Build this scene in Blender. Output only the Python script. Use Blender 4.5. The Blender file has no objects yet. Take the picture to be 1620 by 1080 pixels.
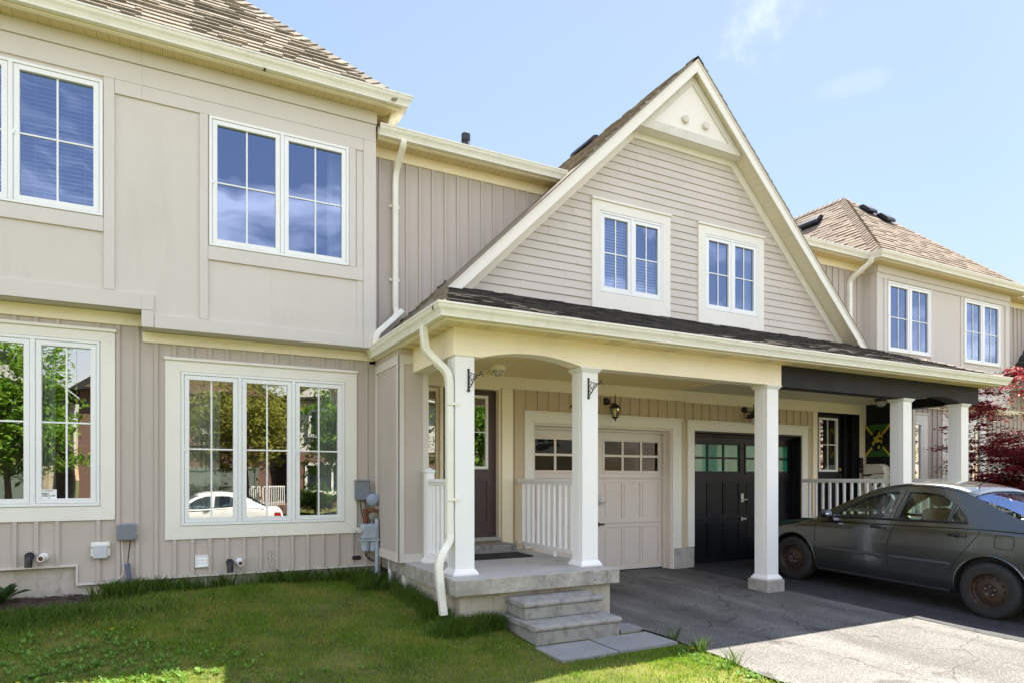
import bpy, bmesh, math, random
import numpy as np
from mathutils import Vector, Matrix
from mathutils.bvhtree import BVHTree
R = math.radians
random.seed(7)
rng = np.random.default_rng(11)
sc = bpy.context.scene
col = sc.collection

# ------------------------------------------------------------------ camera
cam_d = bpy.data.cameras.new('camera')
cam = bpy.data.objects.new('camera', cam_d)
col.objects.link(cam)
cam_d.sensor_width = 36.0
cam_d.lens = 36.0 * 1030 / 1620
cam_d.shift_y = (756 - 540) / 1620
cam_d.clip_start = 0.05
cam_d.clip_end = 2000
YAW = math.atan(536 / 1030)
cam.location = (0, 0, 1.43)
cam.rotation_euler = (R(90), 0, -YAW)
sc.camera = cam

# ------------------------------------------------------------------ sky, sun, exposure
SUNV = Vector((0.58, 0.395, 1.0)).normalized()
SUN_EL = math.asin(SUNV.z)
SUN_ROT = math.atan2(SUNV.x, SUNV.y)
world = bpy.data.worlds.new('World')
sc.world = world
world.use_nodes = True
wn = world.node_tree; wn.nodes.clear()
def N(t, typ, **kw):
    n = t.nodes.new(typ)
    for k, v in kw.items(): setattr(n, k, v)
    return n
wo = N(wn, 'ShaderNodeOutputWorld'); wb = N(wn, 'ShaderNodeBackground')
sky = N(wn, 'ShaderNodeTexSky', sky_type='NISHITA', sun_disc=False)
sky.sun_elevation = SUN_EL; sky.sun_rotation = SUN_ROT
sky.air_density = 1.0; sky.dust_density = 0.1; sky.ozone_density = 2.0
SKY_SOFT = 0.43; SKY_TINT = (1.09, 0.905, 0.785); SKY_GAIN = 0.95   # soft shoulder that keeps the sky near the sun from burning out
tc = N(wn, 'ShaderNodeTexCoord')
mp = N(wn, 'ShaderNodeMapping'); mp.inputs['Scale'].default_value = (1.3, 2.6, 5.5)
mp.inputs['Rotation'].default_value = (0.3, 0.2, 0.5)
wn.links.new(tc.outputs['Generated'], mp.inputs['Vector'])
nz = N(wn, 'ShaderNodeTexNoise'); nz.inputs['Scale'].default_value = 1.9; nz.inputs['Detail'].default_value = 9; nz.inputs['Roughness'].default_value = 0.58; nz.inputs['Distortion'].default_value = 0.35
wn.links.new(mp.outputs['Vector'], nz.inputs['Vector'])
rp = N(wn, 'ShaderNodeMapRange'); rp.inputs['From Min'].default_value = 0.49; rp.inputs['From Max'].default_value = 0.66
wn.links.new(nz.outputs['Fac'], rp.inputs['Value'])
sep = N(wn, 'ShaderNodeSeparateXYZ'); wn.links.new(tc.outputs['Generated'], sep.inputs[0])
north = N(wn, 'ShaderNodeMapRange'); north.inputs['From Min'].default_value = 0.05; north.inputs['From Max'].default_value = -0.4
north.inputs['To Max'].default_value = 0.75
wn.links.new(sep.outputs['Y'], north.inputs['Value'])
def cloud_at(px, py, sx, sz, lo, hi, amp):
    """one small cloud in the given direction, edges broken by fine noise"""
    a, b = (px - 810) / 1030, (756 - py) / 1030
    d = Vector((math.sin(YAW) + a * math.cos(YAW), math.cos(YAW) - a * math.sin(YAW), b)).normalized()
    r = Vector((d.y, -d.x, 0)).normalized(); u = r.cross(d)
    terms = []
    for ax, s in ((r, sx), (u, sz)):
        vd = N(wn, 'ShaderNodeVectorMath', operation='DOT_PRODUCT'); vd.inputs[1].default_value = ax
        wn.links.new(tc.outputs['Generated'], vd.inputs[0])
        m = N(wn, 'ShaderNodeMath', operation='DIVIDE'); m.inputs[1].default_value = s
        wn.links.new(vd.outputs['Value'], m.inputs[0])
        q = N(wn, 'ShaderNodeMath', operation='POWER'); q.inputs[1].default_value = 2
        ab = N(wn, 'ShaderNodeMath', operation='ABSOLUTE'); wn.links.new(m.outputs[0], ab.inputs[0])
        wn.links.new(ab.outputs[0], q.inputs[0]); terms.append(q)
    ad = N(wn, 'ShaderNodeMath', operation='ADD'); wn.links.new(terms[0].outputs[0], ad.inputs[0]); wn.links.new(terms[1].outputs[0], ad.inputs[1])
    n2 = N(wn, 'ShaderNodeTexNoise'); n2.inputs['Scale'].default_value = 9; n2.inputs['Detail'].default_value = 8; n2.inputs['Roughness'].default_value = 0.62
    wn.links.new(tc.outputs['Generated'], n2.inputs['Vector'])
    mu = N(wn, 'ShaderNodeMath', operation='MULTIPLY_ADD'); mu.inputs[1].default_value = 7.0
    wn.links.new(n2.outputs['Fac'], mu.inputs[0]); wn.links.new(ad.outputs[0], mu.inputs[2])
    mr = N(wn, 'ShaderNodeMapRange'); mr.interpolation_type = 'SMOOTHSTEP'
    mr.inputs['From Min'].default_value = hi; mr.inputs['From Max'].default_value = lo; mr.inputs['To Max'].default_value = amp
    wn.links.new(mu.outputs[0], mr.inputs['Value'])
    dt = N(wn, 'ShaderNodeVectorMath', operation='DOT_PRODUCT'); dt.inputs[1].default_value = d
    wn.links.new(tc.outputs['Generated'], dt.inputs[0])
    g = N(wn, 'ShaderNodeMath', operation='GREATER_THAN'); g.inputs[1].default_value = 0.3
    wn.links.new(dt.outputs['Value'], g.inputs[0])
    o = N(wn, 'ShaderNodeMath', operation='MULTIPLY'); wn.links.new(mr.outputs[0], o.inputs[0]); wn.links.new(g.outputs[0], o.inputs[1])
    return o
m1 = N(wn, 'ShaderNodeMath', operation='MULTIPLY'); wn.links.new(rp.outputs[0], m1.inputs[0]); wn.links.new(north.outputs[0], m1.inputs[1])
c1 = cloud_at(1235, 22, 0.052, 0.052, 2.6, 4.9, 0.10)
c2 = cloud_at(1345, 132, 0.045, 0.016, 2.9, 4.9, 0.022)
x1 = N(wn, 'ShaderNodeMath', operation='MAXIMUM'); x2 = N(wn, 'ShaderNodeMath', operation='MAXIMUM')
wn.links.new(c1.outputs[0], x1.inputs[0]); wn.links.new(c2.outputs[0], x1.inputs[1])
wn.links.new(x1.outputs[0], x2.inputs[0]); wn.links.new(m1.outputs[0], x2.inputs[1])
mx = N(wn, 'ShaderNodeMixRGB', blend_type='ADD', use_clamp=False); mx.inputs['Color2'].default_value = (6.6, 5.6, 4.8, 1)
bw = N(wn, 'ShaderNodeRGBToBW'); wn.links.new(sky.outputs[0], bw.inputs[0])
k1 = N(wn, 'ShaderNodeMath', operation='MULTIPLY_ADD'); k1.inputs[1].default_value = SKY_SOFT; k1.inputs[2].default_value = 1.0; wn.links.new(bw.outputs[0], k1.inputs[0])
k2 = N(wn, 'ShaderNodeVectorMath', operation='DIVIDE'); wn.links.new(sky.outputs[0], k2.inputs[0]); wn.links.new(k1.outputs[0], k2.inputs[1])
k3 = N(wn, 'ShaderNodeVectorMath', operation='MULTIPLY'); k3.inputs[1].default_value = SKY_TINT; wn.links.new(k2.outputs[0], k3.inputs[0])
# fill light for the facade added to the sky, overhead and behind the camera
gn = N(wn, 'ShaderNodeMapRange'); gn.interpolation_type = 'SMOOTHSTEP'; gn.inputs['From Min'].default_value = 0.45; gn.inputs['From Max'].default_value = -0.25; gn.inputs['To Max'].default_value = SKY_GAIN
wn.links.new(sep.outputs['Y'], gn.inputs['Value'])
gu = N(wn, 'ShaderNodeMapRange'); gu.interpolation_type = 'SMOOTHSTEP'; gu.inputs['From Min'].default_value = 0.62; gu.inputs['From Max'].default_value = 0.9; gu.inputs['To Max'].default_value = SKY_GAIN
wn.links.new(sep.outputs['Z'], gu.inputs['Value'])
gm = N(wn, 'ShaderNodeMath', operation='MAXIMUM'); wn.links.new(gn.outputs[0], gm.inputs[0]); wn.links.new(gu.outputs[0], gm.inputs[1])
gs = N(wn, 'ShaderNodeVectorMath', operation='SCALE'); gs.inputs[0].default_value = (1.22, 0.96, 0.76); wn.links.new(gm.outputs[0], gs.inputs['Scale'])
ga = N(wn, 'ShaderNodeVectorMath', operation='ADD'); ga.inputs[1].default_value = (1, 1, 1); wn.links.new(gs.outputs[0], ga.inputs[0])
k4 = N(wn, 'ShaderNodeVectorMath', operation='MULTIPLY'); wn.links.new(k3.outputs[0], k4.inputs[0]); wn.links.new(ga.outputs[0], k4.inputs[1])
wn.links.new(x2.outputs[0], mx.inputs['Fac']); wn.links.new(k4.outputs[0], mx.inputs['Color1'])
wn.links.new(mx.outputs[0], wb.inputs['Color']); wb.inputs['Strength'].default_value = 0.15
wn.links.new(wb.outputs[0], wo.inputs['Surface'])

sun_d = bpy.data.lights.new('sun', 'SUN'); sun_d.energy = 5.0; sun_d.angle = R(0.5); sun_d.color = (1.0, 0.93, 0.80)
sun = bpy.data.objects.new('sun', sun_d); col.objects.link(sun)
sun.rotation_euler = SUNV.to_track_quat('Z', 'Y').to_euler(); sun.location = (10, 10, 30)
sc.view_settings.view_transform = 'Standard'; sc.view_settings.look = 'None'
sc.view_settings.exposure = 2.02; sc.view_settings.gamma = 1
sc.cycles.max_bounces = 10; sc.cycles.diffuse_bounces = 6; sc.cycles.transparent_max_bounces = 16

# ------------------------------------------------------------------ materials
MATS = {}
def _base(name):
    m = bpy.data.materials.new(name); m.use_nodes = True
    t = m.node_tree; t.nodes.clear()
    o = N(t, 'ShaderNodeOutputMaterial'); b = N(t, 'ShaderNodeBsdfPrincipled')
    t.links.new(b.outputs[0], o.inputs[0])
    return m, t, b, o
def mat(name, c, rough=0.6, sgrain=None, metal=0.0, var=0.08, vscale=2.0, bump=0.0, bscale=60.0, coat=0.0, c2=None, isl=0.0, spec=0.5, grain=None, stain=0.0, stain_col=(0.2, 0.17, 0.12), stain_scale=1.2):
    """principled with large soft colour variation, optional second colour, per-piece variation, grain bump and stains"""
    if name in MATS: return MATS[name]
    m, t, b, o = _base(name)
    b.inputs['Roughness'].default_value = rough; b.inputs['Metallic'].default_value = metal
    b.inputs['Coat Weight'].default_value = coat; b.inputs['Coat Roughness'].default_value = 0.06
    b.inputs['Specular IOR Level'].default_value = spec
    tc = N(t, 'ShaderNodeTexCoord')
    src = tc.outputs['Object']
    n = N(t, 'ShaderNodeTexNoise'); n.inputs['Scale'].default_value = vscale; n.inputs['Detail'].default_value = 6; n.inputs['Roughness'].default_value = 0.6
    t.links.new(src, n.inputs['Vector'])
    mr = N(t, 'ShaderNodeMapRange'); mr.inputs['From Min'].default_value = 0.3; mr.inputs['From Max'].default_value = 0.7
    t.links.new(n.outputs['Fac'], mr.inputs['Value'])
    cm = N(t, 'ShaderNodeMixRGB')
    a = [max(0, v * (1 - var)) for v in c] + [1]; z = [min(1, v * (1 + var)) for v in (c2 or c)] + [1]
    cm.inputs['Color1'].default_value = a; cm.inputs['Color2'].default_value = z
    t.links.new(mr.outputs[0], cm.inputs['Fac'])
    out = cm.outputs[0]
    if isl:
        g = N(t, 'ShaderNodeNewGeometry'); m2 = N(t, 'ShaderNodeMapRange'); m2.inputs['To Min'].default_value = 1 - isl; m2.inputs['To Max'].default_value = 1 + isl
        t.links.new(g.outputs['Random Per Island'], m2.inputs['Value'])
        vm = N(t, 'ShaderNodeVectorMath', operation='SCALE'); t.links.new(out, vm.inputs[0]); t.links.new(m2.outputs[0], vm.inputs['Scale'])
        out = vm.outputs[0]
    if stain:
        n3 = N(t, 'ShaderNodeTexNoise'); n3.inputs['Scale'].default_value = stain_scale; n3.inputs['Detail'].default_value = 9; n3.inputs['Roughness'].default_value = 0.7
        if sgrain:
            mp3 = N(t, 'ShaderNodeMapping'); mp3.inputs['Scale'].default_value = sgrain; t.links.new(src, mp3.inputs['Vector']); t.links.new(mp3.outputs[0], n3.inputs['Vector'])
        else: t.links.new(src, n3.inputs['Vector'])
        m3 = N(t, 'ShaderNodeMapRange'); m3.inputs['From Min'].default_value = 0.52; m3.inputs['From Max'].default_value = 0.74; m3.inputs['To Max'].default_value = stain
        t.links.new(n3.outputs['Fac'], m3.inputs['Value'])
        c3 = N(t, 'ShaderNodeMixRGB'); c3.inputs['Color2'].default_value = (*stain_col, 1)
        t.links.new(m3.outputs[0], c3.inputs['Fac']); t.links.new(out, c3.inputs['Color1']); out = c3.outputs[0]
    t.links.new(out, b.inputs['Base Color'])
    if bump:
        n2 = N(t, 'ShaderNodeTexNoise'); n2.inputs['Scale'].default_value = bscale; n2.inputs['Detail'].default_value = 5
        if grain:
            mp = N(t, 'ShaderNodeMapping'); mp.inputs['Scale'].default_value = grain
            t.links.new(src, mp.inputs['Vector']); t.links.new(mp.outputs[0], n2.inputs['Vector'])
        else: t.links.new(src, n2.inputs['Vector'])
        bp = N(t, 'ShaderNodeBump'); bp.inputs['Strength'].default_value = bump; bp.inputs['Distance'].default_value = 0.01
        t.links.new(n2.outputs['Fac'], bp.inputs['Height']); t.links.new(bp.outputs[0], b.inputs['Normal'])
    MATS[name] = m
    return m
def glass(name, tint=(0.75, 0.8, 0.8), base=0.22, wave=0.0006, refl=(1, 1, 1)):
    if name in MATS: return MATS[name]
    m = bpy.data.materials.new(name); m.use_nodes = True
    t = m.node_tree; t.nodes.clear()
    o = N(t, 'ShaderNodeOutputMaterial'); mxs = N(t, 'ShaderNodeMixShader')
    tr = N(t, 'ShaderNodeBsdfTransparent'); tr.inputs[0].default_value = (*tint, 1)
    gl = N(t, 'ShaderNodeBsdfGlossy'); gl.inputs['Roughness'].default_value = 0.0; gl.inputs[0].default_value = (*refl, 1)
    fr = N(t, 'ShaderNodeLayerWeight'); fr.inputs['Blend'].default_value = 0.25
    mr = N(t, 'ShaderNodeMapRange'); mr.inputs['To Min'].default_value = base; mr.inputs['To Max'].default_value = 0.95
    t.links.new(fr.outputs['Fresnel'], mr.inputs['Value']); t.links.new(mr.outputs[0], mxs.inputs[0])
    t.links.new(tr.outputs[0], mxs.inputs[1]); t.links.new(gl.outputs[0], mxs.inputs[2]); t.links.new(mxs.outputs[0], o.inputs[0])
    if wave:
        tc = N(t, 'ShaderNodeTexCoord'); nn = N(t, 'ShaderNodeTexNoise'); nn.inputs['Scale'].default_value = 2.2; nn.inputs['Detail'].default_value = 1
        t.links.new(tc.outputs['Object'], nn.inputs['Vector'])
        bp = N(t, 'ShaderNodeBump'); bp.inputs['Strength'].default_value = 1; bp.inputs['Distance'].default_value = wave * 6
        t.links.new(nn.outputs['Fac'], bp.inputs['Height']); t.links.new(bp.outputs[0], gl.inputs['Normal'])
    MATS[name] = m
    return m
M_SIDING = mat('greige_siding', (0.51, 0.446, 0.388), 0.62, var=0.05, vscale=0.7, bump=0.12, bscale=30, grain=(6, 6, 0.8), sgrain=(3, 3, 0.35), stain=0.22, stain_col=(0.30, 0.26, 0.21))
M_LAP = mat('lap_siding', (0.60, 0.545, 0.475), 0.6, var=0.05, vscale=1.0, bump=0.12, bscale=30, grain=(0.8, 6, 6), isl=0.03)
M_PANEL = mat('stucco_panel', (0.635, 0.59, 0.53), 0.75, sgrain=(2.5, 2.5, 0.4), var=0.035, vscale=0.6, bump=0.25, bscale=90, stain=0.16, stain_col=(0.35, 0.32, 0.28), stain_scale=2)
M_BOARD = mat('painted_board', (0.645, 0.603, 0.548), 0.65, var=0.03, vscale=1.0, bump=0.1, bscale=40, stain=0.08, stain_col=(0.33, 0.3, 0.26), stain_scale=3)
M_TRIM = mat('cream_trim', (0.82, 0.79, 0.70), 0.5, var=0.03, vscale=1.2, bump=0.05, bscale=30, stain=0.08, stain_col=(0.4, 0.37, 0.3), stain_scale=3)
M_CREAM = mat('cream_aluminium', (0.92, 0.82, 0.61), 0.45, var=0.04, vscale=1.5, stain=0.12, stain_col=(0.42, 0.35, 0.22), stain_scale=4)
M_SOFFIT = mat('bounce_cream_soffit', (0.82, 0.66, 0.34), 0.5, var=0.05, vscale=1.5, stain=0.1, stain_col=(0.4, 0.32, 0.18), stain_scale=3)  # cream deepened to yellow, warm bounce light put into the colour
M_GUTTER = mat('gutter_paint', (0.84, 0.82, 0.72), 0.35, var=0.04, vscale=2, stain=0.3, stain_col=(0.38, 0.33, 0.22), stain_scale=7)
M_POST = mat('white_vinyl', (0.86, 0.86, 0.84), 0.35, var=0.015, vscale=1.0, stain=0.06, stain_col=(0.5, 0.48, 0.42), stain_scale=5)
M_WHITE = mat('window_vinyl', (0.84, 0.85, 0.83), 0.3, var=0.02, vscale=2.0, stain=0.05, stain_col=(0.5, 0.48, 0.42), stain_scale=6)
M_GARAGE = mat('beige_garage_paint', (0.76, 0.68, 0.60), 0.45, var=0.03, vscale=1.0, bump=0.08, bscale=30, grain=(6, 6, 1))
M_BLACK = mat('black_paint', (0.008, 0.009, 0.011), 0.38, var=0.2, vscale=2.0, spec=0.25)
M_DKBEAM = mat('dark_beam_paint', (0.018, 0.018, 0.02), 0.6, spec=0.2, var=0.2, vscale=3.0, stain=0.25, stain_col=(0.07, 0.065, 0.06), stain_scale=5)
M_BROWN = mat('brown_door_paint', (0.075, 0.045, 0.042), 0.4, var=0.1, vscale=3.0)
M_CONC = mat('concrete', (0.36, 0.34, 0.30), 0.9, var=0.16, vscale=3.5, bump=0.5, bscale=45, c2=(0.42, 0.40, 0.36), stain=0.5, stain_col=(0.16, 0.14, 0.11), stain_scale=4)
M_CONC2 = mat('poured_wall_concrete', (0.48, 0.43, 0.32), 0.9, sgrain=(3.0, 3.0, 0.7), var=0.16, vscale=2.0, bump=0.6, bscale=25, c2=(0.46, 0.43, 0.37), stain=0.75, stain_col=(0.17, 0.13, 0.085), stain_scale=2.6)
M_STEP = mat('step_concrete', (0.26, 0.25, 0.23), 0.92, var=0.3, vscale=9, bump=1.0, bscale=110, c2=(0.34, 0.33, 0.30), stain=0.7, stain_col=(0.13, 0.12, 0.10), stain_scale=9)
M_SHING = mat('weathered_shingle', (0.265, 0.23, 0.18), 0.95, var=0.45, vscale=90, bump=0.8, bscale=180, isl=0.28, spec=0.15)
M_SHING2 = mat('tan_shingle', (0.235, 0.185, 0.145), 0.95, var=0.25, vscale=140, bump=0.8, bscale=180, isl=0.16, spec=0.15)
M_DARKIN = mat('room_wall', (0.30, 0.25, 0.20), 0.9, var=0.1)
M_DARK = mat('dark_gap', (0.01, 0.01, 0.01), 0.9)
M_BLKPL = mat('black_plastic', (0.015, 0.016, 0.02), 0.4, var=0.2)
M_IRON = mat('black_iron', (0.02, 0.016, 0.014), 0.45, var=0.3, vscale=20)
M_GREYBOX = mat('grey_utility_plastic', (0.19, 0.21, 0.235), 0.5, var=0.08, vscale=6, stain=0.2, stain_scale=15, stain_col=(0.3, 0.3, 0.3))
M_METER = mat('meter_paint', (0.36, 0.42, 0.48), 0.45, var=0.1, vscale=8, stain=0.3, stain_scale=14, stain_col=(0.2, 0.2, 0.2))
M_RUST = mat('rusty_iron', (0.16, 0.06, 0.03), 0.85, var=0.4, vscale=30, bump=0.3, bscale=80)
M_STEEL = mat('galvanised_steel', (0.5, 0.5, 0.5), 0.35, metal=0.9, var=0.1, vscale=10)
M_BRASS = mat('brass', (0.7, 0.5, 0.15), 0.3, metal=0.9)
M_CURTAIN = mat('grey_curtain', (0.70, 0.73, 0.68), 0.9, var=0.08, vscale=4)
M_BLIND = mat('white_blind', (0.78, 0.78, 0.76), 0.5, var=0.03)
M_GLASS = glass('window_glass', (0.80, 0.84, 0.82), 0.38, wave=0.00015)
M_GLASSU = glass('upper_window_glass', (0.62, 0.68, 0.75), 0.28, wave=0.0004, refl=(0.40, 0.52, 0.82))
M_GLASSG = glass('garage_glass', (0.25, 0.26, 0.28), 0.02, refl=(0.5, 0.5, 0.5))
M_LAMPGL = glass('lamp_glass', (0.85, 0.8, 0.65), 0.12)
M_CARGL = glass('car_glass', (0.70, 0.84, 0.80), 0.06, wave=0.0)

# ------------------------------------------------------------------ mesh helpers
class MB:
    def __init__(s): s.v = []; s.f = []; s.m = []
    def add(s, vs, fs, mi=0):
        o = len(s.v); s.v.extend([tuple(p) for p in vs]); s.f.extend([tuple(i + o for i in f) for f in fs]); s.m.extend([mi] * len(fs)); return s
    def quad(s, a, b, c, d, mi=0): return s.add([a, b, c, d], [(0, 1, 2, 3)], mi)
    def poly(s, pts, mi=0): return s.add(pts, [tuple(range(len(pts)))], mi)
    def box(s, x0, x1, y0, y1, z0, z1, mi=0):
        v = [(x0, y0, z0), (x1, y0, z0), (x1, y1, z0), (x0, y1, z0), (x0, y0, z1), (x1, y0, z1), (x1, y1, z1), (x0, y1, z1)]
        return s.add(v, [(0, 3, 2, 1), (4, 5, 6, 7), (0, 1, 5, 4), (1, 2, 6, 5), (2, 3, 7, 6), (3, 0, 4, 7)], mi)
    def extr(s, pts, vec, mi=0):
        """closed polygon (3D points) extruded by vec"""
        n = len(pts); vec = Vector(vec)
        a = [Vector(p) for p in pts]; b = [p + vec for p in a]
        fs = [tuple(range(n - 1, -1, -1)), tuple(range(n, 2 * n))] + [(i, (i + 1) % n, n + (i + 1) % n, n + i) for i in range(n)]
        return s.add(a + b, fs, mi)
    def xz(s, pts, y0, y1, mi=0): return s.extr([(x, y0, z) for x, z in pts], (0, y1 - y0, 0), mi)
    def ring(s, x0, x1, z0, z1, w, y0, y1, mi=0):
        """rectangular frame in xz, w = width or (l, r, b, t), mitred corners"""
        l, r, b, t = (w,) * 4 if not isinstance(w, tuple) else w
        O = [(x0, z0), (x1, z0), (x1, z1), (x0, z1)]; I = [(x0 + l, z0 + b), (x1 - r, z0 + b), (x1 - r, z1 - t), (x0 + l, z1 - t)]
        for k in range(4):
            j = (k + 1) % 4
            s.xz([O[k], O[j], I[j], I[k]], y0, y1, mi)
        return s
    def tube(s, pts, r, n=10, mi=0, cap=True, squash=None):
        pts = [Vector(p) for p in pts]; rr = r if isinstance(r, (list, tuple)) else [r] * len(pts)
        rings = []; up = None
        for i, p in enumerate(pts):
            d = (pts[min(i + 1, len(pts) - 1)] - pts[max(i - 1, 0)]).normalized()
            if up is None:
                up = Vector((0, 0, 1)) if abs(d.z) < 0.9 else Vector((0, 1, 0))
            a = d.cross(up).normalized(); b = a.cross(d).normalized(); up = b
            sa, sb = squash or (1, 1)
            rings.append([p + (a * math.cos(2 * math.pi * k / n) * sa + b * math.sin(2 * math.pi * k / n) * sb) * rr[i] for k in range(n)])
        o = [q for rg in rings for q in rg]
        fs = []
        for i in range(len(pts) - 1):
            for k in range(n):
                fs.append((i * n + k, i * n + (k + 1) % n, (i + 1) * n + (k + 1) % n, (i + 1) * n + k))
        if cap: fs += [tuple(range(n - 1, -1, -1)), tuple((len(pts) - 1) * n + k for k in range(n))]
        return s.add(o, fs, mi)
    def prism_path(s, pts, hw, hd, mi=0):
        """rectangular section pipe along pts (downspouts)"""
        pts = [Vector(p) for p in pts]; rings = []
        for i, p in enumerate(pts):
            d = (pts[min(i + 1, len(pts) - 1)] - pts[max(i - 1, 0)]).normalized()
            a = Vector((1, 0, 0)); a = (a - d * a.dot(d))
            if a.length < 0.3: a = Vector((0, 0, 1)) - d * d.z
            a.normalize(); b = d.cross(a).normalized()
            c = 0.75
            rings.append([p + a * u * hw + b * v * hd for u, v in ((-1, -c), (-c, -1), (c, -1), (1, -c), (1, c), (c, 1), (-c, 1), (-1, c))])
        n = 8; o = [q for rg in rings for q in rg]; fs = []
        for i in range(len(pts) - 1):
            for k in range(n): fs.append((i * n + k, i * n + (k + 1) % n, (i + 1) * n + (k + 1) % n, (i + 1) * n + k))
        fs += [tuple(range(n - 1, -1, -1)), tuple((len(pts) - 1) * n + k for k in range(n))]
        return s.add(o, fs, mi)
    def lathe(s, cx, cy, prof, n=20, mi=0, axis='z', cz=0):
        o = []; fs = []
        for r, h in prof:
            for k in range(n):
                t = 2 * math.pi * k / n
                if axis == 'z': o.append((cx + r * math.cos(t), cy + r * math.sin(t), h))
                elif axis == 'y': o.append((cx + r * math.cos(t), h, cz + r * math.sin(t)))
                else: o.append((h, cy + r * math.cos(t), cz + r * math.sin(t)))
        for i in range(len(prof) - 1):
            for k in range(n): fs.append((i * n + k, i * n + (k + 1) % n, (i + 1) * n + (k + 1) % n, (i + 1) * n + k))
        fs += [tuple(range(n - 1, -1, -1)), tuple((len(prof) - 1) * n + k for k in range(n))]
        return s.add(o, fs, mi)
    def build(s, name, mats, parent=None, bevel=0, smooth=False, recalc=True, seg=2):
        me = bpy.data.meshes.new(name)
        me.from_pydata(s.v, [], s.f)
        for mt in (mats if isinstance(mats, (list, tuple)) else [mats]): me.materials.append(mt)
        me.polygons.foreach_set('material_index', s.m)
        if recalc:
            bm = bmesh.new(); bm.from_mesh(me); bmesh.ops.recalc_face_normals(bm, faces=bm.faces); bm.to_mesh(me); bm.free()
        if smooth:
            me.polygons.foreach_set('use_smooth', [True] * len(me.polygons))
            if smooth != 'all':
                try: me.set_sharp_from_angle(angle=R(40))
                except Exception: pass
        o = bpy.data.objects.new(name, me); col.objects.link(o)
        if parent: o.parent = parent; o.matrix_parent_inverse = Matrix.Translation(-parent.location) if parent.type == 'EMPTY' and parent.rotation_euler[:] == (0, 0, 0) else Matrix()
        if bevel:
            b = o.modifiers.new('edge', 'BEVEL'); b.width = bevel; b.segments = seg; b.limit_method = 'ANGLE'; b.angle_limit = R(40)
        return o
def tag(o, label=None, cat=None, group=None, kind=None):
    if label: o['label'] = label
    if cat: o['category'] = cat
    if group: o['group'] = group
    if kind: o['kind'] = kind
    return o
def thing(name, loc, label, cat, group=None):
    o = bpy.data.objects.new(name, None); col.objects.link(o); o.location = loc; o.empty_display_size = 0.2
    return tag(o, label, cat, group)
def extrude_path(mb, prof, path, mi=0):
    """profile (out, z) swept along plan path [(x, y)], outward = right-hand side of travel"""
    n = len(path); rings = []
    for i in range(n):
        p = Vector(path[i]); dirs = []
        if i > 0: dirs.append((p - Vector(path[i - 1])).normalized())
        if i < n - 1: dirs.append((Vector(path[i + 1]) - p).normalized())
        ns = [Vector((d.y, -d.x)) for d in dirs]
        nn = ns[0] if len(ns) == 1 else (ns[0] + ns[1]).normalized()
        k = 1 / max(0.3, nn.dot(ns[0]))
        rings.append([(p.x + nn.x * k * o, p.y + nn.y * k * o, z) for o, z in prof])
    m = len(prof); fs = []
    for i in range(n - 1):
        for k in range(m): fs.append((i * m + k, i * m + (k + 1) % m, (i + 1) * m + (k + 1) % m, (i + 1) * m + k))
    fs += [tuple(range(m - 1, -1, -1)), tuple((n - 1) * m + k for k in range(m))]
    mb.add([q for r in rings for q in r], fs, mi)
def gutter_prof(z, d=0.12):
    """K-style gutter, z = top; out from 0 (fascia) to d"""
    return [(0, z - 0.125), (0.068, z - 0.125), (0.072, z - 0.105), (0.085, z - 0.075), (0.104, z - 0.05), (0.113, z - 0.02), (d, z - 0.018), (d, z), (d - 0.016, z), (d - 0.02, z - 0.02), (0.06, z - 0.10), (0.01, z - 0.10), (0.006, z - 0.005), (0, z - 0.005)]
def clip(poly, a, b, c):
    """keep a*u + b*v <= c"""
    out = []
    for i in range(len(poly)):
        p, q = poly[i], poly[(i + 1) % len(poly)]
        dp, dq = a * p[0] + b * p[1] - c, a * q[0] + b * q[1] - c
        if dp <= 0: out.append(p)
        if (dp < 0 < dq) or (dq < 0 < dp):
            t = dp / (dp - dq); out.append((p[0] + t * (q[0] - p[0]), p[1] + t * (q[1] - p[1])))
    return out
def clip_convex(poly, conv):
    ar = sum(conv[i][0] * conv[(i + 1) % len(conv)][1] - conv[(i + 1) % len(conv)][0] * conv[i][1] for i in range(len(conv)))
    for i in range(len(conv)):
        p, q = conv[i], conv[(i + 1) % len(conv)]
        a, b = q[1] - p[1], -(q[0] - p[0])
        if ar < 0: a, b = -a, -b
        poly = clip(poly, a, b, a * p[0] + b * p[1])
        if len(poly) < 3: return []
    return poly
def shingles(mb, org, ud, vd, conv, expo=0.143, tab=(0.12, 0.30), th=0.010, seed=1, thick=0.02):
    """laminated shingle courses as thin wedges on the plane org + u*ud + v*vd, inside convex polygon conv (u, v)"""
    rnd = random.Random(seed)
    org, ud, vd = Vector(org), Vector(ud).normalized(), Vector(vd).normalized()
    nn = ud.cross(vd).normalized()
    if nn.z < 0: nn = -nn
    v0, v1 = min(p[1] for p in conv), max(p[1] for p in conv); u0, u1 = min(p[0] for p in conv), max(p[0] for p in conv)
    base = [org + ud * u + vd * v - nn * 0.002 for u, v in conv]
    mb.extr(base, -nn * thick)
    k = 0; v = v0
    while v < v1:
        u = u0 - rnd.random() * 0.3
        while u < u1:
            w = rnd.uniform(*tab); h = th * (1.0 if (rnd.random() < 0.5) else 1.9) + rnd.uniform(-0.001, 0.002)
            dv = rnd.uniform(-0.004, 0.004)
            pl = clip_convex([(u, v + dv), (u + w, v + dv), (u + w, v + expo), (u, v + expo)], conv)
            if pl:
                top = [org + ud * a + vd * b + nn * (h * (1 - 0.85 * max(0, (b - v)) / expo)) for a, b in pl]
                bot = [org + ud * a + vd * b - nn * 0.003 for a, b in pl]
                n = len(pl)
                mb.add(top + bot, [tuple(range(n))] + [(i, (i + 1) % n, n + (i + 1) % n, n + i) for i in range(n)])
            u += w
        v += expo
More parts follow.
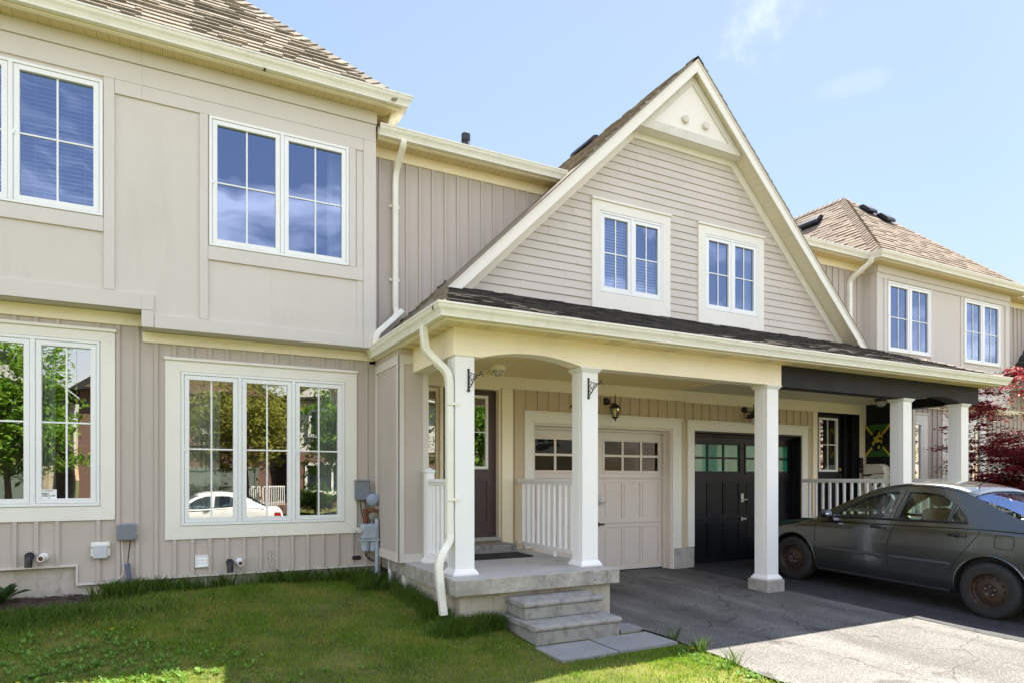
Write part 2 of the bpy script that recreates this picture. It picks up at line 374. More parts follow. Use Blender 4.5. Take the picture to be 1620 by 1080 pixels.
def caps(mb, p, q, sl=0.5, step=0.14, w=0.13, th=0.012, seed=3):
    """cap shingles along a hip or ridge from low p to high q; sl = fall to each side"""
    rnd = random.Random(seed); p, q = Vector(p), Vector(q); d = (q - p); L = d.length; d.normalize()
    side = Vector((d.y, -d.x, 0)).normalized(); n = side.cross(d).normalized()
    if n.z < 0: n = -n
    t = 0
    while t < L - 0.02:
        e = min(step + 0.02, L - t); h0 = th * 1.6 + rnd.uniform(0, 0.003)
        a, b = p + d * t, p + d * (t + e)
        ww = w * rnd.uniform(0.95, 1.03)
        for sg in (-1, 1):
            o = side * sg * ww - n * ww * sl
            mb.add([a + n * (h0 + 0.008), a + o + n * (h0 + 0.008), b + o + n * 0.008, b + n * 0.008, a - n * 0.01, a + o - n * 0.01, b + o - n * 0.01, b - n * 0.01],
                   [(0, 1, 2, 3), (0, 4, 5, 1), (1, 5, 6, 2)])
        t += step
def wall_holes(mb, x0, x1, z0, z1, y, holes, mi=0, thick=0.12):
    xs = sorted({x0, x1, *[h[0] for h in holes], *[h[1] for h in holes]}); zs = sorted({z0, z1, *[h[2] for h in holes], *[h[3] for h in holes]})
    xs = [x for x in xs if x0 <= x <= x1]; zs = [z for z in zs if z0 <= z <= z1]
    for i in range(len(xs) - 1):
        for j in range(len(zs) - 1):
            cx, cz = (xs[i] + xs[i + 1]) / 2, (zs[j] + zs[j + 1]) / 2
            if any(h[0] < cx < h[1] and h[2] < cz < h[3] for h in holes): continue
            mb.quad((xs[i], y, zs[j]), (xs[i + 1], y, zs[j]), (xs[i + 1], y, zs[j + 1]), (xs[i], y, zs[j + 1]), mi)
    for h in holes:
        a, b, c, d = h
        mb.quad((a, y, c), (a, y + thick, c), (a, y + thick, d), (a, y, d), mi); mb.quad((b, y, c), (b, y + thick, c), (b, y + thick, d), (b, y, d), mi)
        mb.quad((a, y, c), (b, y, c), (b, y + thick, c), (a, y + thick, c), mi); mb.quad((a, y, d), (b, y, d), (b, y + thick, d), (a, y + thick, d), mi)
def battens(mb, x0, x1, z0, z1, y, keep, ph, sp=0.1822, w=0.036, th=0.02, mi=0):
    """keep-out rectangles (x0, x1, z0, z1); battens are trapezoid ribs"""
    k = math.ceil((x0 + 0.03 - ph) / sp)
    while ph + k * sp < x1 - 0.02:
        x = ph + k * sp; segs = [(z0, z1)]
        for a, b, c, d in keep:
            if a - 0.015 < x < b + 0.015:
                ns = []
                for s0, s1 in segs:
                    if d <= s0 or c >= s1: ns.append((s0, s1)); continue
                    if c > s0 + 0.02: ns.append((s0, c))
                    if d < s1 - 0.02: ns.append((d, s1))
                segs = ns
        for s0, s1 in segs:
            mb.extr([(x - w / 2 + 0.002, y + 0.001, s0), (x - w / 2, y - th, s0), (x + w / 2, y - th, s0), (x + w / 2 - 0.002, y + 0.001, s0)], (0, 0, s1 - s0), mi)
            # narrow relief groove in the panel on each side
        k += 1
def window(parent, x0, x1, z0, z1, y, n, trim=None, cap=True, gl=M_GLASS, rows=2, cols=2, bar=0.5, fw=0.045, mull=0.04, sw=0.05, trim_mat=None, frame_y=0.03, dy=0.022, label=None):
    """vinyl casement window; x0..z1 = outer vinyl frame, trim = (l, r, b, t) boards outside it"""
    mb = MB()
    mb.ring(x0, x1, z0, z1, 0.03, y - frame_y, y + 0.08, 1)
    if trim:
        l, r, b, t = trim
        mb.ring(x0 - l, x1 + r, z0 - b, z1 + t, (l - 0.004, r - 0.004, b - 0.004, t - 0.004), y - dy, y + 0.01, 0)
        if cap: mb.box(x0 - l - 0.012, x1 + r + 0.012, y - dy - 0.022, y, z1 + t, z1 + t + 0.032, 0)
    W = (x1 - x0 - 0.06 - mull * (n - 1)) / n
    for i in range(1, n):
        xm = x0 + 0.03 + i * W + (i - 1) * mull
        mb.box(xm, xm + mull, y - frame_y, y + 0.08, z0 + 0.03, z1 - 0.03, 1)
    w = mb.build('window', [trim_mat or M_TRIM, M_WHITE], parent, bevel=0.003)
    if label: w['label'] = label
    for i in range(n):
        a = x0 + 0.03 + i * (W + mull) + 0.003; b = a + W - 0.006; c, d = z0 + 0.033, z1 - 0.033
        s = MB(); s.ring(a, b, c, d, sw, y - frame_y + 0.008, y + 0.06)
        yg = y + 0.012
        gb = 0.009
        for k in range(1, cols):
            xm = a + sw + (b - a - 2 * sw) * k / cols; s.box(xm - gb, xm + gb, yg - 0.012, yg - 0.001, c + sw, d - sw)
        if rows > 1:
            zm = c + sw + (d - c - 2 * sw) * bar
            xs = [a + sw] + [a + sw + (b - a - 2 * sw) * k / cols for k in range(1, cols)] + [b - sw]
            for k in range(cols): s.box(xs[k] + (gb if k else 0), xs[k + 1] - (gb if k < cols - 1 else 0), yg - 0.012, yg - 0.001, zm - gb, zm + gb)
        so = s.build('sash', M_WHITE, w, bevel=0.0025)
        p = MB().quad((a + sw - 0.005, yg, c + sw - 0.005), (b - sw + 0.005, yg, c + sw - 0.005), (b - sw + 0.005, yg, d - sw + 0.005), (a + sw - 0.005, yg, d - sw + 0.005)).build('pane', gl, w, recalc=False)
        MB().box(a - 0.004, a + 0.012, y - frame_y - 0.006, y - frame_y + 0.004, (c + d) / 2 - 0.03, (c + d) / 2 + 0.01).build('latch', M_WHITE, w) if i % 2 == 0 and n > 1 else None
    return w
def room(parent, x0, x1, y0, y1, z0, z1, m=None):
    mb = MB(); v = [(x0, y0, z0), (x1, y0, z0), (x1, y1, z0), (x0, y1, z0), (x0, y0, z1), (x1, y0, z1), (x1, y1, z1), (x0, y1, z1)]
    mb.add(v, [(0, 1, 2, 3), (4, 5, 6, 7), (1, 2, 6, 5), (2, 3, 7, 6), (3, 0, 4, 7)])
    return mb.build('interior', m or M_DARKIN, parent, recalc=False)
def soffit(mb, x0, x1, y0, y1, z, along='x', step=0.1, mi=0, groove=0.006):
    """v-groove soffit panels: strips perpendicular to the eave with fine gaps"""
    if along == 'x':
        x = x0
        while x < x1 - 0.001:
            e = min(x + step, x1)
            mb.extr([(x, y0, z + 0.006), (x + groove, y0, z), (e - groove, y0, z), (e, y0, z + 0.006), (e, y0, z + 0.02), (x, y0, z + 0.02)], (0, y1 - y0, 0), mi); x = e
    else:
        y = y0
        while y < y1 - 0.001:
            e = min(y + step, y1)
            mb.extr([(x0, y, z + 0.006), (x0, y + groove, z), (x0, e - groove, z), (x0, e, z + 0.006), (x0, e, z + 0.02), (x0, y, z + 0.02)], (x1 - x0, 0, 0), mi); y = e
def vent_mat():
    if 'vented_soffit' in MATS: return MATS['vented_soffit']
    m, t, b, o = _base('vented_soffit'); b.inputs['Roughness'].default_value = 0.5
    tc = N(t, 'ShaderNodeTexCoord'); mp = N(t, 'ShaderNodeMapping'); mp.inputs['Scale'].default_value = (62, 62, 0)
    t.links.new(tc.outputs['Object'], mp.inputs['Vector'])
    fr = N(t, 'ShaderNodeVectorMath', operation='FRACTION'); t.links.new(mp.outputs[0], fr.inputs[0])
    sb = N(t, 'ShaderNodeVectorMath', operation='DISTANCE'); sb.inputs[1].default_value = (0.5, 0.5, 0)
    t.links.new(fr.outputs[0], sb.inputs[0])
    lt = N(t, 'ShaderNodeMath', operation='LESS_THAN'); lt.inputs[1].default_value = 0.24; t.links.new(sb.outputs['Value'], lt.inputs[0])
    c = N(t, 'ShaderNodeMixRGB'); c.inputs['Color1'].default_value = (0.80, 0.65, 0.35, 1); c.inputs['Color2'].default_value = (0.12, 0.09, 0.05, 1)  # panel colour has the soffit's painted-in bounce light, holes are dark
    t.links.new(lt.outputs[0], c.inputs['Fac']); t.links.new(c.outputs[0], b.inputs['Base Color'])
    MATS['vented_soffit'] = m; return m
M_VENT = vent_mat()

# ------------------------------------------------------------------ ground
def S(t):
    t = np.clip(t, 0, 1); return t * t * (3 - 2 * t)
def drive_z(y):
    y = np.asarray(y, float)
    return np.where(y > 8, 0.0, np.where(y > -5.2, -0.033 * (8 - y), -0.50))
def ground_z(x, y):
    x = np.asarray(x, float); y = np.asarray(y, float)
    e = 0.19 * S((4.1 - x) / 2.6) * S((y - 4.3) / 3.8)
    e = e + 0.15 * S((x - 10.8) / 2.5) * S((y - 4.3) / 3.8)
    b = 0.012 * np.sin(2.1 * x + 0.7) * np.sin(1.7 * y + 1.1) * S((3.9 - x) / 1.0) + 0.01 * np.sin(5.1 * x) * np.cos(4.3 * y) * S((3.9 - x) / 1.0)
    base = drive_z(y) - 0.02
    far = np.where(y < -5.2, -0.53 - 0.0 * y, base)
    far = np.where(y < -13.2, -0.38 + 0.012 * np.minimum(-13.2 - y, 20), far)
    return far + e + b
def gz(x, y): return float(ground_z(x, y))
M_GROUND = mat('lawn_soil', (0.055, 0.075, 0.018), 0.95, var=0.35, vscale=1.6, bump=1.0, bscale=40, c2=(0.13, 0.13, 0.035), stain=0.6, stain_col=(0.11, 0.085, 0.04), stain_scale=2.2, spec=0.1)
def grid_mesh(name, xs, ys, zf, m):
    X, Y = np.meshgrid(xs, ys); Z = zf(X, Y)
    v = np.stack([X.ravel(), Y.ravel(), Z.ravel()], 1); nx = len(xs)
    f = [(j * nx + i, j * nx + i + 1, (j + 1) * nx + i + 1, (j + 1) * nx + i) for j in range(len(ys) - 1) for i in range(nx - 1)]
    me = bpy.data.meshes.new(name); me.from_pydata(v.tolist(), [], f); me.materials.append(m)
    me.polygons.foreach_set('use_smooth', [True] * len(f))
    o = bpy.data.objects.new(name, me); col.objects.link(o); return o
xs = np.concatenate([[-400, -150, -60, -30, -18], np.arange(-12, 24, 0.2), [24, 30, 45, 80, 180, 400]])
ys = np.concatenate([[-400, -150, -70, -45, -30, -20, -13.21, -13.19, -8, -5.21, -5.19], np.arange(-5, 9.4, 0.2), [10, 14, 25, 60, 150, 400]])
tag(grid_mesh('ground', xs, ys, lambda X, Y: ground_z(X, Y), M_GROUND), kind='structure')

def asphalt(name, base, spk, sealed=False):
    m, t, b, o = _base(name); b.inputs['Roughness'].default_value = 0.85; b.inputs['Specular IOR Level'].default_value = 0.35
    tc = N(t, 'ShaderNodeTexCoord')
    vo = N(t, 'ShaderNodeTexVoronoi'); vo.inputs['Scale'].default_value = 150; t.links.new(tc.outputs['Object'], vo.inputs['Vector'])
    n1 = N(t, 'ShaderNodeTexNoise'); n1.inputs['Scale'].default_value = 0.9; n1.inputs['Detail'].default_value = 8; n1.inputs['Roughness'].default_value = 0.65
    t.links.new(tc.outputs['Object'], n1.inputs['Vector'])
    sx = N(t, 'ShaderNodeSeparateXYZ'); t.links.new(vo.outputs['Color'], sx.inputs[0])
    r1 = N(t, 'ShaderNodeMapRange'); r1.inputs['From Min'].default_value = 0.35; r1.inputs['From Max'].default_value = 1.0; t.links.new(sx.outputs[0], r1.inputs['Value'])
    pw = N(t, 'ShaderNodeMath', operation='POWER'); pw.inputs[1].default_value = 2.2; t.links.new(r1.outputs[0], pw.inputs[0])
    c1 = N(t, 'ShaderNodeMixRGB'); c1.inputs['Color1'].default_value = (*base, 1); c1.inputs['Color2'].default_value = (*spk, 1); t.links.new(pw.outputs[0], c1.inputs['Fac'])
    r2 = N(t, 'ShaderNodeMapRange'); r2.inputs['From Min'].default_value = 0.35; r2.inputs['From Max'].default_value = 0.65; r2.inputs['To Min'].default_value = 0.7; r2.inputs['To Max'].default_value = 1.15
    t.links.new(n1.outputs['Fac'], r2.inputs['Value'])
    vm = N(t, 'ShaderNodeVectorMath', operation='SCALE'); t.links.new(c1.outputs[0], vm.inputs[0]); t.links.new(r2.outputs[0], vm.inputs['Scale'])
    # oil drips and tyre darkening
    n2 = N(t, 'ShaderNodeTexNoise'); n2.inputs['Scale'].default_value = 2.3; n2.inputs['Detail'].default_value = 4; n2.inputs['Distortion'].default_value = 0.8
    t.links.new(tc.outputs['Object'], n2.inputs['Vector'])
    r3 = N(t, 'ShaderNodeMapRange'); r3.inputs['From Min'].default_value = 0.60; r3.inputs['From Max'].default_value = 0.70; r3.inputs['To Max'].default_value = 0.55; t.links.new(n2.outputs['Fac'], r3.inputs['Value'])
    c2 = N(t, 'ShaderNodeMixRGB'); c2.inputs['Color2'].default_value = (0.022, 0.02, 0.018, 1); t.links.new(r3.outputs[0], c2.inputs['Fac']); t.links.new(vm.outputs[0], c2.inputs['Color1'])
    # tyre tracks running to the street and fine cracks
    mp4 = N(t, 'ShaderNodeMapping'); mp4.inputs['Scale'].default_value = (1.6, 0.12, 1); t.links.new(tc.outputs['Object'], mp4.inputs['Vector'])
    n4 = N(t, 'ShaderNodeTexNoise'); n4.inputs['Scale'].default_value = 1.4; n4.inputs['Detail'].default_value = 5; t.links.new(mp4.outputs[0], n4.inputs['Vector'])
    r4 = N(t, 'ShaderNodeMapRange'); r4.inputs['From Min'].default_value = 0.35; r4.inputs['From Max'].default_value = 0.65; r4.inputs['To Min'].default_value = 0.72; r4.inputs['To Max'].default_value = 1.2; t.links.new(n4.outputs['Fac'], r4.inputs['Value'])
    v4 = N(t, 'ShaderNodeVectorMath', operation='SCALE'); t.links.new(c2.outputs[0], v4.inputs[0]); t.links.new(r4.outputs[0], v4.inputs['Scale'])
    mp5 = N(t, 'ShaderNodeMapping'); n5 = N(t, 'ShaderNodeTexNoise'); n5.inputs['Scale'].default_value = 1.5; n5.inputs['Detail'].default_value = 4; t.links.new(tc.outputs['Object'], n5.inputs['Vector'])
    a5 = N(t, 'ShaderNodeMixRGB', blend_type='ADD'); a5.inputs['Fac'].default_value = 0.55; t.links.new(tc.outputs['Object'], a5.inputs['Color1']); t.links.new(n5.outputs['Color'], a5.inputs['Color2'])
    w5 = N(t, 'ShaderNodeTexVoronoi', feature='DISTANCE_TO_EDGE'); w5.inputs['Scale'].default_value = 0.55; t.links.new(a5.outputs[0], w5.inputs['Vector'])
    r5 = N(t, 'ShaderNodeMapRange'); r5.inputs['From Min'].default_value = 0.0; r5.inputs['From Max'].default_value = 0.006; r5.inputs['To Min'].default_value = 0.35; t.links.new(w5.outputs['Distance'], r5.inputs['Value'])
    v5 = N(t, 'ShaderNodeVectorMath', operation='SCALE'); t.links.new(v4.outputs[0], v5.inputs[0]); t.links.new(r5.outputs[0], v5.inputs['Scale'])
    t.links.new(v5.outputs[0], b.inputs['Base Color'])
    bp = N(t, 'ShaderNodeBump'); bp.inputs['Strength'].default_value = 0.8; bp.inputs['Distance'].default_value = 0.004
    t.links.new(vo.outputs['Distance'], bp.inputs['Height']); t.links.new(bp.outputs[0], b.inputs['Normal'])
    return m
M_ASPH = asphalt('worn_asphalt', (0.095, 0.092, 0.088), (0.30, 0.285, 0.26))
M_SEAL = asphalt('sealed_asphalt', (0.032, 0.032, 0.035), (0.10, 0.10, 0.11))
M_STREET = asphalt('street_asphalt', (0.07, 0.066, 0.06), (0.2, 0.19, 0.17))
def wob_strip(name, x0, x1, y0, y1, m, dz, wl, wr):
    ys = np.arange(y0, y1 + 0.01, 0.15); vs = []; fs = []; nx = 6
    for j, y in enumerate(ys):
        a = x0 + wl * math.sin(3.1 * y) + wl * 0.6 * math.sin(7.7 * y + 1); b = x1 + wr * math.sin(2.3 * y + 2)
        for i in range(nx):
            x = a + (b - a) * i / (nx - 1); vs.append((x, y, float(drive_z(y)) + dz))
    for j in range(len(ys) - 1):
        for i in range(nx - 1): fs.append((j * nx + i, j * nx + i + 1, (j + 1) * nx + i + 1, (j + 1) * nx + i))
    mb = MB(); mb.add(vs, fs); return mb.build(name, m, recalc=False)
tag(wob_strip('driveway', 4.22, 7.3, -5.15, 8.3, M_ASPH, 0.0, 0.03, 0.0), kind='structure')
tag(wob_strip('driveway', 7.3, 10.25, -5.15, 8.3, M_SEAL, 0.004, 0.02, 0.03), kind='structure')
sm = MB(); sm.quad((-200, -13.2, -0.5), (200, -13.2, -0.5), (200, -5.2, -0.5), (-200, -5.2, -0.5)); tag(sm.build('street', M_STREET, recalc=False), kind='structure')
kb = MB()
for y0 in (-5.3, -13.35): kb.box(-200, 4.0, y0, y0 + 0.15, -0.56, -0.38)
kb.box(10.4, 200, -5.3, -5.15, -0.56, -0.38)
tag(kb.build('kerb', M_CONC, bevel=0.01), kind='structure')
# mulch bed at the far left against the wall
M_MULCH = mat('dark_mulch', (0.03, 0.02, 0.014), 0.95, var=0.5, vscale=40, bump=1.0, bscale=70, c2=(0.08, 0.05, 0.035))
mu = MB()
xs_ = np.arange(-5, -0.55, 0.1); ys_ = np.arange(7.45, 8.45, 0.1); vs = []; fs = []
for y in ys_:
    for x in xs_:
        edge = 7.55 + 0.12 * math.sin(2.3 * x) + 0.35 * S((x + 1.6) / 1.1)
        h = 0.05 * float(S((y - edge) / 0.2)) * float(S((-0.6 - x) / 0.3)) - 0.03
        vs.append((x, y, gz(x, y) + h + random.uniform(-0.01, 0.012)))
nx = len(xs_)
for j in range(len(ys_) - 1):
    for i in range(nx - 1): fs.append((j * nx + i, j * nx + i + 1, (j + 1) * nx + i + 1, (j + 1) * nx + i))
mu.add(vs, fs)
for _ in range(1400):   # bark chips
    x, y = random.uniform(-5, -0.75), random.uniform(7.6, 8.35)
    if y < 7.65 + 0.35 * float(S((x + 1.6) / 1.1)): continue
    a = random.uniform(0, 3.14); l = random.uniform(0.008, 0.03); w = l * 0.35; z = gz(x, y) + 0.025 + random.uniform(0, 0.02)
    d = Vector((math.cos(a), math.sin(a), random.uniform(-0.3, 0.3))) * l; e = Vector((-math.sin(a), math.cos(a), random.uniform(-0.3, 0.3))) * w
    p = Vector((x, y, z)); mu.add([p - d - e, p + d - e, p + d + e, p - d + e], [(0, 1, 2, 3)])
tag(mu.build('mulch', M_MULCH, recalc=False), kind='structure')

# ------------------------------------------------------------------ the row of townhouses
PA, PU, PG = 8.30, 8.03, 8.00          # planes: lower walls, upper boxes, porch wall
GX, GZ, GS = 7.148, 7.892, 0.985       # gable apex and slope
GY, GW = 7.56, 7.87                    # rake plane, gable wall plane
H1 = thing('townhouse', (-4, PA, 0), 'leftmost townhouse cut by the frame edge, its lower window above the mulch bed', 'house', 'townhouses in the row')
H2 = thing('townhouse', (3, PA, 0), 'middle townhouse with brown front door, beige garage door and left half of the big gable', 'house', 'townhouses in the row')
H3 = thing('townhouse', (9, PA, 0), 'townhouse with black garage door, dark painted porch beam and right half of the big gable', 'house', 'townhouses in the row')
H4 = thing('townhouse', (15, PA, 0), 'far right townhouse with tan hipped roof behind the red maple', 'house', 'townhouses in the row')

def frange(a, b, s):
    while a < b: yield a; a += s
# ---- upper projecting boxes -------------------------------------------------
def boards(parent, lst, y, m=M_BOARD):
    mb = MB()
    for x0, x1, z0, z1, *e in lst:
        mb.box(x0, x1, y - 0.022 - (e[0] if e else 0), y + 0.01, z0, z1)
    return mb.build('trim_board', m, parent, bevel=0.003)
YP = PU + 0.022      # panel surface
# left neighbour
mb = MB(); wall_holes(mb, -9, -0.3, 3.236, 6.0, YP, [(-2.98, -0.655, 4.17, 5.59)])
mb.quad((-9, YP, 3.236), (-0.3, YP, 3.236), (-0.3, PA, 3.236), (-9, PA, 3.236))
mb.build('upper_wall', M_PANEL, H1, recalc=False)
boards(H1, [(-9, -0.2985, 5.64, 5.848), (-9, -0.2985, 5.85, 6.0, 0.02), (-0.647, -0.55, 3.412, 5.638), (-9, -0.649, 4.01, 4.165), (-0.548, -0.2985, 5.49, 5.638), (-9, -0.302, 3.236, 3.41), (-0.302, -0.185, 3.238, 3.408, 0.001), (-0.302, -0.186, 3.055, 3.236, -0.001)], YP)
window(H1, -2.98, -0.655, 4.17, 5.59, YP, 3, gl=M_GLASSU)
room(H1, -9, -0.35, YP + 0.1, 12, 3.3, 5.95)
# middle unit
mb = MB(); wall_holes(mb, -0.3, 2.249, 3.052, 6.0, YP, [(0.358, 1.914, 4.034, 5.487)])
mb.quad((-0.3, YP, 3.052), (2.249, YP, 3.052), (2.249, PA, 3.052), (-0.3, PA, 3.052)); mb.quad((2.249, YP, 3.052), (2.249, 9.4, 3.052), (2.249, 9.4, 6.0), (2.249, YP, 6.0))
mb.build('upper_wall', M_PANEL, H2, recalc=False)
boards(H2, [(-0.298, 2.255, 5.64, 5.848), (-0.298, 2.262, 5.85, 6.0, 0.02), (0.262, 0.345, 3.20, 5.488), (2.018, 2.096, 3.2, 5.488, -0.012), (2.098, 2.257, 3.052, 5.638, 0.002), (0.347, 2.096, 3.876, 4.03), (-0.298, 2.096, 5.49, 5.638, -0.002), (-0.18, 2.096, 3.054, 3.198), (1.92, 2.0, 4.032, 5.488)], YP)
# side return boards of the corner
sb = MB(); sb.box(2.249, 2.271, YP - 0.0, PA + 1, 5.85, 6.0); sb.box(2.249, 2.262, YP, YP + 0.14, 3.053, 5.85); sb.build('trim_board', M_BOARD, H2)
window(H2, 0.358, 1.914, 4.034, 5.487, YP, 2, gl=M_GLASSU)
room(H2, -0.25, 2.2, YP + 0.1, 12, 3.2, 5.95)
# underside of overhang + frieze on lower wall, its cream holding painted bounce light
fr = MB(); fr.box(-9, -0.305, PA - 0.03, PA, 3.10, 3.232); fr.build('frieze_board', M_CREAM, H1, bevel=0.003)
fr = MB(); fr.box(-0.30, 2.30, PA - 0.03, PA, 2.936, 3.048); fr.build('frieze_board', M_CREAM, H2, bevel=0.003)

# ---- lower walls, board and batten -------------------------------------------
PH = 0.0125
mb = MB(); win1 = (-3.05, -0.703, 1.13, 2.905)
wall_holes(mb, -9, -0.915, 0.51, 3.24, PA, [win1]); mb.quad((-9, PA, 0.51), (-0.915, PA, 0.51), (-0.915, PA + 0.03, 0.50), (-9, PA + 0.03, 0.50))
wall_holes(mb, -0.915, -0.30, 0.305, 3.24, PA, [(-0.915, -0.703, 1.13, 2.905)])
battens(mb, -9, -0.93, 0.512, 3.1, PA, [(-3.2, -0.55, 0.98, 3.04)], PH)
battens(mb, -0.92, -0.3, 0.307, 3.1, PA, [(-0.92, -0.55, 0.98, 3.04)], PH)
mb.build('wall', M_SIDING, H1, recalc=False)
tr = MB(); tr.box(-9, -0.918, PA - 0.018, PA + 0.02, 0.492, 0.512); tr.box(-0.918, -0.9, PA - 0.018, PA + 0.02, 0.307, 0.512); tr.box(-0.918, -0.302, PA - 0.018, PA + 0.02, 0.289, 0.307); tr.build('starter_trim', M_BOARD, H1)
fd = MB(); fd.box(-9, -0.30, PA + 0.03, PA + 0.3, -0.4, 0.505); fd.build('foundation', M_CONC2, H1, bevel=0.005)
window(H1, -3.05, -0.703, 1.136, 2.90, PA, 4, trim=(0.145, 0.143, 0.155, 0.11), mull=0.045, frame_y=0.03)
room(H1, -6, -0.4, PA + 0.12, 12, 0.6, 3.1)
mb = MB(); wall_holes(mb, -0.30, 2.40, 0.32, 3.06, PA, [(0.08, 1.922, 0.892, 2.64)])
battens(mb, -0.30, 2.34, 0.322, 2.937, PA, [(-0.08, 2.08, 0.735, 2.80)], PH)
mb.build('wall', M_SIDING, H2, recalc=False)
tr = MB(); tr.box(-0.30, 2.38, PA - 0.018, PA + 0.02, 0.304, 0.322); tr.build('starter_trim', M_BOARD, H2)
fd = MB(); fd.box(-0.30, 2.40, PA + 0.03, PA + 0.3, -0.4, 0.315); fd.build('foundation', M_CONC2, H2, bevel=0.005)
window(H2, 0.08, 1.922, 0.892, 2.64, PA, 3, trim=(0.16, 0.155, 0.155, 0.125), mull=0.04)
room(H2, -0.2, 2.3, PA + 0.12, 12.5, 0.6, 2.95)

# ---- connector walls above the porch roof -------------------------------------
mb = MB(); mb.quad((2.25, PA, 2.9), (5.4, PA, 2.9), (5.4, PA, 5.72), (2.25, PA, 5.72)); battens(mb, 2.3, 5.2, 2.95, 5.58, PA, [], PH)
mb.build('connector_wall', M_SIDING, H2, recalc=False)
fr = MB(); fr.box(2.262, 5.3, PA - 0.025, PA, 5.58, 5.708); fr.build('frieze_board', M_CREAM, H2, bevel=0.003)
mb = MB(); mb.quad((9.0, PA, 2.9), (12.3, PA, 2.9), (12.3, PA, 5.66), (9.0, PA, 5.66)); battens(mb, 9.2, 12.2, 2.95, 5.5, PA, [], PH)
mb.build('connector_wall', M_SIDING, H3, recalc=False)
fr = MB(); fr.box(9.1, 12.24, PA - 0.025, PA, 5.50, 5.638); fr.build('frieze_board', M_CREAM, H3, bevel=0.003)

# ---- eaves: fascia, soffit, gutter ---------------------------------------------
def eave(parent, path, ztop, soffits, name='gutter'):
    """path in plan (fascia line), travelling with the outside on the right hand"""
    g = MB(); extrude_path(g, gutter_prof(ztop), path); g.build(name, M_GUTTER, parent)
    f = MB(); extrude_path(f, [(-0.02, ztop - 0.13), (-0.002, ztop - 0.13), (-0.002, ztop - 0.01), (-0.02, ztop - 0.01)], path)
    extrude_path(f, [(-0.05, ztop - 0.142), (0.004, ztop - 0.142), (0.004, ztop - 0.13), (-0.05, ztop - 0.13)], path)
    f.build('fascia', M_CREAM, parent)
    for (x0, x1, y0, y1, al, pat) in soffits:
        s = MB(); z = ztop - 0.135
        if al == 'x':
            x = x0; k = 0
            while x < x1 - 0.001:
                e = min(x + 0.1, x1); mi = 1 if pat[k % len(pat)] == 'v' else 0
                s.extr([(x, y0, z + 0.006), (x + 0.006, y0, z), (e - 0.006, y0, z), (e, y0, z + 0.006), (e, y0, z + 0.02), (x, y0, z + 0.02)], (0, y1 - y0, 0), mi); x = e; k += 1
        else:
            y = y0; k = 0
            while y < y1 - 0.001:
                e = min(y + 0.1, y1); mi = 1 if pat[k % len(pat)] == 'v' else 0
                s.extr([(x0, y, z + 0.006), (x0, y + 0.006, z), (x0, e - 0.006, z), (x0, e, z + 0.006), (x0, e, z + 0.02), (x0, y, z + 0.02)], (x1 - x0, 0, 0), mi); y = e; k += 1
        s.build('soffit', [M_SOFFIT, M_VENT], parent)
eave(H1, [(-9, 7.80), (-0.302, 7.80)], 6.135, [(-9, -0.302, 7.80, PU + 0.01, 'x', 'v')])
eave(H2, [(-0.30, 7.80), (2.51, 7.80), (2.51, 12.0)], 6.135, [(-0.30, 2.51, 7.80, PU + 0.01, 'x', 'v'), (2.262, 2.51, PU + 0.01, 12.0, 'y', 'v')])
eave(H2, [(2.285, 8.04), (5.03, 8.04)], 5.842, [(2.285, 5.15, 8.04, PA, 'x', 'v')])
eave(H3, [(9.2, 8.04), (11.98, 8.04)], 5.77, [(9.2, 12.25, 8.04, PA, 'x', 'p')])
eave(H4, [(12.0, 8.04), (12.0, 7.80), (17.40, 7.80), (17.40, 11.0)], 5.765, [(12.02, 17.38, 7.82, PU + 0.01, 'x', 'p'), (12.02, 12.26, 8.05, 8.3, 'y', 'p')])
eave(H4, [(17.55, 8.04), (24, 8.04)], 5.765, [(17.13, 24, 8.04, PA, 'x', 'p')])
# porch eave: left return, long front, right return
eave(H2, [(2.29, 8.22), (2.29, 5.77), (7.2, 5.77)], 3.076, [(2.31, 7.2, 5.79, 6.05, 'x', 'ppppvvppppppvvpp'), (2.31, 2.49, 6.05, 8.25, 'y', 'vpvpv')])
eave(H3, [(7.2, 5.77), (12.05, 5.77), (12.05, 8.25)], 3.076, [(7.2, 12.03, 5.79, 6.05, 'x', 'ppppppvvpppppp'), (11.85, 12.03, 6.05, 8.25, 'y', 'p')])

# ---- roofs ------------------------------------------------------------------------
K1 = math.hypot(1, 1.03); F1 = (0, 7.77, 6.10)
rb = MB(); shingles(rb, F1, (1, 0, 0), (0, 1, 1.03), [(-9, 0), (-0.30, 0), (-0.30, 2.82 * K1), (-2.0, 4.52 * K1), (-9, 4.52 * K1)], seed=5, th=0.017)
rb.build('roof', M_SHING, H1)
rb = MB(); shingles(rb, F1, (1, 0, 0), (0, 1, 1.03), [(-0.30, 0), (2.52, 0), (-0.30, 2.82 * K1)], seed=6, th=0.017)
shingles(rb, (2.52, 7.77, 6.10), (0, 1, 0), (-1, 0, 1.03), [(0, 0), (9, 0), (4.52, 4.52 * K1)], seed=7)
caps(rb, (2.53, 7.76, 6.11), (-2.0, 12.29, 6.10 + 4.53 * 1.03), sl=0.72, w=0.15)
roof2 = rb.build('roof', M_SHING, H2)
KG = math.hypot(1, GS)
XE = GX - (GZ - 3.085) / GS
XR = 2 * GX - XE
VU = (GX - XE) * KG
rb = MB()
shingles(rb, (XE, 0, 3.085), (0, 1, 0), (1, 0, GS), [(5.74, 0), (8.30, 0), (8.30, 1.4037 * 2.85), (7.54, 1.4037 * 2.85), (7.54, 1.03)], seed=8, th=0.015)
shingles(rb, (XE, 0, 3.085), (0, 1, 0), (1, 0, GS), [(7.54, 1.4037 * 2.85), (14, 1.4037 * 2.85), (14, VU), (7.54, VU)], seed=9, th=0.017)
SL = 0.391; KS = math.hypot(1, SL)
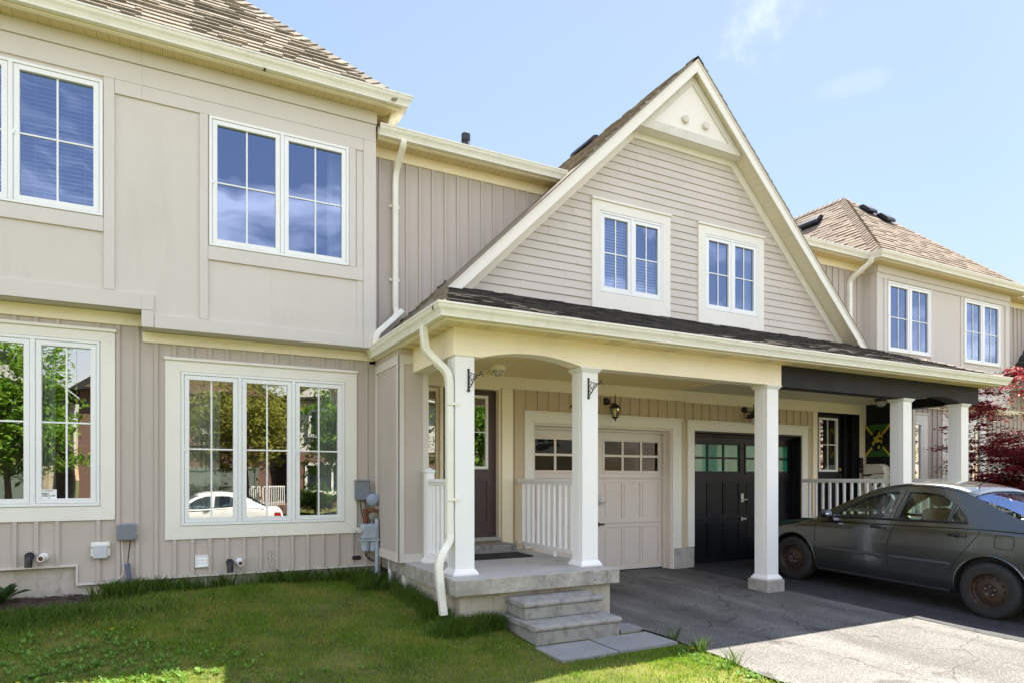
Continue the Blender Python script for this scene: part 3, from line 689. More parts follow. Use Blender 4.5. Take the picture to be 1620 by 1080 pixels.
sk = MB(); shingles(sk, (0, 5.74, 3.085), (1, 0, 0), (0, 1, SL), [(XE, 0), (7.19, 0), (7.19, 2.13 * KS), (3.2, 2.13 * KS), (XE + 0.735, 1.85 * KS)], seed=10, expo=0.125, th=0.008)
M_SKIRT = mat('shade_darkened_shingle', (0.075, 0.067, 0.06), 0.95, var=0.5, vscale=140, bump=0.9, bscale=180, isl=0.4, spec=0.15); sk.build('skirt_roof', M_SKIRT, H2)  # darker than the roof shingles: the gable's shadow is put into the colour
caps(rb, (XE, 5.74, 3.09), (XE + 0.72, 7.55, 3.085 + 0.71), sl=0.6, w=0.12)
rb.build('gable_roof', M_SHING, H2)
rb = MB()
shingles(rb, (XR, 0, 3.085), (0, 1, 0), (-1, 0, GS), [(5.74, 0), (8.30, 0), (8.30, 1.4037 * 2.85), (7.54, 1.4037 * 2.85), (7.54, 1.03)], seed=18)
shingles(rb, (XR, 0, 3.085), (0, 1, 0), (-1, 0, GS), [(7.54, 1.4037 * 2.85), (14, 1.4037 * 2.85), (14, VU), (7.54, VU)], seed=19)
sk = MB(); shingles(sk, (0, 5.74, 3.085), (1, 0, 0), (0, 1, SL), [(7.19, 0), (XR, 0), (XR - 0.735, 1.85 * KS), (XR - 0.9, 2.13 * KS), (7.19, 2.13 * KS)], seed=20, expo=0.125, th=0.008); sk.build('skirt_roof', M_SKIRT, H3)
caps(rb, (XR, 5.74, 3.09), (XR - 0.72, 7.55, 3.085 + 0.71), sl=0.6, w=0.12)
caps(rb, (GX, 7.54, GZ - 0.01), (GX, 14, GZ - 0.01), sl=0.95, w=0.12)
rb.build('gable_roof', M_SHING, H3)
# low connector roofs (slope hidden behind the gutters) with the vent pipe
rb = MB(); shingles(rb, (2.3, 8.01, 5.81), (1, 0, 0), (0, 1, 0.48), [(0, 0), (2.75, 0), (4.8, 5), (0, 5)], seed=21)
cr = rb.build('connector_roof', M_SHING, H2)
vp = MB(); vp.lathe(4.335, 10.0, [(0.075, 6.6), (0.075, 7.05), (0.06, 7.07), (0.055, 7.07)], 20); vp.lathe(4.335, 10.0, [(0.07, 7.0), (0.075, 7.02), (0.075, 7.16), (0.055, 7.175)], 20)
vp.build('vent_pipe', M_BLKPL, cr, smooth=True)
rb = MB(); shingles(rb, (9.2, 8.01, 5.74), (1, 0, 0), (0, 1, 0.48), [(0.1, 0), (2.9, 0), (2.9, 5), (-1.5, 5)], seed=22)
rb.build('connector_roof', M_SHING2, H3)
KD = math.hypot(1, 0.95)
rb = MB()
shingles(rb, (11.98, 7.77, 5.745), (1, 0, 0), (0, 1, 0.95), [(0, 0), (5.44, 0), (2.72, 2.72 * KD)], seed=23, expo=0.15, th=0.009)
shingles(rb, (11.98, 7.77, 5.745), (0, 1, 0), (1, 0, 0.95), [(0, 0), (8, 0), (8, 2.72 * KD), (2.72, 2.72 * KD)], seed=24, expo=0.15, th=0.009)
shingles(rb, (17.42, 7.77, 5.745), (0, 1, 0), (-1, 0, 0.95), [(0, 0), (8, 0), (8, 2.72 * KD), (2.72, 2.72 * KD)], seed=25, expo=0.15, th=0.009)
caps(rb, (11.98, 7.77, 5.755), (14.7, 10.49, 5.755 + 2.72 * 0.95), sl=0.7, w=0.12)
caps(rb, (17.42, 7.77, 5.755), (14.7, 10.49, 5.755 + 2.72 * 0.95), sl=0.7, w=0.12)
caps(rb, (14.7, 10.49, 5.755 + 2.584), (14.7, 15.7, 5.755 + 2.584), sl=0.9, w=0.12)
roof4 = rb.build('roof', M_SHING2, H4)
def roof_vent(parent, px, py, org, n, up, w=0.34, l=0.36, h=0.14):
    """low box vent sitting on a slope: org point, n normal, up the slope direction"""
    org, n, up = Vector(org), Vector(n).normalized(), Vector(up).normalized(); s = up.cross(n).normalized()
    mb = MB()
    def P3(a, b, c): return org + s * a + up * b + n * c
    prof = [(-l / 2, 0.05), (-l / 2, h * 0.75), (-l / 2 + 0.06, h), (l / 2 - 0.08, h), (l / 2, h * 0.5), (l / 2, 0.02)]
    mb.extr([P3(-w / 2, b, c) for b, c in prof], s * w)
    mb.extr([P3(-w / 2 + 0.05, -l / 2 + 0.05, 0), P3(w / 2 - 0.05, -l / 2 + 0.05, 0), P3(w / 2 - 0.05, l / 2 - 0.05, 0), P3(-w / 2 + 0.05, l / 2 - 0.05, 0)], n * 0.06)
    mb.extr([P3(-w / 2 - 0.06, -l / 2 - 0.05, 0.008), P3(w / 2 + 0.06, -l / 2 - 0.05, 0.008), P3(w / 2 + 0.06, l / 2 + 0.05, 0.008), P3(-w / 2 - 0.06, l / 2 + 0.05, 0.008)], n * 0.012)
    return mb.build('roof_vent', M_BLKPL, parent, bevel=0.01)
nL = Vector((-0.95, 0, 1)).normalized(); nF = Vector((0, -0.95, 1)).normalized()
roof_vent(roof4, 0, 0, (14.05, 10.9, 5.745 + 0.95 * 2.07), nL, (1, 0, 0.95), w=0.52, l=0.34, h=0.13)
roof_vent(roof4, 0, 0, (14.84, 9.98, 5.745 + 0.95 * 2.21), nF, (0, 1, 0.95), w=0.30, h=0.12, l=0.34)
roof_vent(roof4, 0, 0, (15.12, 9.72, 5.745 + 0.95 * 1.95), nF, (0, 1, 0.95), w=0.32, h=0.12, l=0.34)
gr = [o for o in H2.children if o.name.startswith('gable_roof')][0]
nG = Vector((-GS, 0, 1)).normalized()
roof_vent(gr, 0, 0, (6.86, 10.2, GZ - GS * (GX - 6.86)), nG, (1, 0, GS), w=0.6, l=0.3, h=0.09)

# ---- gable wall -------------------------------------------------------------------
def slope_l(z, off): return GX - (GZ - z) / GS + off
def gable_side(parent, sgn):
    """siding courses on one half of the gable; sgn -1 left, +1 right"""
    mb = MB(); e = 0.1155; z = 3.80; rj = random.Random(50 + sgn)
    wins = [(5.53, 6.70, 4.155, 5.335)] if sgn < 0 else [(7.58, 8.76, 4.145, 5.345)]
    while z < 6.55:
        zt = min(z + e, 6.56)
        hw0 = GX - slope_l(z, 0.35); hw1 = GX - slope_l(zt, 0.35)
        a0, a1 = (GX - hw0, GX) if sgn < 0 else (GX, GX + hw0)
        b0, b1 = (GX - hw1, GX) if sgn < 0 else (GX, GX + hw1)
        iv = [(a0, a1, b0, b1)]
        for w0, w1, c, d in wins:
            if c < (z + zt) / 2 < d: iv = [(a0, w0, b0, w0), (w1, a1, w1, b1)]
        for p0, p1, q0, q1 in iv:
            if p1 - p0 < 0.01: continue
            yb, yt = GW - 0.015, GW - 0.002
            cuts = [p0] + ([p0 + (p1 - p0) * rj.uniform(0.15, 0.85)] if p1 - p0 > 0.5 and rj.random() < 0.6 else []) + [p1]
            for ci in range(len(cuts) - 1):     # panels overlap at the butt joints
                o_ = 0.003 * (ci % 2); a_, b_ = cuts[ci] - (0.012 if ci else 0), cuts[ci + 1]
                f_ = lambda xx: xx if p0 < xx < p1 else (q0 if xx <= p0 else q1)
                mb.quad((a_, yb - o_, z), (b_, yb - o_, z), (f_(b_), yt - o_, zt), (f_(a_), yt - o_, zt)); mb.quad((a_, yb - o_, z), (b_, yb - o_, z), (b_, GW + 0.004, z + 0.004), (a_, GW + 0.004, z + 0.004))
                if ci: mb.quad((a_, yb - o_, z), (a_, yb, z), (a_, yt, zt), (a_, yt - o_, zt))
        z += e
    w = mb.build('gable_wall', M_LAP, parent, recalc=False)
    return w
gable_side(H2, -1); gable_side(H3, 1)
window(H2, 5.53, 6.70, 4.155, 5.335, GW - 0.005, 2, trim=(0.14, 0.155, 0.27, 0.145), gl=M_GLASSU, rows=2, frame_y=0.028, dy=0.03)
window(H3, 7.58, 8.76, 4.145, 5.345, GW - 0.005, 2, trim=(0.145, 0.145, 0.27, 0.14), gl=M_GLASSU, rows=2, frame_y=0.028, dy=0.03)
room(H2, 4.9, GX, GW + 0.1, 12, 3.95, 5.5); room(H3, GX, 9.5, GW + 0.1, 12, 3.95, 5.5)
def rake(parent, sgn):
    def X(x): return x if sgn < 0 else 2 * GX - x
    zb = 3.80
    def sl(z, off=0): return X(slope_l(z, off))
    f = MB()
    # rake fascia, vertical drop 0.20 below the shingles
    f.xz([(X(slope_l(zb, 0.02)), zb), (X(slope_l(zb, 0.225)), zb), (GX, GZ - 0.225), (GX, GZ - 0.02)], GY, GY + 0.022)
    f.xz([(X(slope_l(zb, 0.015)), zb + 0.0), (X(slope_l(zb, 0.06)), zb), (GX, GZ - 0.06), (GX, GZ - 0.015)], GY - 0.014, GY)
    f.build('rake_board', M_TRIM, parent, bevel=0.003)
    # sloping soffit, joints running front to back
    s = MB(); n = int((GX - slope_l(zb, 0.19)) * KG / 0.115); xa = slope_l(zb, 0.19)
    for k in range(n + 1):
        x0 = xa + k * (GX - xa) / (n + 1); x1 = x0 + (GX - xa) / (n + 1); g = 0.008
        z0 = zb + (x0 - xa) * GS; z1 = zb + (x1 - xa) * GS
        s.extr([(X(x0), GY + 0.02, z0 + 0.008), (X(x0 + g), GY + 0.02, z0 + g), (X(x1 - g), GY + 0.02, z1 - g), (X(x1), GY + 0.02, z1 + 0.004), (X(x1), GY + 0.02, z1 + 0.02), (X(x0), GY + 0.02, z0 + 0.02)], (0, GW - GY - 0.02, 0))
    s.build('rake_soffit', M_SOFFIT if False else mat('rake_soffit', (0.72, 0.66, 0.50), 0.5, var=0.04), parent)
    # frieze on the wall
    b = MB(); b.xz([(X(slope_l(zb, 0.20)), zb), (X(slope_l(zb, 0.375)), zb), (X(slope_l(6.545, 0.375)), 6.545), (X(slope_l(6.66, 0.20)), 6.66)], GW - 0.035, GW + 0.002)
    b.xz([(X(slope_l(6.545, 0.377)), 6.545), (GX, 6.545), (GX, 6.66), (X(slope_l(6.66, 0.202)), 6.66)], GW - 0.035, GW + 0.002)
    b.build('frieze_board', M_TRIM, parent, bevel=0.003)
rake(H2, -1); rake(H3, 1)
# decorative triangle under the peak
t = MB(); YT = 7.68
def sx(z, off, s): return slope_l(z, off) if s < 0 else 2 * GX - slope_l(z, off)
t.xz([(sx(6.64, 0.2, -1), 6.64), (sx(6.64, 0.2, 1), 6.64), (GX, GZ - 0.2)], YT, GW)
pn = t.build('gable_panel', M_CREAM if False else M_TRIM, H2)
t = MB()
t.xz([(sx(6.64, 0.21, -1), 6.638), (sx(6.64, 0.21, 1), 6.638), (sx(6.78, 0.21, 1), 6.78), (sx(6.78, 0.21, -1), 6.78)], YT - 0.024, YT)
for s in (-1, 1):
    t.xz([(sx(6.782, 0.21, s), 6.782), (sx(6.782, 0.37, s), 6.782), (GX, GZ - 0.365), (GX, GZ - 0.208)], YT - 0.02, YT)
for cx in (7.0, 7.42):
    t.lathe(cx, 0, [(0.062, YT), (0.062, YT - 0.035), (0.05, YT - 0.045), (0.0, YT - 0.045)], 24, axis='y', cz=6.95)
t.build('panel_trim', mat('weathered_trim', (0.66, 0.63, 0.53), 0.6, var=0.06, vscale=3, stain=0.35, stain_col=(0.34, 0.31, 0.27), stain_scale=5), pn, bevel=0.003)

# ---- porch beams and ceiling ----------------------------------------------------------
def arch_beam(parent, x0, x1, y0, y1, z0, z1, arches, m, name='porch_beam'):
    pts = [(x0, z1), (x0, z0)]
    for a, b, h in arches:
        pts.append((a, z0))
        for k in range(1, 24):
            t = k / 24; s = math.sin(math.pi * t)
            pts.append((a + (b - a) * t, z0 + h * s ** 0.85))
        pts.append((b, z0))
    pts += [(x1, z0), (x1, z1)]
    mb = MB()
    for i in range(1, len(pts) - 2):
        p, q = pts[i], pts[i + 1]
        if q[0] - p[0] > 1e-6: mb.xz([p, q, (q[0], z1), (p[0], z1)], y0, y1)
    bm_o = mb.build(name, m, parent)
    # weld the column slices so the face is one surface
    bm = bmesh.new(); bm.from_mesh(bm_o.data); bmesh.ops.remove_doubles(bm, verts=bm.verts, dist=1e-5)
    bad = {}
    for f in bm.faces:
        k = tuple(sorted(v.index for v in f.verts)); bad.setdefault(k, []).append(f)
    bmesh.ops.delete(bm, geom=[f for l in bad.values() if len(l) > 1 for f in l], context='FACES_ONLY')
    bmesh.ops.recalc_face_normals(bm, faces=bm.faces); bm.to_mesh(bm_o.data); bm.free()
    return bm_o
arch_beam(H2, 2.49, 7.2, 6.05, 6.25, 2.665, 2.945, [(2.80, 4.02, 0.082)], M_CREAM)
arch_beam(H3, 7.2, 11.93, 6.05, 6.25, 2.655, 2.945, [(10.25, 11.42, 0.08)], M_DKBEAM)
b = MB(); b.box(2.49, 2.69, 6.25, 7.30, 2.665, 2.945); b.build('side_beam', M_CREAM, H2, bevel=0.003)
b = MB(); b.box(11.73, 11.93, 6.25, 7.30, 2.68, 2.945); b.build('side_beam', M_BLACK, H3, bevel=0.003)
b = MB()
for x in (2.62, 2.95, 3.4, 4.05, 4.6, 5.2, 5.85, 6.5, 7.05):
    for z in (2.73, 2.885):
        if 2.85 < x < 4.0 and z < 2.8: continue
        b.lathe(x + random.uniform(-0.03, 0.03), 0, [(0.014, 6.051), (0.013, 6.0485)], 12, axis='y', cz=z)
b.build('nail_head', M_CREAM, H2)
for par, zt, y, xs_j in ((H2, 3.076, 5.77, (4.5, 6.6)), (H3, 3.076, 5.77, (8.3, 10.6)), (H1, 6.135, 7.80, (-3.0,)), (H2, 6.135, 7.80, (0.9,))):
    for xj in xs_j:
        b = MB(); extrude_path(b, [(o_ + (0.003 if o_ > 0 else 0), z_) for o_, z_ in gutter_prof(zt)], [(xj, y), (xj + 0.02, y)]); b.build('gutter_joint', M_GUTTER, par)
b = MB()
for x in (-1.7, -1.1, -0.9, 0.05, 0.6, 1.2, 1.75, 2.17):
    for z in (5.74, 5.92, 3.12 if x > 0 else 3.32): b.lathe(x, 0, [(0.009, YP - 0.02), (0.008, YP - (0.0445 if z > 5.85 else 0.0245))], 10, axis='y', cz=z)
b.build('nail_head', M_BOARD, H2)
def ceiling(parent, x0, x1):
    s = MB(); y = 6.25
    while y < 8.25:
        e = min(y + 0.1, 8.3)
        s.extr([(x0, y, 2.842), (x0, y + 0.006, 2.835), (x0, e - 0.006, 2.835), (x0, e, 2.842), (x0, e, 2.86), (x0, y, 2.86)], (x1 - x0, 0, 0)); y = e
    return s.build('porch_ceiling', M_SOFFIT if parent is H2 else mat('pale_porch_ceiling', (0.60, 0.54, 0.42), 0.5, var=0.04), parent)
ceiling(H2, 2.5, 7.2); ceiling(H3, 7.2, 12.0)

# ---- posts ------------------------------------------------------------------------------
def post(parent, cx, y0, zb, zt, capital=True, w=0.21):
    mb = MB(); h = w / 2; cy = y0 + h
    mb.box(cx - h, cx + h, y0, y0 + w, zb, zt)
    for sgn in (-1, 1):   # raised strip down each side face
        mb.box(cx + sgn * h - (0.004 if sgn < 0 else 0), cx + sgn * h + (0.004 if sgn > 0 else 0), cy - 0.055, cy + 0.055, zb + 0.05, zt - 0.02)
    p = mb.build('porch_post', M_POST, parent, bevel=0.004)
    b = MB()
    def tier(z0, z1, r0, r1):
        v = [(cx - r0, cy - r0, z0), (cx + r0, cy - r0, z0), (cx + r0, cy + r0, z0), (cx - r0, cy + r0, z0), (cx - r1, cy - r1, z1), (cx + r1, cy - r1, z1), (cx + r1, cy + r1, z1), (cx - r1, cy + r1, z1)]
        b.add(v, [(0, 3, 2, 1), (4, 5, 6, 7), (0, 1, 5, 4), (1, 2, 6, 5), (2, 3, 7, 6), (3, 0, 4, 7)])
    tier(zb, zb + 0.022, h + 0.036, h + 0.036); tier(zb + 0.022, zb + 0.062, h + 0.032, h + 0.006)
    b.build('base', M_POST, p, bevel=0.003)
    if capital:
        b = MB(); tier(zt - 0.05, zt - 0.012, h + 0.006, h + 0.034); tier(zt - 0.012, zt - 0.001, h + 0.036, h + 0.036)
        b.build('capital', M_POST, p, bevel=0.003)
    return p
ZS = 0.45
p1 = post(H2, 2.617, 6.06, ZS, 2.664, capital=False); post(H2, 4.14, 6.06, ZS, 2.664)
post(H2, 7.05, 6.06, 0.09, 2.664)
post(H3, 9.995, 6.06, ZS, 2.654); post(H3, 11.55, 6.06, ZS, 2.654)
pr = MB(); pr.box(6.89, 7.21, 6.0, 6.34, -0.2, 0.088); pr.build('post_footing', M_CONC, H2, bevel=0.012)

# ---- the recessed porch wall ---------------------------------------------------------------
mb = MB()
holesB = [(2.94, 3.985, 0.60, 2.68), (4.505, 7.01, -0.1, 2.20)]
wall_holes(mb, 2.67, 7.27, 0.0, 2.84, PG, holesB, thick=0.2)
battens(mb, 4.15, 7.27, 0.3, 2.665, PG, [(4.33, 7.23, -1, 2.39), (4.0, 4.17, 0, 3)], 4.398, 0.1816)
mb.build('porch_wall', mat('porch_siding', (0.58, 0.47, 0.31), 0.6, var=0.04, vscale=1, bump=0.1, bscale=30, grain=(6, 6, 1)), H2, recalc=False)
mb = MB()
holesC = [(7.476, 10.03, -0.1, 2.20), (10.47, 11.65, 0.60, 2.68)]
wall_holes(mb, 7.27, 11.86, 0.0, 2.84, PG, holesC, thick=0.2)
battens(mb, 7.27, 10.44, 0.3, 2.655, PG, [(7.3, 10.2, -1, 2.38)], 4.398, 0.1816)
mb.build('porch_wall', MATS['porch_siding'], H3, recalc=False)
# header and corner boards of the porch wall
b = MB(); b.box(2.67, 7.27, PG - 0.024, PG, 2.665, 2.834); b.box(4.0, 4.165, PG - 0.026, PG, ZS, 2.663); b.box(2.68, 2.925, PG - 0.02, PG, ZS, 2.663)
b.build('trim_board', M_CREAM, H2, bevel=0.003)
b = MB(); b.box(7.272, 11.84, PG - 0.024, PG, 2.648, 2.834); b.box(10.33, 10.445, PG - 0.026, PG, ZS, 2.646); b.box(11.665, 11.84, PG - 0.026, PG, ZS, 2.646)
b.build('trim_board', M_CREAM, H3, bevel=0.003)
# concrete curb between the garages
b = MB(); b.box(7.052, 7.46, PG - 0.04, PG + 0.2, -0.2, 0.318); b.build('foundation', M_CONC, H2, bevel=0.006)
b = MB(); b.box(10.05, 10.6, PG - 0.03, PG + 0.2, -0.2, 0.31); b.build('foundation', M_CONC, H3, bevel=0.006)

def garage_door(parent, x0, x1, zt, zb, m, gl, trims):
    """trims: (outer x0, x1, ztop, z bottom left, z bottom right)"""
    YD = PG + 0.17
    jt = MB()
    a, bb, zt_o, zl, zr = trims
    jt.xz([(a, zl), (x0 - 0.012, zl), (x0 - 0.012, zt + 0.012), (a, zt_o)], PG - 0.03, PG)
    jt.xz([(bb, zr), (x1 + 0.012, zr), (x1 + 0.012, zt + 0.012), (bb, zt_o)], PG - 0.03, PG)
    jt.xz([(a, zt_o), (bb, zt_o), (x1 + 0.012, zt + 0.012), (x0 - 0.012, zt + 0.012)], PG - 0.03, PG)
    jt.box(a - 0.015, bb + 0.015, PG - 0.055, PG, zt_o, zt_o + 0.03)
    jt.build('garage_trim', M_TRIM, parent, bevel=0.003)
    jm = MB()
    for xx in (x0, x1):
        s = 1 if xx == x0 else -1
        jm.box(min(xx - 0.012 * s, xx + 0.018 * s), max(xx - 0.012 * s, xx + 0.018 * s), PG - 0.005, YD + 0.05, 0.0, zt + 0.01)
        jm.box(min(xx + 0.018 * s, xx + 0.05 * s), max(xx + 0.018 * s, xx + 0.05 * s), YD - 0.055, YD - 0.015, 0.0, zt - 0.02)
    jm.box(x0 + 0.018, x1 - 0.018, PG - 0.005, YD + 0.05, zt - 0.02, zt + 0.01); jm.box(x0 + 0.05, x1 - 0.05, YD - 0.055, YD - 0.015, zt - 0.06, zt - 0.02)
    jm.build('door_jamb', m, parent, bevel=0.002)
    d = MB(); A, B = x0 + 0.02, x1 - 0.02
    # four horizontal sections with fine gaps
    secs = [(zb, 0.735), (0.74, 1.425), (1.43, zt - 0.02)]
    mid = (A + B) / 2
    gx = []; hw = (B - A) / 2
    for side in (0, 1):
        o = A + side * hw; gx.append((o + (0.10 if side == 0 else 0.09), o + hw - (0.09 if side == 0 else 0.10)))
    holes = []
    z0w, z1w = 1.55, 2.0
    cols = []
    for (g0, g1) in gx:
        w = (g1 - g0 - 2 * 0.035) / 3
        for k in range(3): cols.append((g0 + k * (w + 0.035), g0 + k * (w + 0.035) + w))
    rows = [(z0w, z0w + 0.21), (z0w + 0.245, z1w)]
    for c0, c1 in cols:
        for r0, r1 in rows: holes.append((c0, c1, r0, r1))
    for i, (s0, s1) in enumerate(secs):
        if i == 2: wall_holes(d, A, B, s0, s1, YD, holes, thick=0.02)
        else:
            ph = [(c0, c1, s0 + 0.07, s1 - 0.06) for c0, c1 in cols]
            wall_holes(d, A, B, s0, s1, YD, ph, thick=0.016)
            for h in ph:
                d.quad((h[0], YD + 0.016, h[2]), (h[1], YD + 0.016, h[2]), (h[1], YD + 0.016, h[3]), (h[0], YD + 0.016, h[3]))
                d.box(h[0] + 0.018, h[1] - 0.018, YD + 0.006, YD + 0.016, h[2] + 0.018, h[3] - 0.018)
        d.quad((A, YD, s0), (B, YD, s0), (B, YD + 0.04, s0), (A, YD + 0.04, s0)); d.quad((A, YD, s1), (B, YD, s1), (B, YD + 0.04, s1), (A, YD + 0.04, s1))
    d.box(A, B, YD + 0.04, YD + 0.05, zb, 1.5)
    g = d.build('garage_door', m, parent, recalc=False)
    for (g0, g1) in gx:
        f = MB(); f.ring(g0 - 0.04, g1 + 0.04, z0w - 0.04, z1w + 0.04, 0.022, YD - 0.012, YD - 0.0005)
        f.build('window_frame', m, g, bevel=0.002)
        MB().quad((g0, YD + 0.016, z0w), (g1, YD + 0.016, z0w), (g1, YD + 0.016, z1w), (g0, YD + 0.016, z1w)).build('pane', gl, g, recalc=False)
    h = MB(); hx = mid - 0.01
    h.box(hx - 0.03, hx + 0.03, YD - 0.012, YD, 1.02, 1.17); h.box(hx - 0.016, hx + 0.016, YD - 0.045, YD - 0.01, 1.05, 1.075)
    h.tube([(hx, YD - 0.04, 1.065), (hx + 0.05, YD - 0.045, 1.07), (hx + 0.09, YD - 0.045, 1.062)], 0.009)
    h.build('handle', M_STEEL, g, bevel=0.003)
    h = MB(); h.box(mid - 0.06, mid + 0.07, YD - 0.03, YD, 0.72, 0.745); h.box(mid - 0.06, mid - 0.03, YD - 0.035, YD, 0.70, 0.765); h.build('lift_handle', M_BLKPL if m is M_GARAGE else M_STEEL, g, bevel=0.003)
    MB().box(A, B, YD - 0.005, YD + 0.045, -0.02, zb).build('bottom_seal', M_BLKPL, g)
    return g
garage_door(H2, 4.505, 7.01, 2.20, 0.018, M_GARAGE, M_GLASSG, (4.352, 7.20, 2.352, 0.45, 0.32))
b = MB(); b.box(7.022, 7.05, PG - 0.03, PG, -0.03, 0.319); b.build('garage_trim', M_TRIM, H2, bevel=0.002)
M_TEAL = mat('green_window_film', (0.0, 0.22, 0.13), 0.35, var=0.35, vscale=5, coat=0.5)
garage_door(H3, 7.488, 10.02, 2.19, 0.018, M_BLACK, M_TEAL, (7.335, 10.18, 2.345, 0.33, 0.33))
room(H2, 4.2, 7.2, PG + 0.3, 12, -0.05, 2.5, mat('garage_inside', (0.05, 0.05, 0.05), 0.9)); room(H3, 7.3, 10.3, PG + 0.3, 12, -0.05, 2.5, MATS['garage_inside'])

# ---- front doors -------------------------------------------------------------------------------
def front_door(parent, dx0, dx1, side, m, trimm, hinge_right=True):
    """dx = leaf, side = sidelight frame (x0, x1); all at porch wall"""
    YD = PG + 0.09; z0, z1 = 0.635, 2.63
    f = MB()
    lo, hi = min(dx0, side[0]) - 0.02, max(dx1, side[1]) + 0.02
    f.box(lo - 0.0, lo + 0.02, PG - 0.01, PG + 0.15, z0 - 0.03, z1 + 0.045); f.box(hi - 0.02, hi, PG - 0.01, PG + 0.15, z0 - 0.03, z1 + 0.045)
    f.box(lo + 0.02, hi - 0.02, PG - 0.01, PG + 0.15, z1 + 0.01, z1 + 0.045)
    mx0, mx1 = (side[1], dx0) if side[0] < dx0 else (dx1, side[0])
    f.box(mx0, mx1, PG + 0.02, PG + 0.15, z0 - 0.03, z1 + 0.01)
    if hinge_right: f.box(dx1 + 0.001, dx1 + 0.02, PG + 0.04, PG + 0.085, z0, z1)
    f.build('door_frame', trimm, parent, bevel=0.003)
    s = MB(); s.box(lo, hi, PG - 0.05, PG + 0.13, z0 - 0.05, z0 - 0.012); s.box(lo + 0.02, hi - 0.02, PG - 0.02, PG + 0.11, z0 - 0.012, z0 - 0.002); s.build('door_sill', M_STEEL, parent, bevel=0.002)
    d = MB(); w = dx1 - dx0
    lx0, lx1, lz0, lz1 = dx0 + w * 0.19, dx1 - w * 0.19, 1.585, 2.535
    panels = [(dx0 + w * 0.17, dx0 + w * 0.47, 0.86, 1.40), (dx0 + w * 0.53, dx0 + w * 0.83, 0.86, 1.40)]
    wall_holes(d, dx0, dx1, z0, z1, YD, [(lx0, lx1, lz0, lz1)] + panels, thick=0.012)
    for h in panels:
        d.quad((h[0], YD + 0.012, h[2]), (h[1], YD + 0.012, h[2]), (h[1], YD + 0.012, h[3]), (h[0], YD + 0.012, h[3])); d.box(h[0] + 0.03, h[1] - 0.03, YD + 0.001, YD + 0.012, h[2] + 0.03, h[3] - 0.03)
    dr = d.build('front_door', m, parent, recalc=False)
    l = MB(); l.ring(lx0 - 0.028, lx1 + 0.028, lz0 - 0.028, lz1 + 0.028, 0.038, YD - 0.016, YD + 0.01)
    xm, zm = (lx0 + lx1) / 2, (lz0 + lz1) / 2
    l.box(lx0 + 0.01, lx1 - 0.01, YD - 0.004, YD + 0.004, zm - 0.008, zm + 0.008)
    l.box(xm - 0.008, xm + 0.008, YD - 0.004, YD + 0.004, zm + 0.008, lz1 - 0.01); l.box(xm - 0.008, xm + 0.008, YD - 0.004, YD + 0.004, lz0 + 0.01, zm - 0.008)
    l.build('window_frame', M_WHITE, dr, bevel=0.002)
    MB().quad((lx0, YD + 0.008, lz0), (lx1, YD + 0.008, lz0), (lx1, YD + 0.008, lz1), (lx0, YD + 0.008, lz1)).build('pane', M_GLASS, dr, recalc=False)
    hx = dx0 + 0.06 if hinge_right else dx1 - 0.06
    k = MB(); k.lathe(hx, 0, [(0.03, YD), (0.03, YD - 0.02), (0.024, YD - 0.028), (0.0, YD - 0.03)], 18, axis='y', cz=1.60); k.build('deadbolt', M_BRASS, dr, smooth=True)
    k = MB(); k.box(hx - 0.025, hx + 0.025, YD - 0.012, YD, 1.36, 1.53); k.tube([(hx, YD - 0.012, 1.50), (hx, YD - 0.05, 1.49), (hx, YD - 0.05, 1.40), (hx, YD - 0.012, 1.38)], 0.009); k.build('handle', M_IRON, dr)
    sd = MB(); sd.ring(side[0], side[1], z0, z1, (0.035, 0.035, 0.12, 0.05), YD - 0.01, YD + 0.03); sd.box(side[0] + 0.035, side[1] - 0.035, YD, YD + 0.01, 1.72, 1.735)
    so = sd.build('sidelight', trimm, parent, bevel=0.002)
    MB().quad((side[0] + 0.03, YD + 0.012, z0 + 0.1), (side[1] - 0.03, YD + 0.012, z0 + 0.1), (side[1] - 0.03, YD + 0.012, z1 - 0.04), (side[0] + 0.03, YD + 0.012, z1 - 0.04)).build('pane', M_GLASS, so, recalc=False)
    return dr
front_door(H2, 3.155, 3.96, (2.93, 3.11), M_BROWN, M_CREAM)
front_door(H3, 10.49, 11.27, (11.30, 11.46), M_BLACK, M_BLACK, hinge_right=False)
b = MB(); b.box(11.48, 11.66, PG - 0.01, PG + 0.02, ZS, 2.646); b.box(10.445, 11.66, PG - 0.012, PG + 0.02, 2.66, 2.68); b.build('door_surround', M_BLACK, H3)
room(H2, 2.75, 4.2, PG + 0.22, 11, 0.5, 2.9); room(H3, 10.3, 11.8, PG + 0.22, 11, 0.5, 2.9, mat('green_tinted_room', (0.16, 0.17, 0.07), 0.9))
c = MB(); c.box(2.85, 4.05, 7.62, PG - 0.03, ZS, ZS + 0.11); c.build('door_step', M_STEP, H2, bevel=0.02)
c = MB(); c.box(10.5, 11.6, 7.62, PG - 0.03, ZS, ZS + 0.11); c.build('door_step', M_STEP, H3, bevel=0.02)

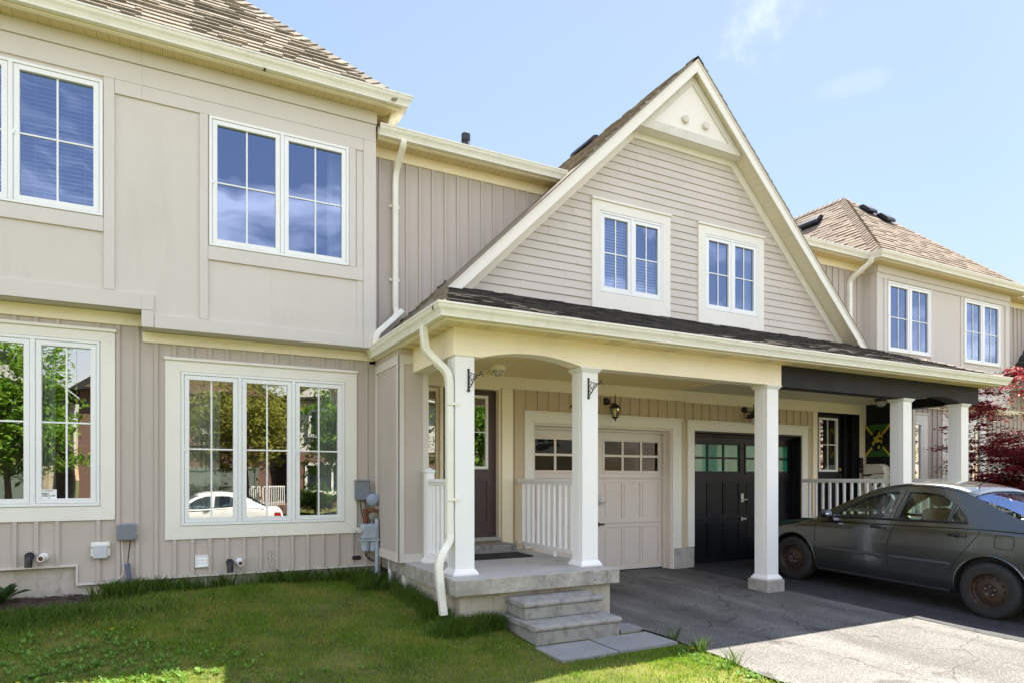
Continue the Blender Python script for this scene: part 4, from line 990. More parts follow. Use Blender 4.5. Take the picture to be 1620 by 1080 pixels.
# ---- bump-out chases beside the porches ------------------------------------------------------------
def chase(parent, x0, x1, sgn, m_in=None):
    """sgn -1: outer face is the left one; inner face borders the porch"""
    mb = MB(); y0 = 7.28; z0, z1 = ZS, 2.86
    mb.box(x0 + 0.012, x1 - 0.012, y0 + 0.012, PA, z0 + 0.002, 2.94)
    mb.build('chase', M_SIDING, parent)
    b = MB()
    b.ring(x0, x1, z0, z1, (0.07, 0.07, 0.10, 0.10), y0, y0 + 0.012)
    xo = x0 if sgn < 0 else x1
    a, c = (xo, xo + 0.0125) if sgn < 0 else (xo - 0.0125, xo)
    b.box(a, c, y0, y0 + 0.09, z0 + 0.001, z1); b.box(a, c, PA - 0.10, PA - 0.02, z0 + 0.001, z1); b.box(a, c, y0 + 0.09, PA - 0.10, z0 + 0.001, z0 + 0.1); b.box(a, c, y0 + 0.09, PA - 0.10, z1 - 0.1, z1)
    b.build('chase_trim', M_BOARD, parent, bevel=0.002)
    if m_in:
        xi = x0 if sgn > 0 else x1
        MB().box(xi - 0.01, xi + 0.0, y0 + 0.0, PG, z0, 2.84).build('side_wall', m_in, parent)
chase(H2, 2.31, 2.68, -1); chase(H3, 11.85, 12.25, 1, M_BLACK)
# porch slabs and their walls
def slab(parent, x0, x1):
    s = MB(); s.box(x0, x1, 5.77, PG + 0.25, 0.29, ZS, 1); s.m[1] = 0; s.build('porch_slab', [mat('broom_concrete', (0.46, 0.44, 0.41), 0.9, var=0.10, vscale=2.2, bump=0.35, bscale=60, grain=(1, 6, 1), stain=0.5, stain_col=(0.2, 0.18, 0.155), stain_scale=2.5), mat('pitted_edge_concrete', (0.33, 0.31, 0.27), 0.92, var=0.2, vscale=5, bump=1.0, bscale=35, c2=(0.4, 0.38, 0.33), stain=0.8, stain_col=(0.13, 0.12, 0.10), stain_scale=11)], parent, bevel=0.01)
    s = MB(); s.box(x0 + 0.09, x1 - 0.06, 5.87, PG + 0.2, -0.4, 0.30); s.build('porch_foundation', M_CONC2, parent)
slab(H2, 2.395, 4.33); slab(H3, 9.86, 12.0)

# ---- right house ------------------------------------------------------------------------------------
mb = MB(); wall_holes(mb, 12.267, 17.122, 3.05, 5.64, YP, [(12.61, 14.045, 3.962, 5.34), (15.293, 16.745, 3.955, 5.34)])
mb.quad((12.267, YP, 3.05), (12.267, PA + 1, 3.05), (12.267, PA + 1, 5.64), (12.267, YP, 5.64)); mb.quad((12.267, YP, 3.05), (17.122, YP, 3.05), (17.122, PA, 3.05), (12.267, PA, 3.05))
mb.build('upper_wall', M_PANEL, H4, recalc=False)
boards(H4, [(12.258, 17.13, 5.476, 5.628, 0.018), (12.26, 17.128, 5.37, 5.474), (12.26, 12.42, 3.2, 5.368, 0.002), (12.50, 12.58, 3.8, 5.368, -0.006), (14.06, 14.14, 3.8, 5.368, -0.006), (15.17, 15.26, 3.8, 5.368, -0.006), (16.78, 16.86, 3.8, 5.368, -0.006), (16.96, 17.128, 3.2, 5.368, 0.002), (12.26, 17.128, 3.05, 3.198)], YP)
sb = MB(); sb.box(12.25, 12.267, YP, PA, 5.476, 5.628); sb.box(12.257, 12.267, YP, YP + 0.12, 3.05, 5.47); sb.build('trim_board', M_BOARD, H4)
window(H4, 12.61, 14.045, 3.962, 5.34, YP, 2, gl=M_GLASSU); window(H4, 15.293, 16.745, 3.955, 5.34, YP, 2, gl=M_GLASSU)
room(H4, 12.3, 17.1, YP + 0.1, 12, 3.2, 5.6)
mb = MB(); wall_holes(mb, 12.2, 24, 0.3, 3.05, PA, [(12.75, 14.23, 0.9, 2.66), (15.06, 16.5, 0.9, 2.70)])
battens(mb, 12.3, 24, 0.3, 2.93, PA, [(12.6, 14.4, 0.7, 2.8), (14.92, 16.66, 0.7, 2.86)], PH)
mb.build('wall', M_SIDING, H4, recalc=False)
window(H4, 12.75, 14.23, 0.9, 2.66, PA, 2, trim=(0.15, 0.145, 0.15, 0.13)); window(H4, 15.06, 16.5, 0.9, 2.72, PA, 3, trim=(0.14, 0.14, 0.15, 0.13))
room(H4, 12.3, 17.5, PA + 0.12, 12, 0.5, 2.95)
fr = MB(); fr.box(12.2, 24, PA - 0.03, PA, 2.93, 3.045); fr.build('frieze_board', M_CREAM, H4)
fd = MB(); fd.box(12.2, 24, PA + 0.03, PA + 0.3, -0.3, 0.3); fd.build('foundation', M_CONC2, H4)
mb = MB(); mb.quad((17.122, PA, 3.05), (24, PA, 3.05), (24, PA, 5.64), (17.122, PA, 5.64)); battens(mb, 17.2, 24, 3.05, 5.5, PA, [], PH); mb.quad((17.122, YP, 3.05), (17.122, PA, 3.05), (17.122, PA, 5.64), (17.122, YP, 5.64))
mb.build('connector_wall', M_SIDING, H4, recalc=False)
fr = MB(); fr.box(17.14, 24, PA - 0.025, PA, 5.50, 5.628); fr.build('frieze_board', M_CREAM, H4)
rb = MB(); shingles(rb, (17.3, 8.01, 5.74), (1, 0, 0), (0, 1, 0.48), [(0, 0), (7, 0), (7, 4), (1, 4)], seed=29); rb.build('connector_roof', M_SHING2, H4)
# edge of the next porch roof climbing to the right
M_SHD = mat('dark_shingle', (0.05, 0.048, 0.045), 0.95, var=0.3, vscale=120, bump=0.6, bscale=180, isl=0.2, spec=0.15)
rb = MB(); shingles(rb, (17.55, 0, 3.75), (0, 1, 0), (1, 0, 0.985), [(7.6, 0), (8.3, 0), (8.3, 2.8), (7.6, 2.8)], seed=30)
shingles(rb, (0, 5.9, 3.1), (1, 0, 0), (0, 1, 0.39), [(17.9, 0.9), (23, 0.9), (23, 2.1), (17.9, 2.1)], seed=31)
rb.build('porch_roof', M_SHD, H4)
b = MB(); b.xz([(17.55, 3.68), (17.75, 3.68), (20.6, 6.45), (20.6, 6.65)], 7.57, 7.595); b.build('rake_board', M_TRIM, H4)

# ---- downspouts ----------------------------------------------------------------------------------------
def smooth_path(pts, n=5):
    """round the corners of a polyline"""
    pts = [Vector(p) for p in pts]; out = [pts[0]]
    for i in range(1, len(pts) - 1):
        a, b, c = pts[i - 1], pts[i], pts[i + 1]
        r = min((b - a).length, (c - b).length, 0.16) * 0.48
        p, q = b + (a - b).normalized() * r, b + (c - b).normalized() * r
        for k in range(n + 1):
            t = k / n; out.append(p * (1 - t) ** 2 + b * 2 * t * (1 - t) + q * t * t)
    out.append(pts[-1]); return out
def downspout(parent, pts, hw=0.036, hd=0.028, straps=(), m=M_GUTTER, ends=()):
    mb = MB(); path = smooth_path(pts); mb.prism_path(path, hw, hd)
    # crimped elbows
    for i in range(1, len(path) - 2):
        d0, d1 = (path[i] - path[i - 1]).normalized(), (path[i + 1] - path[i]).normalized()
        if d0.dot(d1) < 0.9999:
            mb.prism_path([path[i] - d0 * 0.004, path[i] + d0 * 0.004], hw + 0.0025, hd + 0.0025)
    o = mb.build('downspout', m, parent, bevel=0.0)
    for x, y, z in straps:
        s = MB(); s.box(x - hw - 0.035, x + hw + 0.035, y + hd - 0.004, y + hd + 0.004, z - 0.018, z + 0.018); s.box(x - hw - 0.003, x + hw + 0.003, y - hd - 0.004, y + hd, z - 0.015, z + 0.015)
        s.build('strap', m, o, bevel=0.003)
    return o
downspout(H2, [(2.60, 7.99, 5.74), (2.60, 7.99, 5.66), (2.585, 8.24, 5.45), (2.575, 8.255, 5.3), (2.575, 8.255, 3.64), (2.58, 8.2, 3.56), (2.5, 8.1, 3.44)], straps=[(2.575, 8.255, 4.98), (2.575, 8.255, 4.02)])
downspout(H2, [(2.63, 8.13, 3.585), (2.28, 8.03, 3.25), (2.245, 8.01, 3.18), (2.245, 8.0, 3.09)], hw=0.036, hd=0.03)
downspout(H2, [(2.235, 6.22, 2.95), (2.235, 6.20, 2.80), (2.25, 6.19, 2.70), (2.445, 6.11, 2.50), (2.465, 6.10, 2.40), (2.465, 6.10, 0.90), (2.46, 6.08, 0.80), (2.33, 6.0, 0.66), (2.30, 5.98, 0.56), (2.335, 5.93, 0.10)], straps=[], hw=0.036, hd=0.036)
ds = [o for o in H2.children if o.name.startswith('downspout')][-1]
for z in (2.18, 1.22):
    s = MB(); s.box(2.425, 2.512, 6.055, 6.061, z - 0.015, z + 0.015); s.box(2.506, 2.56, 6.052, 6.059, z - 0.02, z + 0.02); s.lathe(2.53, 0, [(0.005, 6.052), (0.005, 6.046)], 8, axis='y', cz=z); s.build('strap', M_GUTTER, ds)
downspout(H2, [(2.47, 7.95, 6.02), (2.45, 8.05, 5.93), (2.43, 8.06, 5.85)], hw=0.04, hd=0.03)
downspout(H4, [(11.90, 7.90, 5.66), (11.90, 7.92, 5.58), (11.78, 8.15, 5.38), (11.74, 8.25, 5.28), (11.74, 8.25, 3.6)], straps=[(11.74, 8.25, 4.92)], hw=0.045, hd=0.035)
# house number, partly hidden behind the second post
fc = bpy.data.curves.new('digit', 'FONT'); fc.body = '4'; fc.size = 0.27; fc.extrude = 0.008; fc.align_x = 'CENTER'
fo = bpy.data.objects.new('digit', fc); col.objects.link(fo); bpy.context.view_layer.update()
dg = bpy.context.evaluated_depsgraph_get(); me = bpy.data.meshes.new_from_object(fo.evaluated_get(dg)); bpy.data.objects.remove(fo)
me.materials.clear(); me.materials.append(M_BLACK)
o = bpy.data.objects.new('house_number', me); col.objects.link(o); o.parent = H2; o.matrix_parent_inverse = Matrix.Translation(-H2.location)
o.location = (5.165, PG - 0.025, 2.395); o.rotation_euler = (R(90), 0, 0)

# ------------------------------------------------------------------ porch furniture and fixtures
def railing(x, y0, y1, ys, label, newel=None, foot=None):
    t = thing('porch_railing', (x, (y0 + y1) / 2, ZS), label, 'railing', 'white vinyl porch railings')
    b = MB(); b.box(x - 0.035, x + 0.035, y0, y1, 1.385, 1.425); b.box(x - 0.022, x + 0.022, y0, y1, 1.36, 1.385); b.build('top_rail', M_POST, t, bevel=0.004)
    b = MB(); b.box(x - 0.022, x + 0.022, y0, y1, 0.525, 0.575); b.build('bottom_rail', M_POST, t, bevel=0.004)
    for y in ys: MB().box(x - 0.017, x + 0.017, y - 0.017, y + 0.017, 0.573, 1.362).build('baluster', M_POST, t, bevel=0.002)
    if foot: MB().lathe(x, foot, [(0.022, ZS), (0.022, 0.526)], 14).build('foot', M_POST, t)
    if newel:
        n = MB(); h = 0.048; n.box(x - h, x + h, newel - h, newel + h, ZS, 1.50)
        no = n.build('newel_post', M_POST, t, bevel=0.003)
        c = MB(); r = h + 0.012; cb = MB()
        c.box(x - r, x + r, newel - r, newel + r, 1.50, 1.52); c.add([(x - r, newel - r, 1.52), (x + r, newel - r, 1.52), (x + r, newel + r, 1.52), (x - r, newel + r, 1.52), (x, newel, 1.56)], [(0, 1, 4), (1, 2, 4), (2, 3, 4), (3, 0, 4)])
        cb.box(x - h - 0.03, x + h + 0.03, newel - h - 0.03, newel + h + 0.03, ZS, ZS + 0.02); cb.box(x - h - 0.018, x + h + 0.018, newel - h - 0.018, newel + h + 0.018, ZS + 0.02, ZS + 0.05)
        c.build('cap', M_POST, no, bevel=0.003); cb.build('base', M_POST, no, bevel=0.003)
    return t
railing(2.655, 6.272, 7.15, [7.05 - 0.13 * k for k in range(6)], 'short white railing with a capped newel beside the downspout post', newel=7.20)
railing(4.25, 6.272, 7.97, [7.84 - 0.1358 * k for k in range(12)], 'white railing in front of the beige garage door, ending at the second post', foot=7.0)
railing(10.05, 6.272, 7.97, [7.84 - 0.1358 * k for k in range(12)], 'white railing between the black garage door and the black front door', foot=7.0)
railing(11.56, 6.272, 7.15, [7.05 - 0.13 * k for k in range(6)], 'short white railing between the two rightmost porch posts', newel=7.20)

def steps(loc, label):
    x, y = loc; t = thing('concrete_steps', (x, y, -0.1), label, 'steps')
    for k, (x0, x1, y0, zt) in enumerate(((x - 0.49, x + 0.49, y, 0.068), (x - 0.46, x + 0.46, y + 0.27, 0.24))):
        b = MB()
        zl = -0.2 if k == 0 else 0.07
        b.box(x0 + 0.02, x1 - 0.02, y0 + 0.02, 5.86 if k else 5.86, zl, zt - 0.055)
        s = b.build('step', M_STEP, t, bevel=0.008)
        # bullnosed tread
        tr = MB(); r = 0.028
        prof = [(y0 + r - r * math.sin(a), zt - r - r * math.cos(a)) for a in [math.pi * k / 8 for k in range(9)]][::-1]
        pts = [(x0, p, q) for p, q in prof] + [(x0, 5.86, zt - 2 * r), (x0, 5.86, zt)]
        tr.extr(pts, (x1 - x0, 0, 0)); tr.build('tread', M_STEP, s, bevel=0.01)
    return t
steps((3.43, 5.18), 'two grey precast concrete steps up to the porch by the lawn')
steps((10.7, 5.18), 'two concrete steps up to the right porch, mostly behind the sedan')
M_PAVER = mat('grey_paver', (0.27, 0.27, 0.265), 0.9, var=0.12, vscale=3, bump=0.5, bscale=70, stain=0.4, stain_col=(0.16, 0.15, 0.12), stain_scale=5)
def paver(x0, x1, y0, y1, label, rot=0.0):
    cx, cy = (x0 + x1) / 2, (y0 + y1) / 2; z = gz(cx, cy) + 0.018
    b = MB(); b.box(x0, x1, y0, y1, z - 0.06, z)
    n = 12
    for i in range(int((x1 - x0) / 0.045)):       # embossed herringbone ticks
        for j in range(int((y1 - y0) / 0.045)):
            px_, py_ = x0 + 0.03 + i * 0.045, y0 + 0.03 + j * 0.045; a = R(45) if (i + j) % 2 else R(-45)
            if px_ > x1 - 0.02 or py_ > y1 - 0.02: continue
            c, s_ = math.cos(a) * 0.017, math.sin(a) * 0.017; e, f = -math.sin(a) * 0.004, math.cos(a) * 0.004
            b.extr([(px_ - c - e, py_ - s_ - f, z - 0.001), (px_ + c - e, py_ + s_ - f, z - 0.001), (px_ + c + e, py_ + s_ + f, z - 0.001), (px_ - c + e, py_ - s_ + f, z - 0.001)], (0, 0, 0.005))
    o = b.build('paving_slab', M_PAVER); tag(o, label, 'paving slab', 'grey paving slabs before the steps')
    return o
paver(2.90, 3.485, 4.66, 5.13, 'grey textured paving slab left of its twin, in front of the porch steps')
paver(3.525, 4.20, 4.70, 5.17, 'grey textured paving slab at the driveway edge in front of the steps')
paver(3.95, 4.22, 5.24, 5.84, 'narrow paving slab squeezed between the steps and the driveway')
# door mats
def door_mat(x0, x1, y0, y1, label):
    b = MB(); pts = []; r = 0.06
    for cx, cy, a0 in ((x1 - r, y1 - r, 0), (x0 + r, y1 - r, 90), (x0 + r, y0 + r, 180), (x1 - r, y0 + r, 270)):
        for k in range(5): a = R(a0 + k * 22.5); pts.append((cx + r * math.cos(a), cy + r * math.sin(a), ZS + 0.001))
    b.extr(pts, (0, 0, 0.014)); o = b.build('door_mat', mat('dark_mat', (0.025, 0.02, 0.022), 0.95, var=0.3, vscale=40, bump=0.8, bscale=250), bevel=0.004)
    return tag(o, label, 'door mat')
door_mat(3.05, 4.02, 7.10, 7.58, 'dark brown door mat on the porch slab below the brown front door')

# wall lanterns
def lantern(x, z, label, hood=False):
    t = thing('wall_lantern', (x, PG - 0.03, z), label, 'lantern')
    y = PG - 0.03
    b = MB(); b.lathe(x - 0.06, 0, [(0.055, PG - 0.0), (0.055, y), (0.045, y - 0.02), (0.02, y - 0.035)], 24, axis='y', cz=z + 0.12); bo = b.build('back_plate', M_IRON, t, smooth=True)
    xl, yl = x, y - 0.13
    b = MB(); b.tube(smooth_path([(x - 0.06, y - 0.03, z + 0.11), (x - 0.05, y - 0.08, z + 0.06), (xl, yl, z + 0.09)]), 0.009); b.tube([(xl, yl, z + 0.06), (xl, yl, z + 0.20), (xl, yl, z + 0.215)], [0.012, 0.006, 0.003]); b.build('arm', M_IRON, t)
    b = MB(); n = 6
    def ringp(r, zz): return [(xl + r * math.cos(2 * math.pi * k / n + 0.3), yl + r * math.sin(2 * math.pi * k / n + 0.3), zz) for k in range(n)]
    if not hood:
        rs = [(0.085, z + 0.0), (0.078, z + 0.012), (0.06, z + 0.045), (0.03, z + 0.068), (0.012, z + 0.08)]
        v = [p for r, zz in rs for p in ringp(r, zz)]; f = [(i * n + k, i * n + (k + 1) % n, (i + 1) * n + (k + 1) % n, (i + 1) * n + k) for i in range(len(rs) - 1) for k in range(n)] + [tuple(range(n)), tuple(4 * n + k for k in range(n))]
        b.add(v, f); b.build('hood', M_IRON, t)
        top, bot = ringp(0.068, z), ringp(0.042, z - 0.12); b = MB()
        for k in range(n): b.tube([top[k], bot[k]], 0.0045, 6)
        b.lathe(xl, yl, [(0.044, z - 0.12), (0.046, z - 0.13), (0.028, z - 0.145), (0.008, z - 0.155), (0.01, z - 0.17), (0.004, z - 0.185), (0.001, z - 0.19)], 16); b.build('cage', M_IRON, t)
        g = MB(); ti, bi = ringp(0.064, z), ringp(0.039, z - 0.118)
        for k in range(n): g.quad(ti[k], ti[(k + 1) % n], bi[(k + 1) % n], bi[k])
        g.build('glass', M_LAMPGL, t, recalc=False)
        g = MB(); g.lathe(xl, yl, [(0.012, z), (0.012, z - 0.03), (0.022, z - 0.05), (0.022, z - 0.07), (0.008, z - 0.09)], 14); g.build('bulb', mat('bulb', (0.75, 0.7, 0.55), 0.3), t, smooth=True)
    else:
        b.lathe(xl, yl, [(0.13, z - 0.03), (0.128, z - 0.024), (0.10, z + 0.015), (0.05, z + 0.05), (0.02, z + 0.07)], 24); b.build('hood', M_IRON, t, smooth=True)
        g = MB(); g.lathe(xl, yl, [(0.02, z - 0.02), (0.022, z - 0.05), (0.045, z - 0.085), (0.045, z - 0.11), (0.02, z - 0.13)], 18); g.build('bulb', mat('frosted_bulb', (0.7, 0.68, 0.62), 0.3), t, smooth=True)
        b = MB(); b.tube(smooth_path([(x + 0.10, y, z + 0.10), (x + 0.16, y - 0.05, z + 0.12), (x + 0.18, y - 0.06, z + 0.02), (x + 0.13, y - 0.03, z - 0.08)]), 0.012); b.build('side_bracket', M_IRON, t)
    return t
lantern(5.80, 2.46, 'black six-sided wall lantern above the beige garage door')
lantern(8.66, 2.47, 'black hooded wall lamp with a bare bulb above the black garage door', hood=True)
def ceiling_lamp(x, y, label, m_body, m_cage):
    t = thing('ceiling_lamp', (x, y, 2.835), label, 'ceiling lamp')
    b = MB(); b.lathe(x, y, [(0.10, 2.835), (0.10, 2.80), (0.088, 2.785), (0.08, 2.785)], 28); b.build('base', m_body, t, smooth=True)
    b = MB(); b.lathe(x, y, [(0.082, 2.79), (0.078, 2.755), (0.058, 2.725), (0.028, 2.71), (0.0, 2.706)], 24); b.build('globe', mat('frosted_glass', (0.45, 0.42, 0.36), 0.25), t, smooth=True)
    b = MB()
    for a in (0, 60, 120):
        b.tube([(x + 0.092 * math.cos(R(a)) * math.cos(u), y + 0.092 * math.sin(R(a)) * math.cos(u), 2.79 - 0.092 * math.sin(u)) for u in [math.pi * k / 12 for k in range(13)]], 0.0045, 6)
    b.tube([(x + 0.075 * math.cos(R(a)), y + 0.075 * math.sin(R(a)), 2.738) for a in range(0, 361, 20)], 0.004, 6)
    b.build('cage', m_cage, t)
ceiling_lamp(3.62, 7.33, 'cream caged lamp under the ceiling of the left porch', M_CREAM, M_CREAM)
ceiling_lamp(11.1, 7.2, 'dark caged lamp under the right porch ceiling near the picture', M_IRON, M_STEEL)
# plant hooks on the first two posts
def hook(x, z, label, flip=1, y=6.06):
    b = MB(); s = flip; q = lambda a, c: (x + 0.012 * 0, y - 0.004 - a, z + c)
    b.box(x - 0.009, x + 0.009, y - 0.008, y, z - 0.10, z + 0.10)
    b.lathe(x, 0, [(0.016, y), (0.016, y - 0.01)], 12, axis='y', cz=z - 0.105); b.lathe(x, 0, [(0.013, y), (0.013, y - 0.01)], 12, axis='y', cz=z + 0.105)
    d = Vector((0.55, -0.83, 0)).normalized()
    def L(u, w): return Vector((x, y - 0.006, z)) + d * u + Vector((0, 0, w))
    def arc(cu, cw, r, a0, a1, n=14): return [L(cu + r * math.cos(R(a0 + (a1 - a0) * k / n)), cw + r * math.sin(R(a0 + (a1 - a0) * k / n))) for k in range(n + 1)]
    b.tube([L(0, 0.08), L(0.05, 0.06), L(0.10, 0.045), L(0.135, 0.045)], 0.005, 6)
    b.tube(arc(0.04, 0.028, 0.024, 100, 400), 0.004, 6); b.tube(arc(0.03, -0.025, 0.02, -200, 120), 0.004, 6); b.tube(arc(0.08, 0.02, 0.018, -30, 270), 0.004, 6)
    b.tube([L(0, -0.09), L(0.03, -0.055), L(0.055, -0.015), L(0.085, 0.02), L(0.11, 0.045)], 0.005, 6)
    b.tube(arc(0.15, 0.03, 0.022, 180, -20), 0.005, 6); b.tube(arc(0.15, 0.062, 0.014, 270, 40), 0.005, 6)
    o = b.build('plant_hook', M_IRON); return tag(o, label, 'hook', 'scrolled iron hooks on the porch posts')
hook(2.655, 2.425, 'scrolled black iron plant hook on the post beside the downspout')
hook(4.115, 2.435, 'scrolled black iron plant hook on the second porch post')

# utilities on the lower wall
t = thing('gas_meter', (2.2, 8.15, 0.5), 'blue grey gas meter with rusty pipes beside the tall beige chase', 'gas meter')
b = MB(); b.box(2.09, 2.30, 8.06, 8.20, 0.66, 0.86); 
b.build('body', M_METER, t, bevel=0.03, seg=3)
b = MB()
for cx in (2.145, 2.245): b.lathe(cx, 8.13, [(0.03, 0.50), (0.05, 0.52), (0.055, 0.60), (0.055, 0.66)], 20)
b.box(2.08, 2.31, 8.055, 8.205, 0.645, 0.665); b.build('bellows', M_METER, t, smooth=True)
b = MB(); b.lathe(2.06, 0, [(0.035, 8.14), (0.035, 8.06), (0.028, 8.05)], 20, axis='y', cz=0.78); b.build('dial', mat('dial_white', (0.55, 0.55, 0.5), 0.4), t, smooth=True)
b = MB(); b.tube([(2.15, 8.13, 0.85), (2.15, 8.13, 1.0), (2.15, 8.13, 1.01)], 0.022); b.lathe(2.15, 8.13, [(0.032, 0.90), (0.032, 0.95)], 8); b.lathe(2.15, 8.13, [(0.034, 0.99), (0.034, 1.05)], 8); b.tube([(2.15, 8.13, 1.02), (2.29, 8.13, 1.02), (2.29, 8.24, 1.02)], 0.022); b.lathe(0, 8.13, [(0.034, 2.20), (0.034, 2.25)], 8, axis='x', cz=1.02); b.build('pipe', M_RUST, t)
b = MB(); b.lathe(2.235, 0, [(0.035, 8.17), (0.05, 8.16), (0.05, 8.10), (0.03, 8.09)], 22, axis='y', cz=0.95); b.tube([(2.235, 8.13, 0.86), (2.235, 8.13, 0.92)], 0.02); b.build('regulator', mat('regulator_paint', (0.20, 0.21, 0.16), 0.5), t, smooth=True)
b = MB(); b.lathe(2.25, 0, [(0.075, 8.20), (0.08, 8.17), (0.075, 8.13), (0.04, 8.12)], 26, axis='y', cz=1.16); b.lathe(2.25, 0, [(0.05, 8.12), (0.05, 8.105), (0.02, 8.10)], 20, axis='y', cz=1.16); b.build('vent_cap', mat('cap_blue', (0.30, 0.36, 0.46), 0.4), t, smooth=True)
b = MB(); b.tube([(2.285, 8.09, 0.92), (2.285, 8.09, 0.05)], 0.024); b.build('riser', M_METER, t)
t = thing('utility_box', (-0.45, PA, 0.85), 'grey telephone box with a conduit, right of the leftmost lower window', 'utility box')
b = MB(); b.box(-0.538, -0.365, PA - 0.075, PA - 0.013, 0.765, 0.925); b.box(-0.546, -0.357, PA - 0.078, PA - 0.05, 0.757, 0.932); b.build('case', M_GREYBOX, t, bevel=0.008)
b = MB(); b.lathe(-0.35, 0, [(0.012, PA - 0.05), (0.012, PA - 0.08)], 10, axis='y', cz=0.83); b.box(-0.47, -0.43, PA - 0.06, PA - 0.013, 0.93, 0.942); b.build('latch', M_STEEL, t)
b = MB(); b.tube(smooth_path([(-0.41, PA - 0.04, 0.77), (-0.43, PA - 0.04, 0.64), (-0.44, PA - 0.05, 0.50)]), 0.006, 8); b.build('cable', M_BLKPL, t)
b = MB(); b.tube(smooth_path([(-0.50, PA - 0.03, 0.77), (-0.49, PA - 0.02, 0.55), (-0.48, PA - 0.03, 0.38), (-0.56, PA - 0.03, 0.31), (-0.66, PA - 0.025, 0.29)]), 0.004, 8); b.build('white_cable', M_WHITE, t)
b = MB(); b.tube([(-0.445, PA - 0.05, 0.50), (-0.40, PA - 0.055, 0.06)], 0.025, 14); b.build('conduit', mat('blue_grey_conduit', (0.13, 0.145, 0.22), 0.5), t, smooth=True)
t = thing('outlet_box', (-0.69, PA, 0.65), 'whitish weatherproof outlet box left of the grey telephone box', 'outlet box')
b = MB(); b.box(-0.785, -0.605, PA - 0.04, PA - 0.013, 0.575, 0.745); b.build('back_plate', M_TRIM, t, bevel=0.01)
b = MB(); b.box(-0.76, -0.63, PA - 0.075, PA - 0.04, 0.572, 0.715); b.build('cover', mat('pale_plastic', (0.55, 0.57, 0.60), 0.4), t, bevel=0.008)
b = MB()
for q, w in ((-0.775, 0.59), (-0.775, 0.69), (-0.615, 0.59), (-0.615, 0.69)): b.lathe(q, 0, [(0.007, PA - 0.04), (0.007, PA - 0.047)], 8, axis='y', cz=w)
b.build('screws', M_RUST, t)
t = thing('meter_box', (2.13, PA, 1.28), 'grey metal meter box above the gas meter', 'utility box')
b = MB(); b.box(2.045, 2.225, PA - 0.09, PA - 0.013, 1.165, 1.40); b.box(2.038, 2.232, PA - 0.10, PA - 0.013, 1.395, 1.408); b.box(2.04, 2.23, PA - 0.096, PA - 0.088, 1.16, 1.19); b.build('case', M_GREYBOX, t, bevel=0.004)
b = MB(); b.tube(smooth_path([(2.12, PA - 0.05, 1.17), (2.12, PA - 0.05, 1.05), (2.17, PA - 0.03, 0.88), (2.16, PA - 0.02, 0.55), (2.2, PA - 0.03, 0.42), (2.3, PA - 0.03, 0.36)]), 0.007, 8); b.tube(smooth_path([(2.17, PA - 0.05, 1.17), (2.20, PA - 0.03, 1.0), (2.24, PA - 0.03, 0.6), (2.18, PA - 0.03, 0.44)]), 0.005, 8); b.build('cable', M_BLKPL, t)
def vent_pipe(x, z, label, kind):
    b = MB()
    if kind == 'elbow':
        b.tube(smooth_path([(x, PA, z), (x, PA - 0.12, z), (x, PA - 0.13, z - 0.11)], 8), 0.034, 18); b.lathe(x, 0, [(0.042, PA - 0.05), (0.042, PA - 0.09)], 18, axis='y', cz=z)
        o = b.build('elbow_pipe', M_BLKPL, smooth=True)
    else:
        n = 22; r = 0.031; y0, y1 = PA, PA - 0.2
        b.lathe(x, 0, [(r, y0), (r, y1), (r - 0.007, y1), (r - 0.007, y0 - 0.04)], n, axis='y', cz=z)
        b.lathe(x, 0, [(r + 0.012, y0 - 0.004), (r + 0.012, y0 - 0.02), (r, y0 - 0.02)], n, axis='y', cz=z)
        o = b.build('exhaust_pipe', [M_POST], smooth=True)
        d = MB(); d.lathe(x, 0, [(r - 0.0075, y1 + 0.02), (r - 0.0075, y1 + 0.022)], n, axis='y', cz=z); d.build('pipe_bore', M_RUST, o)
    return tag(o, label, 'pipe', 'intake and exhaust pipes on the lower wall')
vent_pipe(-1.31, 0.63, 'black elbow pipe above the mulch bed', 'elbow'); vent_pipe(-1.20, 0.61, 'white open pipe end above the mulch bed', 'straight')
vent_pipe(0.585, 0.455, 'black elbow pipe under the three-part window', 'elbow'); vent_pipe(0.69, 0.45, 'white open pipe end under the three-part window', 'straight')
t = thing('dryer_vent', (0.29, PA, 0.48), 'small white louvred vent under the three-part window', 'vent')
b = MB(); b.ring(0.22, 0.362, 0.41, 0.548, 0.014, PA - 0.035, PA - 0.01); b.box(0.225, 0.357, PA - 0.02, PA - 0.012, 0.415, 0.543); b.build('frame', M_WHITE, t, bevel=0.003)
for k in range(3):
    z = 0.426 + k * 0.037; b = MB(); b.add([(0.236, PA - 0.036, z), (0.346, PA - 0.036, z), (0.346, PA - 0.022, z + 0.035), (0.236, PA - 0.022, z + 0.035), (0.236, PA - 0.03, z), (0.346, PA - 0.03, z), (0.346, PA - 0.018, z + 0.035), (0.236, PA - 0.018, z + 0.035)], [(0, 1, 2, 3), (4, 5, 6, 7), (0, 1, 5, 4), (2, 3, 7, 6)]); b.build('louvre', M_WHITE, t)
b = MB(); pts = [(2.055 + 0.022 * math.cos(R(a)) - 0.018, 0.42 + 0.026 * math.sin(R(a))) for a in range(90, 271, 20)] + [(2.11 + 0.022 * math.cos(R(a)), 0.42 + 0.026 * math.sin(R(a))) for a in range(-90, 91, 20)]
b.xz(pts, PA - 0.022, PA); o = b.build('rubber_plug', M_BLKPL, bevel=0.004); tag(o, 'flat oval black rubber plug low on the wall near the gas meter', 'plug')
